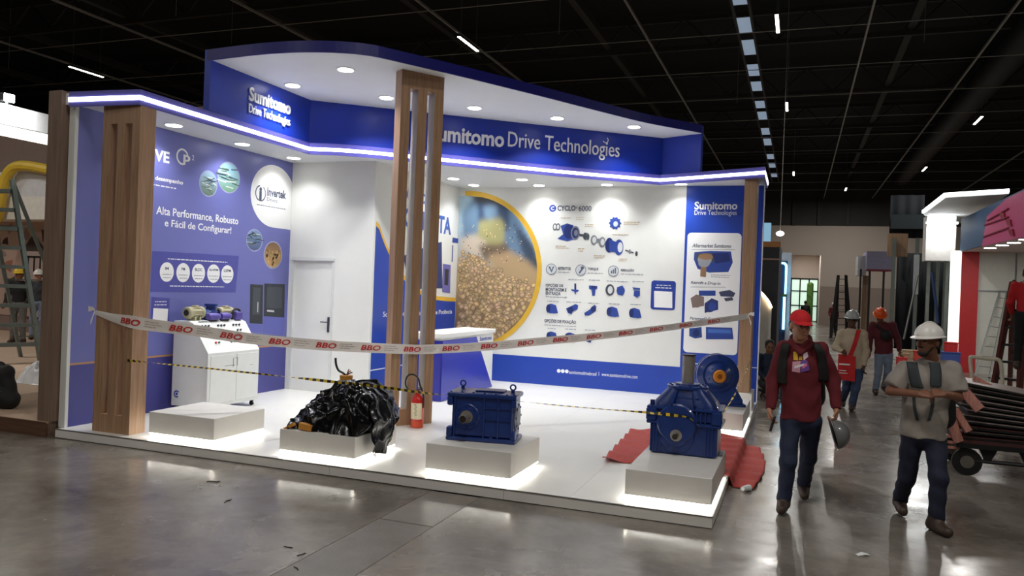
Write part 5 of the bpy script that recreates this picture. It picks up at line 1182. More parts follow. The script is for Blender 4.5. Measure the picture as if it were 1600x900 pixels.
def head_prims(H, fw, up, s=1.0):
    fw = unit(fw); rt = unit(np.cross(fw, up)); up = np.cross(rt, fw); R = np.stack([rt, fw, up], 1)
    q = lambda r, f, u: H+s*(rt*r+fw*f+up*u)
    P = [elli(q(0, -0.012, 0.028), A3(0.076, 0.096, 0.095)*s, R, 0.02), elli(q(0, 0.025, -0.035), A3(0.063, 0.07, 0.085)*s, R, 0.03), elli(q(0, 0.058, -0.098), A3(0.034, 0.032, 0.026)*s, R, 0.035),
         cone(q(0, 0.094, 0.012), q(0, 0.120, -0.030), 0.008*s, 0.014*s, 0.014), cone(q(-0.03, 0.080, 0.034), q(0.03, 0.080, 0.034), 0.013*s, 0.013*s, 0.02),
         elli(q(0, 0.097, -0.064), A3(0.023, 0.008, 0.010)*s, R, 0.008), elli(q(0.079, -0.008, -0.012), A3(0.011, 0.022, 0.034)*s, R, 0.008), elli(q(-0.079, -0.008, -0.012), A3(0.011, 0.022, 0.034)*s, R, 0.008),
         cone(q(0.042, 0.062, -0.025), q(0.03, 0.06, -0.06), 0.018*s, 0.016*s, 0.03), cone(q(-0.042, 0.062, -0.025), q(-0.03, 0.06, -0.06), 0.018*s, 0.016*s, 0.03)]
    return P, q, R
def hand_prims(w, d, n, s, curl=0.35, spread=0.05, sc=1.0, thumb=0.2):
    """w wrist, d towards the fingers, n palm normal, s towards the thumb"""
    d = unit(d); n = unit(n-d*(np.array(n) @ d)); s = unit(np.array(s)-d*(np.array(s) @ d)-n*(np.array(s) @ n)); P = [elli(w+d*0.045*sc, A3(0.036, 0.052, 0.016)*sc, np.stack([s, d, n], 1), 0.012)]
    for off, L in ((0.030, 0.074), (0.010, 0.084), (-0.010, 0.077), (-0.029, 0.060)):
        b = w+d*0.088*sc+s*off*sc; P.append(cone(w+s*off*0.5*sc+d*0.01, b, 0.017*sc, 0.0115*sc, 0.012)); a_ = 0.3*curl; p = b; dd = unit(d+s*off*spread*20)
        for L_, r0, r1 in ((0.45*L, 0.0098, 0.009), (0.32*L, 0.009, 0.0082), (0.25*L, 0.0082, 0.007)):
            a_ += curl; v = dd*math.cos(a_)+n*math.sin(a_); e = p+v*L_*sc; P.append(cone(p, e, r0*sc, r1*sc, 0.004)); p = e
    t0 = w+d*0.022*sc+s*0.026*sc; t1 = t0+unit(d*0.62+s*0.75+n*thumb)*0.044*sc; t2 = t1+unit(d*0.9+s*0.3+n*(thumb+0.25))*0.034*sc
    P += [cone(t0, t1, 0.016*sc, 0.011*sc, 0.012), cone(t1, t2, 0.0105*sc, 0.008*sc, 0.004)]; return P

def fold(ax_, ay, az, amp=0.006, f=1.0, ph=0.0):
    return lambda X, Y, Z: amp*(np.sin(az*Z*f+3.0*np.sin(ax_*X+1.7*Y*6+ph)+ph)*0.55+0.45*np.sin((ay*X+23*Z*0.7+11*Y)*f+ph*2+2*np.sin(9*Z)))

def hard_hat(name, q, R, m, par, s=1.0, peak=True, brim=0.015):
    """dome, ridge and brim in head coordinates q(right, fwd, up)"""
    b = MB(); n = 28; rows = []
    for k in range(9):
        w = math.pi/2*k/8; rows.append([(0.112*s*math.cos(w)*math.cos(2*math.pi*i/n), 0.127*s*math.cos(w)*math.sin(2*math.pi*i/n)-0.005, 0.045+0.115*s*math.sin(w)) for i in range(n)])
    V = [q(*p) for r in rows for p in r]; b.add(V, [(k*n+i, k*n+(i+1) % n, (k+1)*n+(i+1) % n, (k+1)*n+i) for k in range(8) for i in range(n)])
    o = b.build(name, m, par, smooth=True, sharp=0)
    b = MB(); V = []
    for (rr, zz) in ((0.0, 0.047), (brim, 0.040), (brim, 0.034), (0.0, 0.040)):
        for i in range(n):
            a = 2*math.pi*i/n; ex = rr+(0.022*max(0, math.sin(a))**2 if peak and rr > 0 else 0); V.append(q((0.112*s+ex)*math.cos(a), (0.127*s+ex)*math.sin(a)-0.005, zz-0.008*max(0, math.sin(a))*(rr > 0)))
    b.add(V, [(k*n+i, k*n+(i+1) % n, ((k+1) % 4)*n+(i+1) % n, ((k+1) % 4)*n+i) for k in range(4) for i in range(n)]); b.build('brim', m, o, smooth=True)
    b = MB(); P = [q(0, 0.125*s*math.cos(w)-0.005, 0.047+0.117*s*math.sin(w)) for w in np.linspace(0.15, math.pi-0.15, 14)]; b.tube(P, 0.009, 8); b.build('ridge', m, o, smooth=True)
    return o

SKIN1 = mat('skin_light_brown', (176, 124, 96), 0.5, var=0.05, scale=30)
SKIN2 = mat('skin_brown', (132, 88, 66), 0.5, var=0.05, scale=30)
SKIN3 = mat('skin_dark_brown', (92, 62, 48), 0.5, var=0.05, scale=30)
HAIR = mat('dark_hair', (22, 18, 16), 0.6, var=0.3, scale=60)
EYEM = mat('eye_dark', (24, 18, 16), 0.2)

def figure(name, label, J, fw, head_fw, head_up, skin_m, top, legs, shoes, sleeve='long', hem=None, vox=0.011, sc=1.0, bulk=1.0, hands=None, top_rough=0.8, cuff=None, group=None, wr=0.006, head_vox=0.006, simple=False):
    """J: world joints. returns root, garment prims and the head frame"""
    fw = unit(fw); ground = 0.0; mid = (J['anL']+J['anR'])/2
    root = empty(name, (J['pelvis'][0], J['pelvis'][1], 0.0), label=label, cat='person', group=group)
    rt = unit(np.cross(fw, (0, 0, 1)))
    hp, q, R = head_prims(J['head'], head_fw, head_up, sc)
    neck = [cone(J['head']-np.array((0, 0, 0.05))*sc-unit(head_fw)*0.015, J['neck'], 0.054*sc, 0.060*sc, 0.02)]
    body = MB()
    skin(body, hp+neck, head_vox*sc)
    inner = neck+[cone(J['waist'], J['chest'], 0.11*sc, 0.125*sc, 0.04, fw, 0.7), cone(J['pelvis'], J['waist'], 0.12*sc, 0.11*sc, 0.04, fw, 0.75), cone(J['neck'], J['chest'], 0.06*sc, 0.12*sc, 0.05, fw, 0.7)]
    for s in 'LR':
        inner += [cone(J['neck']-np.array((0, 0, 0.03)), J['sh'+s], 0.05*sc, 0.048*sc, 0.03), cone(J['sh'+s], J['el'+s], 0.047*sc, 0.038*sc, 0.02), cone(J['el'+s], J['wr'+s], 0.040*sc, 0.027*sc, 0.02),
                  cone(J['hi'+s], J['kn'+s], 0.068*sc, 0.048*sc, 0.03), cone(J['kn'+s], J['an'+s], 0.05*sc, 0.036*sc, 0.02)]
    skin(body, inner, vox)
    hv = 0.005 if not simple else 0.008
    for s in 'LR':
        h = (hands or {}).get(s, {}); d = h.get('d', J['wr'+s]-J['el'+s]); n_ = h.get('n', -rt*(1 if s == 'L' else -1)*-1); th = h.get('s', fw)
        skin(body, hand_prims(J['wr'+s]-unit(d)*0.01, d, n_, th, h.get('curl', 0.4), sc=sc*0.98)+[cone(J['wr'+s]-unit(J['wr'+s]-J['el'+s])*0.09, J['wr'+s], 0.032*sc, 0.026*sc, 0.015)], hv)
    body.build('body', skin_m, root, smooth=True, sharp=0)
    b = MB()
    for sgn in (-1, 1): b.ell(q(sgn*0.031, 0.083, 0.006), A3(0.014, 0.010, 0.007)*sc, 10, 6, R)
    b.build('eyes', EYEM, root, smooth=True)
    b = MB()
    for sgn in (-1, 1): b.tube([q(sgn*0.014, 0.096, 0.026), q(sgn*0.032, 0.092, 0.034), q(sgn*0.05, 0.078, 0.028)], 0.0045*sc, 6)
    b.build('eyebrows', HAIR, root, smooth=True)
    # top
    hem = J['pelvis'][2]-0.02 if hem is None else hem; bk = bulk
    T = [cone(J['pelvis']+A3(0, 0, -0.08), J['waist'], 0.162*bk*sc, 0.140*bk*sc, 0.05, fw, 0.72, [(A3(0, 0, hem), A3(0, 0, -1))]), cone(J['waist'], J['chest'], 0.140*bk*sc, 0.158*bk*sc, 0.05, fw, 0.70), cone(J['chest'], J['neck']+A3(0, 0, -0.05), 0.150*sc, 0.085*sc, 0.06, fw, 0.72), cone(J['neck']+A3(0, 0, -0.06), J['neck']+A3(0, 0, -0.005), 0.085*sc, 0.066*sc, 0.03)]
    for s in 'LR':
        T.append(cone(J['neck']-A3(0, 0, 0.055), J['sh'+s], 0.066*sc, 0.068*sc, 0.04))
        u = unit(J['el'+s]-J['sh'+s]); w = unit(J['wr'+s]-J['el'+s])
        if sleeve == 'long':
            c = J['wr'+s]-w*0.005; T += [cone(J['sh'+s], J['el'+s], 0.068*bk*sc, 0.058*bk*sc, 0.03), cone(J['el'+s], J['wr'+s], 0.058*bk*sc, (cuff or 0.042)*sc, 0.02, clip=[(c, w)])]
        else:
            c = J['sh'+s]+(J['el'+s]-J['sh'+s])*0.86; T.append(cone(J['sh'+s], J['el'+s], 0.070*bk*sc, 0.076*bk*sc, 0.03, clip=[(c, u)]))
    g = MB(); skin(g, T, vox, fold(14, 31, 34, wr, ph=J['pelvis'][0]*3)); top_o = g.build('top', top, root, smooth=True, sharp=0)
    L = [elli(J['pelvis']+A3(0, 0, -0.01), A3(0.158, 0.118, 0.12)*sc, np.stack([rt, fw, A3(0, 0, 1)], 1), 0.04)]
    for s in 'LR':
        w = unit(J['an'+s]-J['kn'+s]); L += [cone(J['hi'+s], J['kn'+s], 0.092*sc, 0.070*sc, 0.03), cone(J['kn'+s], J['an'+s]+w*0.05, 0.069*sc, 0.060*sc, 0.03, clip=[(J['an'+s]+w*0.005, w)])]
    g = MB(); skin(g, L, vox, fold(10, 17, 40, wr*0.9, ph=2+J['pelvis'][1])); g.build('trousers', legs, root, smooth=True, sharp=0)
    for s in 'LR':
        an = J['an'+s]; td = unit(J.get('toe'+s, fw)); gz = max(0.0, an[2]-0.10*sc) if td[2] > -0.2 else 0.0
        heel = an-unit(A3(td[0], td[1], 0))*0.045+A3(0, 0, -0.045*sc); toe = heel+td*0.20*sc
        if td[2] > -0.05: toe[2] = heel[2]-0.004
        zc = min(heel[2], toe[2])-0.042
        up_f = unit(np.cross(np.cross(td, (0, 0, 1)), td))
        S = [cone(an+A3(0, 0, 0.05), heel+A3(0, 0, 0.01), 0.056*sc, 0.050*sc, 0.03), cone(heel, toe, 0.047*sc, 0.042*sc, 0.03), cone(an, toe*0.6+heel*0.4, 0.05*sc, 0.04*sc, 0.03)]
        for p in S: p['clip'] = [(heel-up_f*0.046*sc, -up_f)]
        o = MB(); skin(o, S, 0.010); so = o.build('shoe', shoes, root, smooth=True, sharp=0)
    return root, T, (q, R, hp), L

def P_(x, y, Y): return at_y(x, y, Y)
# ================================================================== the people
fwd = A3(0, -1, 0)
# ---- man in dark red hoodie and red cap
J = dict(head=P_(1250, 508, 7.38), neck=P_(1251, 535.5, 7.44), chest=P_(1251, 575, 7.46), waist=P_(1252, 622, 7.46), pelvis=P_(1250, 652, 7.46),
         shL=P_(1225, 546, 7.45), shR=P_(1281, 547, 7.45), elL=P_(1209, 593, 7.47), elR=P_(1301, 594, 7.50), wrL=P_(1203, 640, 7.36), wrR=P_(1307, 640, 7.42),
         hiL=P_(1236, 658, 7.46), hiR=P_(1268, 658, 7.46), knL=P_(1231, 722, 7.30), knR=P_(1262, 716, 7.60), anL=A3(-0.055, 7.31, 0.105), anR=A3(0.115, 7.93, 0.125), toeL=unit((-0.12, -1, 0)), toeR=unit((0.05, -1, -0.12)))
MAROON = mat('maroon_cotton', (98, 20, 31), 0.85, var=0.1, scale=20, bump=0.1, bscale=150)
DENIM = mat('dark_denim', (25, 33, 60), 0.8, var=0.14, scale=30, bump=0.08, bscale=200)
BOOT = mat('brown_leather_boot', (62, 46, 36), 0.55, var=0.15, scale=30)
hfw = unit((0.42, -0.9, -0.12))
r1, T1, (q, R, hp), L1 = figure('person', 'person in dark red hoodie and red cap carrying a grey helmet', J, fwd, hfw, (0, 0, 1), SKIN1, MAROON, DENIM, BOOT, bulk=1.12, wr=0.007,
    hands={'L': dict(d=unit((0.02, -0.15, -1)), n=A3(1, 0, 0), s=A3(0, -1, 0), curl=0.55), 'R': dict(d=unit((-0.05, -0.25, -1)), n=A3(-1, 0, 0), s=A3(0, -1, 0), curl=0.8)})
b = MB(); skin(b, [elli(q(0, -0.035, 0.0), A3(0.081, 0.082, 0.085), R, 0.02), elli(q(0, -0.05, -0.04), A3(0.066, 0.05, 0.05), R, 0.02)], 0.008); b.build('hair', HAIR, r1, smooth=True, sharp=0)
CAPR = mat('red_cap_cloth', (206, 30, 38), 0.8, var=0.06, scale=30)
b = MB(); n = 26; V = []
for k in range(8):
    w = math.pi/2*k/7
    for i in range(n): V.append(q(0.089*math.cos(w)**0.9*math.cos(2*math.pi*i/n), 0.112*math.cos(w)**0.9*math.sin(2*math.pi*i/n)-0.008, 0.040+0.098*math.sin(w)))
b.add(V, [(k*n+i, k*n+(i+1) % n, (k+1)*n+(i+1) % n, (k+1)*n+i) for k in range(7) for i in range(n)]); b.build('cap', CAPR, r1, smooth=True, sharp=0)
G = np.zeros((13, 5, 3))
for i in range(13):
    a = math.radians(30+120*i/12)
    for j in range(5): e = 0.075*j/4*math.sin((i/12)*math.pi)**0.5; G[i, j] = q((0.088)*math.cos(a), 0.110*math.sin(a)-0.008+e, 0.047-0.02*j/4-0.012*abs(math.cos(a)))
MB().grid(G).build('cap_visor', CAPR, r1, smooth=True, sharp=0, solid=0.005)
b = MB()
for sg in (-1, 1):
    Pg = [q(sg*0.031+0.022*math.cos(a), 0.104, 0.004+0.015*math.sin(a)) for a in np.linspace(0, 2*math.pi, 17)[:-1]]; b.tube(Pg, 0.002, 5, closed=True); b.tube([q(sg*0.053, 0.10, 0.006), q(sg*0.082, 0.0, 0.006)], 0.002, 5)
b.tube([q(-0.009, 0.106, 0.006), q(0.009, 0.106, 0.006)], 0.002, 5); b.build('spectacles', ALU, r1)
b = MB(); skin(b, [cone(J['neck']+A3(-0.085, -0.03, -0.01), J['neck']+A3(-0.05, 0.07, 0.03), 0.035, 0.04, 0.03), cone(J['neck']+A3(0.085, -0.03, -0.01), J['neck']+A3(0.05, 0.07, 0.03), 0.035, 0.04, 0.03), cone(J['neck']+A3(-0.05, 0.07, 0.03), J['neck']+A3(0.05, 0.07, 0.03), 0.045, 0.045, 0.03), cone(J['neck']+A3(-0.08, -0.04, -0.02), J['neck']+A3(0, -0.09, -0.09), 0.032, 0.018, 0.03), cone(J['neck']+A3(0.08, -0.04, -0.02), J['neck']+A3(0, -0.09, -0.09), 0.032, 0.018, 0.03)], 0.010); b.build('hood', MAROON, r1, smooth=True, sharp=0)
def chest_print(pts, colr, off=0.006):
    quad = [P_(x, y, 7.0) for x, y in pts]; G = patch_on(T1, quad, (0, 1, 0), 8, 6, off); mb = MB().grid(G); return mb.build('chest_print', mat('ink_%d_%d_%d' % colr, colr, 0.7), r1, smooth=True, sharp=0)
chest_print([(1239.5, 567), (1247, 568), (1246, 553.5), (1239, 554)], (214, 172, 40)); chest_print([(1248, 568), (1254, 567), (1253, 554.5), (1249, 554)], (196, 150, 44))
chest_print([(1237, 586), (1250, 588), (1251, 569), (1238, 570)], (206, 150, 168)); chest_print([(1251, 588), (1266, 584), (1262, 566), (1251, 569)], (110, 70, 150)); chest_print([(1256, 568), (1264, 562), (1262, 554), (1255, 558)], (216, 190, 200), 0.008); chest_print([(1241, 581), (1258, 576), (1257, 573), (1241, 577)], (232, 224, 226), 0.008)
chest_print([(1254, 582), (1262, 576), (1260, 572), (1254, 577)], (226, 120, 150), 0.0085)
BACKP = mat('black_backpack_nylon', (20, 20, 22), 0.7, var=0.2, scale=30)
for sg, pts in ((-1, ((1228, 540), (1223, 560), (1220, 585), (1221, 606))), (1, ((1275, 540), (1284, 556), (1288, 580), (1290, 602)))):
    G = strap_on(T1, [P_(x, y, 7.05) for x, y in pts], (0, 1, 0), 0.075, 0.012); MB().grid(G).build('backpack_strap', BACKP, r1, smooth=True, sharp=0, solid=0.012)
b = MB(); skin(b, [cone(P_(1236, 560, 7.68), P_(1236, 620, 7.70), 0.10, 0.11, 0.05), cone(P_(1270, 560, 7.68), P_(1270, 620, 7.70), 0.10, 0.11, 0.05)], 0.014); b.build('backpack', BACKP, r1, smooth=True, sharp=0)
ph = J['wrL']+A3(0.028, -0.035, -0.115)
M4 = np.array(Matrix.Translation(Vector(ph)) @ Matrix.Rotation(0.25, 4, 'Y') @ Matrix.Rotation(0.2, 4, 'X')); MB().box(-0.012, 0.012, -0.038, 0.038, -0.07, 0.06, M=M4, b=0.006).build('mobile_phone', mat('phone_black', (26, 27, 31), 0.3), label='dark mobile phone in the hand of the person in the red cap', cat='phone')
# grey helmet hanging from the other hand, opening turned to the viewer's left
hc = P_(1313, 677, 7.36)
hm = empty('safety_helmet', hc, label='grey safety helmet held upside down by the person in the red cap', cat='helmet')
rtv, fwv, upv = unit((0.25, -0.2, -0.95)), unit((0.1, -1, 0.2)), None
upv = unit((0.93, 0.12, 0.25)); fwv = unit(np.cross(upv, (0.1, 1, 0.15))); rtv = np.cross(fwv, upv)
qh = lambda r_, f_, u_: hc+rtv*r_+fwv*f_+upv*(u_-0.09)
GREYH = mat('grey_helmet_shell', (112, 112, 112), 0.35, var=0.08, coat=0.4)
hard_hat('shell', qh, None, GREYH, hm, 0.98)
b = MB(); b.tube([qh(0.09*math.cos(a), 0.11*math.sin(a), 0.05) for a in np.linspace(0, 2*math.pi, 20)[:-1]], 0.009, 6, closed=True); b.build('headband', BLACKR, hm, smooth=True)

# ---- man in grey short-sleeved shirt and white helmet
Yb = 7.50
J = dict(head=P_(1451, 533, 7.44), neck=P_(1453, 565, 7.50), chest=P_(1450, 600, 7.50), waist=P_(1444, 645, 7.50), pelvis=P_(1442, 678, 7.50),
         shL=P_(1416, 579, 7.50), shR=P_(1486, 578, 7.52), elL=P_(1391, 611, 7.42), elR=P_(1497, 620, 7.45), wrL=P_(1437, 616, 7.24), wrR=P_(1474, 616, 7.22),
         hiL=P_(1425, 685, 7.50), hiR=P_(1461, 685, 7.50), knL=P_(1417, 745, 7.55), knR=P_(1467, 748, 7.32), anL=A3(0.925, 7.80, 0.12), anR=A3(1.14, 7.30, 0.092), toeL=unit((0.05, -1, -0.12)), toeR=unit((0.42, -0.9, 0)))
GSHIRT = mat('grey_shirt', (150, 142, 134), 0.85, var=0.06, scale=20)
NAVYJ = mat('navy_jeans', (23, 27, 50), 0.8, var=0.14, scale=30)
hfw = unit((-0.75, -0.65, -0.06))
r2m, T2, (q, R, hp), L2 = figure('person', 'person in grey short sleeved shirt and white safety helmet', J, unit((-0.1, -1, 0)), hfw, (0, 0, 1), SKIN2, GSHIRT, NAVYJ, BOOT, sleeve='short', hem=P_(1440, 683, 7.5)[2], bulk=1.18, wr=0.008,
    hands={'L': dict(d=unit((1, -0.25, 0.02)), n=A3(0, 0.6, -0.8), s=A3(0.1, -0.5, 0.8), curl=0.75), 'R': dict(d=unit((-1, -0.3, 0.05)), n=A3(0, 0.6, -0.8), s=A3(0, -0.4, 0.8), curl=0.8)})
WHT = mat('white_helmet_shell', (232, 228, 222), 0.35, var=0.03, coat=0.3)
hard_hat('helmet', q, R, WHT, r2m, 0.98)
b = MB(); skin(b, [elli(q(0, -0.035, -0.005), A3(0.081, 0.078, 0.08), R, 0.02)], 0.008); b.build('hair', HAIR, r2m, smooth=True, sharp=0)
b = MB(); skin(b, [elli(q(0, 0.062, -0.100), A3(0.042, 0.037, 0.032), R, 0.02), cone(q(-0.056, 0.03, -0.05), q(-0.03, 0.068, -0.095), 0.016, 0.018, 0.02), cone(q(0.056, 0.03, -0.05), q(0.03, 0.068, -0.095), 0.016, 0.018, 0.02), cone(q(-0.025, 0.098, -0.046), q(0.025, 0.098, -0.046), 0.007, 0.007, 0.01)], 0.006); b.build('beard', mat('beard_dark', (40, 28, 22), 0.7, var=0.2, scale=60), r2m, smooth=True, sharp=0)
SLATE = mat('slate_strap', (52, 58, 62), 0.75, var=0.1)
for pts in (((1435, 572), (1436, 582), (1439, 600), (1443, 612)), ((1471, 572), (1473, 585), (1472, 603), (1472, 610))):
    G = strap_on(T2, [P_(x, y, 7.05) for x, y in pts], (0, 1, 0), 0.085, 0.014); MB().grid(G).build('backpack_strap', SLATE, r2m, smooth=True, sharp=0, solid=0.012)
for pts in (((1437, 624), (1438, 645), (1442, 666)), ((1468, 624), (1466, 645), (1461, 666))):
    G = strap_on(T2, [P_(x, y, 7.05) for x, y in pts], (0, 1, 0), 0.022, 0.014); MB().grid(G).build('strap_tail', SLATE, r2m, smooth=True, sharp=0, solid=0.005)
b = MB(); skin(b, [cone(P_(1432, 590, 7.74), P_(1432, 650, 7.74), 0.11, 0.12, 0.05), cone(P_(1470, 590, 7.74), P_(1470, 650, 7.74), 0.11, 0.12, 0.05)], 0.014); b.build('backpack', BACKP, r2m, smooth=True, sharp=0)

# ---- man in beige sweater with red shoulder bag
Y0 = 14.5
J = dict(head=P_(1331.5, 499, Y0-0.03), neck=P_(1331, 515, Y0), chest=P_(1331, 535, Y0), waist=P_(1332, 558, Y0), pelvis=P_(1333, 574, Y0),
         shL=P_(1315, 521.5, Y0), shR=P_(1348.5, 522, Y0), elL=P_(1306, 543, Y0), elR=P_(1352.5, 549, Y0+0.02), wrL=P_(1318, 550, Y0-0.22), wrR=P_(1350, 573, Y0-0.1),
         hiL=P_(1325, 577, Y0), hiR=P_(1342, 577, Y0), knL=P_(1323, 607, Y0+0.1), knR=P_(1337, 607, Y0-0.08), anL=A3(0.80, Y0+0.42, 0.13), anR=A3(0.93, Y0+0.0, 0.10), toeR=unit((-0.15, -1, 0)), toeL=unit((0, -1, -0.15)))
BEIGE = mat('beige_sweater', (186, 170, 146), 0.9, var=0.06, scale=20)
JEAN = mat('mid_blue_jeans', (58, 74, 106), 0.8, var=0.12, scale=30)
r3, T3, (q, R, hp), L3 = figure('person', 'person in beige sweater and pale helmet with red shoulder bag', J, unit((-0.1, -1, 0)), unit((-0.05, -1, -0.1)), (0, 0, 1), SKIN3, BEIGE, JEAN, BOOT, bulk=1.1, vox=0.013, simple=True)
hard_hat('helmet', q, R, mat('pale_grey_helmet', (176, 180, 180), 0.35, var=0.05), r3, 1.04)
b = MB(); b.tube([q(0.088*math.cos(a), 0.115*math.sin(a), 0.028) for a in np.linspace(0.3, math.pi-0.3, 14)], 0.02, 6); b.build('goggles', mat('goggles_black', (20, 20, 22), 0.3), r3, smooth=True)
BAGR = mat('bag_red_cloth', (196, 36, 38), 0.8, var=0.06)
bag = empty('shoulder_bag', P_(1322, 596, Y0-0.27), label='bright red shoulder bag with white marks on the person in beige', cat='bag')
cs = [P_(1308.5, 592, Y0-0.22), P_(1335.5, 596, Y0-0.22), P_(1337, 557, Y0-0.20), P_(1310, 553, Y0-0.20)]
b = MB(); V = [c+A3(0, -0.05, 0) for c in cs]+[c+A3(0, 0.03, 0) for c in cs]; b.add(V, [(0, 1, 2, 3), (7, 6, 5, 4), (0, 4, 5, 1), (1, 5, 6, 2), (2, 6, 7, 3), (3, 7, 4, 0)]); b.build('pouch', BAGR, bag)
G = strap_on(T3, [P_(x, y, Y0-0.5) for x, y in ((1345, 517), (1341, 530), (1336, 545), (1331, 558))], (0, 1, 0), 0.07, 0.012); MB().grid(G).build('strap', BAGR, bag, solid=0.008)
b = MB()
for (x0, x1, y) in ((1311, 1328, 570), (1311, 1322, 579), (1311, 1324, 583)):
    a_, c_ = P_(x0, y, Y0-0.272), P_(x1, y+1, Y0-0.272); b.add([a_, c_, c_+A3(0, 0, 0.025 if y == 570 else 0.012), a_+A3(0, 0, 0.025 if y == 570 else 0.012)], [(0, 1, 2, 3)])
b.build('white_mark', PRINTW, bag)

# ---- man with orange helmet, head bowed
Y1 = 17.3
J = dict(head=P_(1375, 493, Y1-0.14), neck=P_(1377, 504, Y1-0.02), chest=P_(1379, 520, Y1), waist=P_(1381, 537, Y1+0.02), pelvis=P_(1381, 552, Y1+0.02),
         shL=P_(1364, 508, Y1), shR=P_(1394, 508, Y1), elL=P_(1358, 532, Y1+0.03), elR=P_(1403, 531, Y1+0.02), wrL=P_(1359, 551, Y1-0.06), wrR=P_(1406, 549, Y1-0.1),
         hiL=P_(1374, 556, Y1), hiR=P_(1388, 556, Y1), knL=P_(1372, 583, Y1-0.06), knR=P_(1387, 582, Y1+0.06), anL=A3(1.53, 17.3, 0.10), anR=A3(1.73, 17.72, 0.14), toeR=unit((0.1, -1, -0.15)))
r4, T4, (q, R, hp), L4 = figure('person', 'person in maroon sweatshirt and orange helmet with head bowed', J, fwd, unit((0, -0.85, -0.5)), unit((0, -0.5, 0.85)), SKIN2, mat('maroon_sweatshirt', (96, 34, 44), 0.85, var=0.08), mat('pale_blue_jeans', (128, 142, 166), 0.8, var=0.1), BOOT, bulk=1.1, vox=0.014, simple=True, head_vox=0.009)
hard_hat('helmet', q, R, mat('orange_helmet', (232, 92, 34), 0.35, var=0.04), r4, 1.06)
b = MB(); skin(b, [elli(J['chest']+A3(0.05, -0.15, -0.04), A3(0.11, 0.06, 0.11), None, 0.03), cone(J['shL']+A3(0.05, -0.09, 0.02), J['chest']+A3(0.02, -0.14, 0), 0.025, 0.03, 0.03)], 0.016); b.build('chest_bag', BACKP, r4, smooth=True, sharp=0)
# ================================================================== neighbours on the left
CARPET = mat('beige_carpet', (186, 160, 138), 0.9, var=0.06, scale=30, bump=0.1, bscale=200)
TAUPE = mat('taupe_panel', (128, 108, 98), 0.7, var=0.05)
NBP = empty('platform_neighbour', (-13, 6.45, 0), kind='structure', label='beige carpeted platform with brown edge left of the stand', cat='platform')
MB().box(-26, -7.90, 6.47, 22, 0, 0.155).build('base', DWOOD, NBP)
MB().box(-26, -7.895, 6.45, 22, 0.155, 0.17).build('carpet', CARPET, NBP)
MB().box(-26, -7.90, 6.44, 6.47, 0.0, 0.168).build('edge_board', wood('brown_edge_board', (84, 56, 42), (112, 80, 62), axis='X'), NBP)
MB().box(-8.075, -7.87, 6.47, 6.62, 0.17, 3.92, b=0.004).build('wooden_post', DWOOD, label='tall plain brown post at the left end of the stand', cat='post')
nb = empty('neighbour_stand', (-17, 15, 0.17), label='white and brown stand with yellow arch seen past the brown post', cat='stand')
MB().box(-26, -12.8, 15.2, 15.3, 0.17, 6.0).build('back_wall', TAUPE, nb)
MB().box(-26, -12.8, 14.4, 15.2, 3.72, 4.36).build('header_box', mat('header_white', (206, 206, 208), 0.6), nb)
MB().box(-26, -12.8, 14.38, 15.2, 3.14, 3.72).build('header_lower', mat('header_cream', (226, 222, 212), 0.6), nb)
mb = MB(); FN = Frame((0, 15.18, 0), (1, 0)); rn = random.Random(11)
FN.flat(mb, [(-26, 0.6), (-13, 0.6), (-13, 3.2), (-26, 3.2)], 0.0, col=C3(176, 150, 136))
for i in range(60):
    u, v = -21.5+6*rn.random(), 1.2+1.9*rn.random(); a = rn.random()*3; r_ = 0.12+0.2*rn.random(); c = rn.choice(((150, 104, 84), (120, 66, 56), (196, 176, 166), (70, 52, 48), (186, 140, 110), (140, 120, 112)))
    FN.flat(mb, [(u+r_*math.cos(a+t)*(1 if k % 2 else 0.6), v+r_*math.sin(a+t)*(0.9 if k % 2 else 0.5)) for k, t in enumerate(np.linspace(0, 6.28, 8)[:-1])], 0.002+i*1e-5, col=C3(*c))
mb.build('mural_print', PRINT, nb)
mb = MB(); u0, v0 = FN.px(38, 392); u1, _ = FN.px(73, 392); uT, vT = FN.px(54, 367); FN.flat(mb, [(u0, v0), (u1, v0), (uT, vT)], 0.06, 0.05); mb.build('gable_panel', mat('gable_brown', (58, 44, 38), 0.7), nb)
mb = MB(); FN.flat(mb, [(u0+0.12, 0.6), (u1-0.05, 0.6), (u1-0.05, v0), (u0+0.12, v0)], 0.05, 0.04); mb.build('house_front', mat('house_pinkish', (168, 148, 140), 0.7), nb)
mb = MB()
for k in range(3): uu = u0+0.22+0.22*k; FN.flat(mb, [(uu, v0-0.55), (uu+0.03, v0-0.55), (uu+0.03, v0-0.15), (uu, v0-0.15)], 0.07, 0.02)
FN.flat(mb, [(u0+0.2, v0-0.17), (u1-0.15, v0-0.17), (u1-0.15, v0-0.13), (u0+0.2, v0-0.13)], 0.07, 0.02); mb.build('window_bars', BLACKM, nb)
ARCH = mat('yellow_arch', (212, 178, 54), 0.5, var=0.04)
P = [at_y(x, y, 14.2) for x, y in ((-6, 345), (0, 318), (4, 295), (10, 276), (20, 263), (34, 259), (55, 261), (75, 265), (100, 268))]
MB().tube(smooth_path(P, 5), 0.13, 10).build('yellow_arch', ARCH, nb, smooth=True)
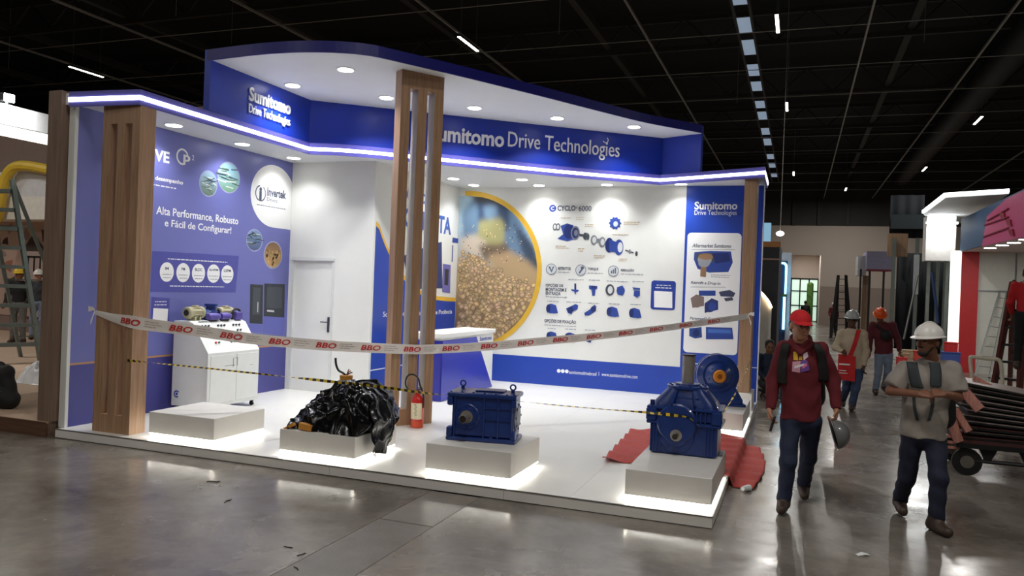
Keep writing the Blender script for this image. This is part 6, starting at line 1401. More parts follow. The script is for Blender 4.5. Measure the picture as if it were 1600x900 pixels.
# near canopy of the same neighbour: white panel with a glowing lower band, runs in depth
nc = empty('neighbour_canopy', (-13.1, 10, 4.2), label='white canopy with glowing lower edge at the far left', cat='canopy')
MB().box(-13.2, -13.0, 6.6, 14.2, 4.37, 4.72).build('panel', mat('canopy_white', (222, 222, 222), 0.5), nc)
MB().box(-13.2, -13.02, 6.6, 14.2, 4.20, 4.36).build('glow_band', emitter('canopy_band_glow', (255, 252, 240), 3.0), nc)
MB().box(-13.25, -12.98, 6.6, 14.2, 4.355, 4.372).build('trim', ALU, nc)
for y in (6.8, 14.0): MB().box(-13.2, -13.05, y, y+0.15, 0.17, 4.2).build('post', DWOOD, nc)
fl_ = empty('floodlight', (-13.0, 9.62, 4.72), label='bright floodlight standing on the white canopy at the far left', cat='lamp')
b = MB(); b.box(-13.1, -12.95, 9.52, 9.72, 4.76, 4.90, b=0.01); b.build('housing', BLACKM, fl_)
MB().box(-12.95, -12.935, 9.53, 9.71, 4.765, 4.895).build('lens', emitter('flood_lens', (255, 255, 250), 40), fl_)
MB().box(-13.06, -13.0, 9.60, 9.64, 4.72, 4.78).build('bracket', BLACKM, fl_)
ld = bpy.data.lights.new('floodlight_light', 'AREA'); ld.energy = 120; ld.size = 0.15; lo = bpy.data.objects.new('floodlight_light', ld); COL.objects.link(lo); lo.parent = fl_; lo.location = (0.09, 0, 0.1); lo.rotation_euler = (0, math.radians(60), 0)

def step_ladder(name, label, bl, br, tl, tr, n, m, rear=None, r=0.028, tread=0.09, mt=None):
    bl, br, tl, tr = [np.array(v, float) for v in (bl, br, tl, tr)]; t = empty(name, (bl+br)/2, label=label, cat='ladder')
    d = unit(br-bl); w = unit(np.cross(d, tl-bl))
    def bar(a, b_, w1, w2, nm, mm):
        a, b_ = np.array(a), np.array(b_); z = unit(b_-a); x = unit(d-z*(d @ z)); y = np.cross(z, x); L_ = np.linalg.norm(b_-a)
        M4 = np.eye(4); M4[:3, 0], M4[:3, 1], M4[:3, 2], M4[:3, 3] = x, y, z, a; MB().box(-w1, w1, -w2, w2, 0, L_, M=M4).build(nm, mm, t)
    bar(bl, tl, r*0.6, r*1.3, 'rail', m); bar(br, tr, r*0.6, r*1.3, 'rail', m)
    for k in range(1, n+1):
        f = k/(n+0.6); a, c = bl+(tl-bl)*f, br+(tr-br)*f; z = unit(c-a); L_ = np.linalg.norm(c-a); y = unit(A3(0, 0, 1)-z*z[2]); x = np.cross(y, z); M4 = np.eye(4); M4[:3, 0], M4[:3, 1], M4[:3, 2], M4[:3, 3] = x, y, z, a
        MB().box(-tread/2, tread/2, -tread*0.2, tread*0.2, 0, L_, M=M4).build('step', mt or m, t)
    if rear is not None:
        rl, rr = bl+rear, br+rear; bar(rl, tl, r*0.5, r, 'rear_leg', m); bar(rr, tr, r*0.5, r, 'rear_leg', m)
        for f in (0.12, 0.45, 0.75): a, c = rl+(tl-rl)*f, rr+(tr-rr)*f; MB().cyl(a, c, 0.012, n=6).build('rear_brace', m, t)
    return t
GALV = mat('grey_green_aluminium', (112, 122, 118), 0.45, 0.5, var=0.08)
step_ladder('step_ladder', 'tall grey aluminium step ladder standing on the left neighbour platform', at_z(-46, 572, 0.17), at_z(64, 568, 0.17), at_y(-22, 282, 10.25), at_y(19, 281, 10.25), 9, GALV, rear=A3(-0.75, 1.5, 0), r=0.055, tread=0.16)
# crumpled white plastic
c0 = at_z(40, 600, 0.17); NX, NY = 44, 30; G = np.zeros((NX, NY, 3))
for i in range(NX):
    for j in range(NY):
        u, v = -1+2*i/(NX-1), -1+2*j/(NY-1); rr_ = min(1, math.hypot(u, v)); hgt = 0.26*(1-rr_**2.2)
        x, y = c0[0]+u*0.42, c0[1]+0.25+v*0.26; rd = ridge((x, y, 0), 6.0)**3*0.09+ridge((x+5, y, 0), 14.0)**3*0.04; G[i, j] = (x, y, 0.173+max(0, hgt+(rd-0.05)*(1-rr_**3)))
MB().grid(G).build('plastic_heap', mat('white_plastic_film', (226, 226, 228), 0.35, var=0.03), smooth=True, sharp=0, label='crumpled heap of white plastic film on beige carpet', cat='plastic film')
# black holdall at the left edge of the picture
c0 = at_z(0, 640, 0.17)
bg = empty('black_holdall', (c0[0]-0.06, c0[1]+0.1, 0.17), label='black bag standing at the left edge of the neighbour platform', cat='bag')
b = MB(); skin(b, [cone((-0.14, 0, 0.11), (0.10, 0, 0.11), 0.11, 0.105, 0.05), cone((-0.14, 0, 0.44), (0.02, 0, 0.44), 0.085, 0.075, 0.05), cone((-0.10, 0, 0.12), (-0.10, 0, 0.44), 0.115, 0.10, 0.05), cone((0.06, 0, 0.12), (0.01, 0, 0.44), 0.115, 0.085, 0.05), elli((0.05, -0.08, 0.15), (0.10, 0.07, 0.10), None, 0.03)], 0.014, fold(14, 20, 30, 0.008)); b.build('bag_body', BACKP, bg, smooth=True, sharp=0, local=True)
b = MB(); b.tube(smooth_path([A3(-0.12, 0, 0.51), A3(-0.09, -0.02, 0.555), A3(-0.03, -0.02, 0.555), A3(0.0, 0, 0.51)], 4), 0.012, 6); b.build('handle', BLACKR, bg, smooth=True, local=True)
b = MB(); b.box(-0.05, 0.11, -0.135, -0.128, 0.22, 0.23); b.build('zip', DGREY, bg, local=True)

def stand_J(x, y, z0, h, hd, armL=None, armR=None):
    s = h/1.75; c, sn = math.cos(hd), math.sin(hd)
    def q(r_, f_, u_): return A3(x+s*(r_*c+f_*sn), y+s*(r_*sn-f_*c), z0+s*u_)
    J = dict(head=q(0, 0.03, 1.60), neck=q(0, 0, 1.44), chest=q(0, 0, 1.25), waist=q(0, 0, 1.05), pelvis=q(0, 0, 0.92))
    for n_, sg in (('L', -1), ('R', 1)):
        J['sh'+n_] = q(sg*0.18, 0, 1.39); J['hi'+n_] = q(sg*0.095, 0, 0.90); J['kn'+n_] = q(sg*0.10, 0.03, 0.50); J['an'+n_] = q(sg*0.11, 0, 0.10); J['el'+n_] = q(sg*0.24, 0.02, 1.12); J['wr'+n_] = q(sg*0.22, 0.16, 0.92)
    for n_, a in (('L', armL), ('R', armR)):
        if a: J['el'+n_] = q(*a[0]); J['wr'+n_] = q(*a[1])
    return J, unit((sn, -c, 0)), s
def bystander(label, x, y, z0, h, hd, sk, top, legs, hat=None, hair=True, armL=None, armR=None, look=None, sleeve='long'):
    J, fw, s = stand_J(x, y, z0, h, hd, armL, armR)
    r_, T, (q, R, hp), L = figure('person', label, J, fw, look if look is not None else fw, (0, 0, 1), sk, top, legs, BOOT, vox=0.016, head_vox=0.010, sc=s, simple=True, sleeve=sleeve)
    r_.location.z = 0.0
    if hat: hard_hat('helmet', q, R, hat, r_, 1.04)
    if hair: b = MB(); skin(b, [elli(q(0, -0.03, 0.035 if not hat else 0.0), A3(0.083, 0.09, 0.095 if not hat else 0.08)*s, R, 0.02)], 0.012); b.build('hair', HAIR, r_, smooth=True, sharp=0)
    return r_, q, T
BLKC = mat('black_cotton', (22, 22, 24), 0.85, var=0.15); GRYC = mat('grey_trousers', (104, 100, 98), 0.85, var=0.08)
p = at_z(20, 536, 0.17); bystander('person in black top and yellow helmet behind the grey ladder', p[0]+0.15, p[1], 0.17, 1.72, 0.5, SKIN2, BLKC, GRYC, hat=mat('yellow_helmet', (222, 186, 40), 0.4))
p = at_z(56, 531, 0.17); bystander('person in white helmet and pale jeans beside the brown post', p[0]-0.1, p[1]+0.1, 0.17, 1.70, 0.7, SKIN1, mat('dark_grey_top', (60, 62, 66), 0.85), mat('pale_blue_jeans', (128, 142, 166), 0.8), hat=WHT)
p = at_z(70, 530, 0.17); bystander('dark haired person in black seen just left of the brown post', p[0]+0.35, min(p[1], 14.0), 0.17, 1.78, 2.2, SKIN2, BLKC, BLKC)

# ================================================================== right-hand side of the aisle
# ---- trolley loaded with dark panels, pointing along the aisle
CX0, CX1, CY0, CY1 = 1.70, 4.3, 9.82, 10.75
tr = empty('trolley', ((CX0+CX1)/2, (CY0+CY1)/2, 0), label='dark steel flatbed trolley loaded with panels at the right edge', cat='trolley')
DKR = mat('dark_red_steel', (70, 36, 34), 0.6, var=0.2)
MB().box(CX0, CX1, CY0, CY1, 0.36, 0.40).build('deck', DKR, tr)
MB().box(CX0, CX1, CY0-0.02, CY0+0.03, 0.31, 0.36).build('side_beam', BLACKM, tr); MB().box(CX0, CX1, CY1-0.03, CY1+0.02, 0.31, 0.36).build('side_beam', BLACKM, tr)
MB().cyl((CX0+0.1, CY0+0.05, 0.17), (CX1, CY0+0.05, 0.17), 0.022, n=8).build('tie_rod', BLACKM, tr)
for x in (CX0+0.12, CX1-0.2):
    for y in (CY0+0.03, CY1-0.09):
        w_ = MB(); w_.cyl((x, y, 0.15), (x, y+0.06, 0.15), 0.15, n=22); wo = w_.build('wheel', BLACKR, tr, smooth=True); MB().cyl((x, y-0.006, 0.15), (x, y+0.066, 0.15), 0.07, n=16).build('wheel_hub', mat('hub_grey', (110, 104, 96), 0.5, 0.4), wo)
for x in (CX0+0.32, CX0+0.70, CX0+1.3): MB().prism([(x-0.09, 0.31), (x+0.09, 0.31), (x+0.03, 0.18), (x-0.03, 0.18)], -CY0-0.08, -CY0-0.03, M=np.array(Matrix.Rotation(math.pi/2, 4, 'X'))).build('bracket', BLACKM, tr)
PEDGE = mat('pale_metal_edge', (164, 150, 144), 0.4, 0.3, var=0.1); PDARK = mat('black_panel', (20, 19, 20), 0.55, var=0.2)
ordn = ('lowest', 'second from bottom', 'third from bottom', 'fourth from bottom', 'fifth from bottom', 'sixth from bottom', 'seventh from bottom', 'eighth from bottom', 'ninth from bottom', 'tenth from bottom', 'topmost')
for k in range(11):
    zl = 0.405+0.060*k; an = math.radians(0.82*k); dy = 0.02*math.sin(k*2.3); dx = 0.05*math.sin(k*1.7)+0.012*k
    t = empty('stacked_panel', (CX0+1.2, (CY0+CY1)/2, zl-1.2*math.tan(an)), label='black panel with pale edge on the trolley, %s of the stack' % ordn[k], cat='panel', group='black panels stacked on the trolley')
    M4 = np.array(Matrix.Translation((CX0+dx, CY0+dy, zl)) @ Matrix.Rotation(an, 4, 'Y'))
    MB().box(0, 2.45, 0, 0.9, 0, 0.021, M=M4).build('board', PDARK, t); MB().box(-0.006, 2.455, -0.006, 0.906, 0.021, 0.030, M=M4).build('edge_strip', PEDGE if k > 3 or k % 2 else DKR, t)
SALM = wood('salmon_timber', (150, 92, 80), (196, 138, 122), axis='Z', rough=0.7)
def beam(a, b_, w1, w2, label):
    a, b_ = np.array(a, float), np.array(b_, float); zz = unit(b_-a); x = unit(np.cross(zz, (0.1, 0.2, 1))); y = np.cross(zz, x); M4 = np.eye(4); M4[:3, 0], M4[:3, 1], M4[:3, 2], M4[:3, 3] = x, y, zz, a
    MB().box(-w1, w1, -w2, w2, 0, np.linalg.norm(b_-a), M=M4).build('timber_batten', SALM, label=label, cat='batten', group='salmon battens on the trolley')
beam(at_y(1499, 603, 9.72), at_y(1531, 640, 9.66), 0.035, 0.05, 'thick salmon batten leaning against the panel stack')
beam(at_y(1522, 591, 10.3), at_y(1606, 634, 9.95), 0.028, 0.028, 'long pale batten lying on top of the panel stack')
beam(at_y(1480, 636, 9.74), at_y(1498, 690, 9.76), 0.03, 0.04, 'salmon batten leaning at the left end of the trolley, nearer one')
beam(at_y(1492, 640, 9.76), at_y(1513, 674, 9.74), 0.03, 0.035, 'short salmon batten at the left end of the trolley, beside the nearer one')
for k, y in enumerate((681, 690, 698)): beam(at_y(1474, y, 9.86), at_y(1499, y+2, 9.86), 0.016, 0.016, ('upper', 'middle', 'lower')[k]+' thin batten sticking out behind the white helmeted person')
# white tubular frame behind
wt = MB(); Pt = [at_y(x, y, 14.0) for x, y in ((1519, 592), (1516, 562), (1520, 558), (1545, 561), (1562, 564), (1566, 590))]; wt.tube(smooth_path(Pt, 5), 0.03, 8)
Pt2 = [at_y(1519, 592, 14.0), at_y(1519, 640, 14.0)]
wtb = wt.build('tubular_frame', mat('cream_tube', (206, 196, 176), 0.5), label='cream tubular frame standing behind the trolley', cat='frame', smooth=True)
wleg = MB(); a_ = at_y(1519, 592, 14.0); c_ = at_y(1566, 590, 14.0); wleg.cyl(a_, (a_[0], a_[1], 0.0), 0.03, n=8); wleg.cyl(c_, (c_[0], c_[1], 0), 0.03, n=8); wleg.build('legs', MATS['cream_tube'], wtb)

# ---- red, white and blue stand under construction
rs = empty('red_blue_stand', (4.4, 21, 0), label='red white and blue stand with pink sign on the right', cat='stand')
MB().box(4.22, 7.6, 15.5, 24.7, 3.33, 3.40).build('soffit', mat('pinkish_soffit', (190, 170, 166), 0.6), rs)
MB().box(4.18, 4.24, 15.5, 24.65, 3.34, 4.25).build('blue_fascia', mat('steel_blue_fascia', (52, 88, 128), 0.5, var=0.04), rs)
PINK = mat('pink_sign', (206, 84, 134), 0.5, var=0.04); PINKD = mat('dark_pink_sign', (150, 30, 60), 0.5)
FR = Frame((4.18, 0, 0), (0, -1))
mb = MB(); FR.flat(mb, [FR.px(*p_) for p_ in ((1537, 385), (1604, 370), (1604, 297), (1575, 311), (1545, 338))], 0.04, 0.04); mb.build('pink_sign', PINK, rs)
for (ya, yb, xa) in ((361, 371, 1540), (343, 354, 1541), (336, 341, 1546)):
    mb = MB(); FR.flat(mb, [FR.px(*p_) for p_ in ((xa, ya+8), (1580, yb-16), (1580, yb-14.5), (xa, ya+9.5))], 0.07, 0.03); mb.build('sign_groove', PINKD, rs)
for (x_, y_) in ((1570, 334), (1580, 345), (1584, 360)):
    mb = MB(); FR.flat(mb, [FR.px(*p_) for p_ in ((x_, y_+7), (x_+6, y_+8), (x_+4, y_-2), (x_-3, y_-1))], 0.075, 0.035); mb.build('sign_notch', PINKD, rs)
MB().box(4.2, 4.62, 24.45, 24.6, 0, 3.33).build('red_return', mat('red_return_panel', (190, 44, 48), 0.5, var=0.04), rs)
MB().box(4.62, 9.5, 24.5, 24.6, 0, 3.33).build('white_wall', mat('shell_white_panel', (206, 206, 196), 0.55, var=0.03), rs)
for x in (5.5, 6.6, 7.7): MB().box(x-0.02, x+0.02, 24.48, 24.5, 0, 3.33).build('wall_seam', ALU, rs)
MB().box(4.62, 9.5, 24.485, 24.5, 2.25, 2.29).build('wall_seam', ALU, rs)
MB().box(9.4, 9.5, 15, 24.5, 0, 3.33).build('rear_wall', MATS['shell_white_panel'], rs)
MB().box(4.0, 4.2, 24.5, 24.95, 0, 3.36).build('light_column', emitter('column_glow', (238, 240, 226), 1.6), rs)
for k, (xx, yy_) in enumerate(((1547, 388), (1566, 384), (1584, 380), (1603, 375), (1572, 397))):
    dl = at_z(xx, yy_, 3.31)
    t = empty('downlight', (dl[0], dl[1], 3.33), label='round white downlight under the soffit of the red and blue stand', cat='lamp', group='downlights of the red and blue stand')
    MB().cyl((0, 0, -0.02), (0, 0, -0.004), 0.13, n=20).build('diffuser', SPOTM, t, local=True); MB().cyl((0, 0, -0.012), (0, 0, 0), 0.15, n=20).build('trim_ring', TRIMW, t, local=True)
    ld = bpy.data.lights.new('downlight_light', 'AREA'); ld.shape = 'DISK'; ld.size = 0.24; ld.energy = 14; lo = bpy.data.objects.new('downlight_light', ld); COL.objects.link(lo); lo.parent = t; lo.location = (0, 0, -0.025)
step_ladder('extension_ladder', 'grey ladder leaning on the white panel wall of the red stand', at_y(1523, 588, 23.2), at_y(1546, 590, 23.2), at_y(1562, 456, 24.35), at_y(1573, 458, 24.35), 8, mat('ladder_grey', (120, 122, 116), 0.5, 0.3), r=0.035, tread=0.05)
REDW = wood('red_brown_timber', (92, 40, 36), (126, 62, 54), axis='Z', rough=0.6)
step_ladder('wooden_step_ladder', 'red brown wooden step ladder with dark treads at the right edge', at_z(1546, 640, 0), at_z(1592, 648, 0), at_y(1583, 440, 15.3), at_y(1600, 440, 15.3), 7, REDW, rear=A3(0.55, 1.1, 0), r=0.045, tread=0.10, mt=mat('dark_tread', (40, 34, 32), 0.6))
hp_ = at_y(1607, 428, 15.1); bystander('person in bright red shirt up the wooden step ladder at the right edge', hp_[0], 15.1, hp_[2]-1.60, 1.75, 2.9, SKIN2, mat('bright_red_shirt', (190, 24, 30), 0.8), BLKC, hair=True)

# ---- lit canopy and hanging white panel farther on
lc = empty('lit_canopy', (4.3, 27, 3.1), label='white canopy edged with a bright light line beyond the red stand', cat='canopy')
pA, pB, pC2 = at_z(1443, 335, 4.62), at_z(1478, 309, 4.62), at_z(1577, 303, 4.62)
MB().prism([tuple(pA[:2]), tuple(pB[:2]), tuple(pC2[:2]), (pC2[0]+0.5, 30), (pA[0]+0.6, 30)], 4.62, 4.75).build('slab', mat('canopy_grey_white', (206, 204, 200), 0.6), lc)
V, Fc = edge_band([pA[:2], pB[:2], pC2[:2]], 4.66, 4.74, 0.0, 0.05); MB().add(V, Fc).build('light_line', emitter('far_led', (240, 246, 250), 6), lc)
bx0 = at_y(1448, 348, 27.5); bx1 = at_y(1492, 408, 27.5)
MB().box(bx0[0], bx1[0], 27.5, 28.2, bx1[2], 4.62).build('hanging_panel', mat('canopy_grey_white', (206, 204, 200), 0.6), lc)
MB().box(bx0[0]-0.05, bx1[0], 27.2, 27.26, 4.35, 4.40).build('lamp_bar', emitter('far_lamp', (236, 246, 255), 20), lc)
ld = bpy.data.lights.new('lamp_bar_light', 'AREA'); ld.shape = 'RECTANGLE'; ld.size = 0.7; ld.size_y = 0.06; ld.energy = 30; lo = bpy.data.objects.new('lamp_bar_light', ld); COL.objects.link(lo); lo.parent = lc; lo.location = (bx0[0]+0.4-4.3, 27.2-27, 4.33-3.1)
for x in (bx0[0]+0.15, bx1[0]-0.15): MB().box(x-0.05, x+0.05, 27.8, 27.9, 0, bx1[2]).build('post', GALV, lc)
# ---- dark curtain frames and props
dk = empty('dark_curtain_stand', (4.0, 34, 0), label='unfinished stand of black curtains and steel posts beyond the aisle people', cat='stand')
NAVYC = mat('black_navy_curtain', (17, 22, 28), 0.9, var=0.2, scale=3)
a, c = at_y(1399, 385, 33), at_y(1420, 545, 33); G = np.zeros((40, 2, 3))
def curtain(x0, x1, y, z0, z1, m, par, name='curtain', amp=0.05):
    n_ = 48; b = MB(); G = np.zeros((n_, 2, 3))
    for i in range(n_):
        f = i/(n_-1); G[i, 0] = (x0+(x1-x0)*f, y+amp*math.sin(f*(x1-x0)*14), z0); G[i, 1] = (x0+(x1-x0)*f, y+amp*math.sin(f*(x1-x0)*14+0.4), z1)
    return b.grid(G).build(name, m, par, smooth=True, sharp=0, solid=0.01)
curtain(at_y(1400, 450, 33)[0], at_y(1412, 450, 33)[0]+2.6, 33, 0.0, at_y(1400, 395, 33)[2], NAVYC, dk)
curtain(at_y(1392, 300, 36)[0], at_y(1445, 300, 36)[0], 36, at_y(1400, 372, 36)[2], at_y(1415, 305, 36)[2], NAVYC, dk, 'upper_curtain')
MB().box(at_y(1394, 300, 35.8)[0], at_y(1446, 300, 35.8)[0], 35.6, 35.9, at_y(1410, 358, 35.8)[2], at_y(1410, 336, 35.8)[2]).build('cross_box', mat('teal_black_box', (26, 38, 44), 0.7), dk)
MB().box(at_y(1387, 380, 32.6)[0], at_y(1418, 380, 32.6)[0], 32.5, 32.7, at_y(1400, 401, 32.6)[2], at_y(1400, 365, 32.6)[2]).build('timber_panel', wood('pale_timber', (120, 92, 70), (168, 138, 108)), dk)
for x in (1391, 1427, 1460, 1472): q_ = at_y(x, 540, 32.4); MB().box(q_[0]-0.06, q_[0]+0.06, 32.3, 32.42, 0, at_y(x, 372, 32.4)[2]).build('steel_post', GALV, dk)
MB().box(at_y(1428, 400, 32.2)[0], at_y(1434, 400, 32.2)[0]+0.05, 32.1, 32.2, at_y(1430, 460, 32.2)[2], at_y(1430, 398, 32.2)[2]).build('white_board', mat('board_white', (180, 188, 190), 0.6), dk)
a, c = at_y(1412, 530, 31.5), at_y(1434, 430, 31.5); MB().cyl(a, c, 0.04, n=8).build('leaning_pole', ALU, dk)
a, c = at_y(1466, 505, 31.4), at_y(1456, 425, 31.4); MB().cyl(a, c, 0.05, n=8).build('leaning_pole', mat('blue_pole', (50, 72, 120), 0.5), dk)
# clutter on the floor by the dark stand: boxes and tubs, each a thing
rn = random.Random(4)
cl = ((1399, 553, 0.35, 0.30, (200, 200, 196), 'white carton'), (1412, 556, 0.30, 0.22, (150, 120, 90), 'brown carton'), (1424, 552, 0.5, 0.25, (186, 160, 128), 'tan carton'), (1436, 556, 0.3, 0.3, (190, 60, 50), 'red crate'), (1409, 562, 0.28, 0.2, (180, 40, 44), 'small red tub'), (1420, 566, 0.4, 0.12, (120, 100, 84), 'flat brown tray'), (1485, 556, 0.42, 0.55, (60, 80, 150), 'blue crate'), (1484, 535, 0.3, 0.25, (196, 40, 40), 'red tub'))
for k, (x, y, w_, h_, c_, nm) in enumerate(cl):
    Y_ = at_z(x, y+8, 0)[1] if k < 6 else 24.0; q_ = at_y(x, y, Y_); zb = 0 if k < 7 else 0.56; 
    if k == 7: q_ = at_y(1485, 556, 24.0)
    t = empty(nm.replace(' ', '_'), (q_[0], Y_, zb), label=nm+' lying among the clutter beyond the people in the aisle' if k < 6 else nm+' behind the white helmeted person, %s' % ('below' if k == 6 else 'on the blue crate'), cat=nm.split()[-1])
    m_ = mat('clutter_%d' % k, c_, 0.7, var=0.08); MB().box(-w_/2, w_/2, -w_/2, w_/2, 0, h_, b=0.01).build('box', m_, t, local=True); MB().box(-w_/2-0.01, w_/2+0.01, -w_/2-0.01, w_/2+0.01, h_, h_+0.03).build('lid', m_, t, local=True)
# ---- far white boxed frame stand
fs = empty('lilac_box_stand', (3.5, 46, 0), label='open stand with lilac and white box headers near the far wall', cat='stand')
LILB = mat('lilac_header', (150, 146, 176), 0.6); 
a, c = at_y(1354, 421, 45), at_y(1387, 393, 45); MB().box(a[0], c[0]+0.3, 45, 48, a[2], c[2]).build('lilac_header', LILB, fs)
a2, c2 = at_y(1340, 430, 46), at_y(1354, 400, 46); MB().box(a2[0], c2[0], 46, 48, a2[2], c2[2]).build('white_header', mat('header_white', (206, 206, 208), 0.6), fs)
for x in (1342, 1356, 1378): q_ = at_y(x, 500, 45.2); MB().box(q_[0]-0.05, q_[0]+0.05, 45.1, 45.2, 0, a[2]+0.02).build('post', BLACKM, fs)
q_ = at_y(1349, 500, 46.5); MB().box(q_[0]-0.12, q_[0]+0.28, 46.4, 46.6, 0, a2[2]).build('timber_infill', MATS['pale_timber'], fs)
MB().box(a[0], c[0]+0.3, 44.98, 45.0, a[2]-0.08, a[2]+0.02).build('red_edge', mat('crimson_edge', (130, 30, 50), 0.6), fs)
# ---- black A-frame ladder, red cabinet and speaker box by the far wall, tiny person
q1, q2 = at_z(1298, 528, 0), at_z(1323, 527, 0)
step_ladder('a_frame_ladder', 'tall black A frame ladder standing in the distant aisle', q1, q2, at_y(1310, 430, q1[1]+0.3), at_y(1322, 430, q1[1]+0.3), 9, mat('ladder_black', (30, 28, 28), 0.6), rear=A3(0.3, 1.6, 0), r=0.05, tread=0.08)
q_ = at_z(1334, 508, 0); sp = empty('red_cabinet', (q_[0], q_[1], 0), label='red cabinet against the distant dado wall', cat='cabinet'); h_ = at_y(1334, 465, q_[1])[2]
MB().box(-0.3, 0.3, -0.2, 0.2, 0, h_, b=0.02).build('case', mat('cabinet_red', (150, 50, 36), 0.6), sp, local=True); MB().box(-0.2, 0.2, -0.22, -0.2, h_*0.55, h_*0.9).build('door', mat('cabinet_red_dark', (120, 36, 30), 0.6), sp, local=True)
q_ = at_z(1346, 509, 0); sp = empty('black_speaker', (q_[0], q_[1], 0), label='tall black box beside the distant red cabinet', cat='box'); h_ = at_y(1346, 462, q_[1])[2]
MB().box(-0.42, 0.42, -0.3, 0.3, 0, h_, b=0.03).build('case', BLACKM, sp, local=True); MB().box(-0.34, 0.34, -0.32, -0.3, h_*0.1, h_*0.9).build('grille', BLACKR, sp, local=True)
q_ = at_z(1301, 520, 0); bystander('tiny distant person in red with white helmet by the black ladder', q_[0], q_[1], 0, 1.7, 0.2, SKIN2, mat('dull_red_top', (120, 40, 44), 0.85), BLKC, hat=WHT, hair=False)
q_ = at_z(1257, 516, 0); bystander('distant dark clothed person in front of the lobby doors', q_[0], q_[1], 0, 1.75, 3.0, SKIN2, BLKC, BLKC)

# ---- stands behind the blue one, left side of the aisle
gs = empty('dark_grey_stand', (-0.62, 18.2, 0), label='dark grey tower with copper band behind the right end of the stand', cat='stand')
MB().box(-3.2, -0.42, 18.0, 20.5, 0, 2.98).build('tower', mat('slate_tower', (44, 48, 58), 0.6, var=0.06), gs)
MB().box(-3.22, -0.40, 17.98, 20.5, 2.98, 3.10).build('copper_band', mat('copper_band_top', (170, 116, 66), 0.4, 0.3), gs)
MB().box(-3.22, -0.41, 17.985, 18.0, 2.70, 2.73).build('pink_line', mat('pink_line', (190, 150, 140), 0.5), gs)
MB().box(-1.4, -0.66, 19.2, 19.4, 3.10, 3.62).build('glass_top_sign', emitter('pale_blue_glow', (130, 176, 204), 0.8), gs)
q_ = at_y(1219, 365, 26); hb2 = empty('small_spotlight', q_, label='small white spotlight above the dark grey tower', cat='lamp'); MB().ell((0, 0, 0), (0.12, 0.12, 0.08), 10, 8).build('lens', LAMPM, hb2, local=True, smooth=True); MB().cyl((0, 0, 0.05), (0, 0, 11.5-q_[2]), 0.01, n=5).build('cable', RAIL, hb2, local=True)
# white panel with warm arc light
wp = empty('arc_light_panel', (-0.75, 16.6, 0), label='white panel with a warm arched light right behind the stand', cat='panel')
PL = [at_y(x, y, 16.6) for x, y in ((1178, 457), (1186, 456), (1194, 463), (1201, 472), (1205.5, 482))]; ztop = PL[0][2]
poly = [(p_[0], p_[2]) for p_ in PL]; poly = [(poly[0][0]-0.6, 0.0), (poly[0][0]-0.6, poly[0][1])]+poly+[(poly[-1][0], 0.0)]
FW2 = Frame((0, 16.6, 0), (1, 0)); mb = MB(); mb.prism(poly, -0.08, 0.0, FW2.M()); mb.build('panel', mat('arc_panel_white', (220, 216, 208), 0.6), wp)
MB().tube(smooth_path([p_+A3(0, -0.02, 0.01) for p_ in PL], 4), 0.022, 8).build('arc_light', emitter('warm_arc', (255, 226, 180), 9), wp, smooth=True)
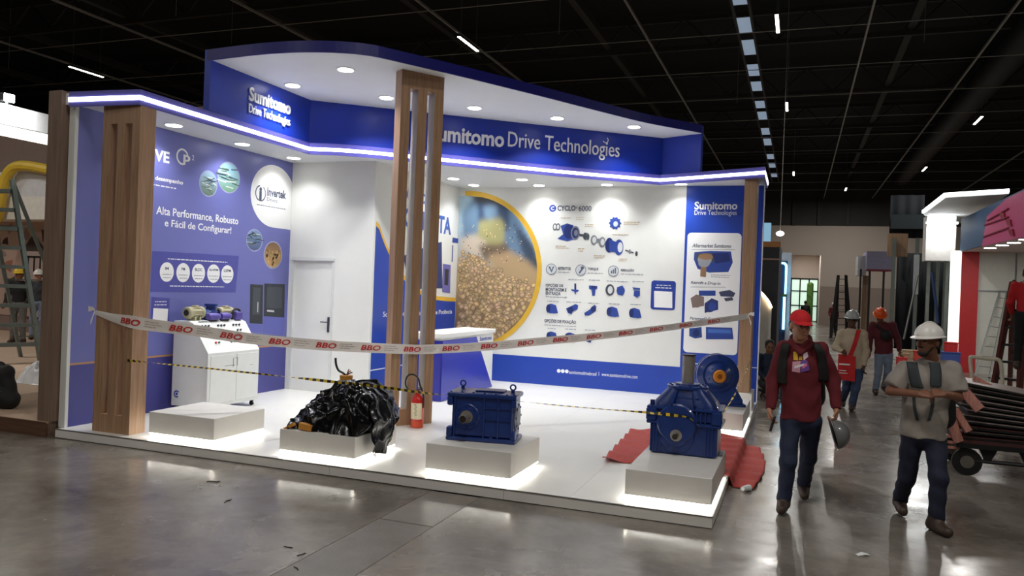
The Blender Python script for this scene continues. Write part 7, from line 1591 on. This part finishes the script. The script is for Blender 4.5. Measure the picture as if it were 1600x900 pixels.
# neon stand
ns = empty('blue_neon_stand', (-0.5, 24, 0), label='white stand with light blue neon outline beyond the grey tower', cat='stand')
MB().box(-2.6, -0.22, 24.2, 24.5, 0, 3.2).build('front_panel', mat('neon_stand_white', (180, 186, 196), 0.6), ns)
MB().box(-2.6, -0.33, 24.15, 24.2, 0.2, 2.95).build('navy_inset', mat('neon_navy', (20, 44, 80), 0.6), ns)
x0, x1 = at_y(1215, 410, 24.1)[0], at_y(1229, 410, 24.1)[0]; zt = at_y(1220, 411, 24.1)[2]; zb = at_y(1228, 515, 24.1)[2]
Pn = [A3(x0-0.5, 24.1, zt), A3(x1-0.12, 24.1, zt), A3(x1-0.03, 24.1, zt-0.04), A3(x1, 24.1, zt-0.14), A3(x1, 24.1, zt-0.9)]
NEON = emitter('neon_blue', (120, 206, 240), 5); MB().tube(smooth_path(Pn, 4), 0.03, 8).build('neon_tube', NEON, ns, smooth=True); MB().tube([A3(x1-0.02, 24.1, zb), A3(x1-0.02, 24.1, zb+0.95)], 0.035, 8).build('neon_tube', NEON, ns, smooth=True)
MB().tube([A3(x0-0.02, 24.12, zb), A3(x0+0.05, 24.12, zt-0.2)], 0.05, 8).build('white_tube', emitter('neon_white', (200, 226, 232), 2), ns)
MB().box(x1-0.1, x1+0.02, 24.08, 24.14, zb+0.95, zt-0.9).build('green_strip', GREENP, ns)
# person sitting behind the right end of the stand
q_ = at_y(1202, 541, 15.6)
J, fw, s = stand_J(q_[0], 15.6, 0, 1.75, 0.3); dz = q_[2]-J['head'][2]
for k in list(J):
    if k[:2] in ('he', 'ne', 'ch', 'wa', 'pe', 'sh', 'el', 'wr', 'hi'): J[k] = J[k]+A3(0, 0, dz)
for n_ in 'LR':
    J['kn'+n_] = J['hi'+n_]+A3(0.08, -0.42, -0.02); J['an'+n_] = A3(J['kn'+n_][0], J['kn'+n_][1]+0.03, 0.10); J['wr'+n_] = J['kn'+n_]*0.7+J['hi'+n_]*0.3+A3(0, 0, 0.12); J['el'+n_] = J['sh'+n_]+A3(0, -0.08, -0.27)
r5, T5, (q, R, hp), _ = figure('person', 'person in navy shirt sitting on a stool behind the right end of the stand', J, fw, unit((0.2, -0.9, -0.3)), (0, 0, 1), SKIN2, mat('navy_shirt', (30, 42, 66), 0.85), BLKC, BOOT, vox=0.014, simple=True)
b = MB(); skin(b, [elli(q(0, -0.025, 0.035), A3(0.086, 0.10, 0.10), R, 0.02)], 0.010); b.build('hair', HAIR, r5, smooth=True, sharp=0)
st = empty('stool', (J['pelvis'][0], J['pelvis'][1], 0), label='low dark stool under the person in the navy shirt', cat='stool'); zs = J['pelvis'][2]-0.14
MB().cyl((0, 0, zs-0.04), (0, 0, zs), 0.17, n=20).build('seat', BLACKR, st, local=True)
for k in range(4): w = math.pi/4+k*math.pi/2; MB().cyl((0.12*math.cos(w), 0.12*math.sin(w), zs-0.04), (0.17*math.cos(w), 0.17*math.sin(w), 0), 0.014, n=8).build('leg', BLACKM, st, local=True)
bpy.context.view_layer.update()
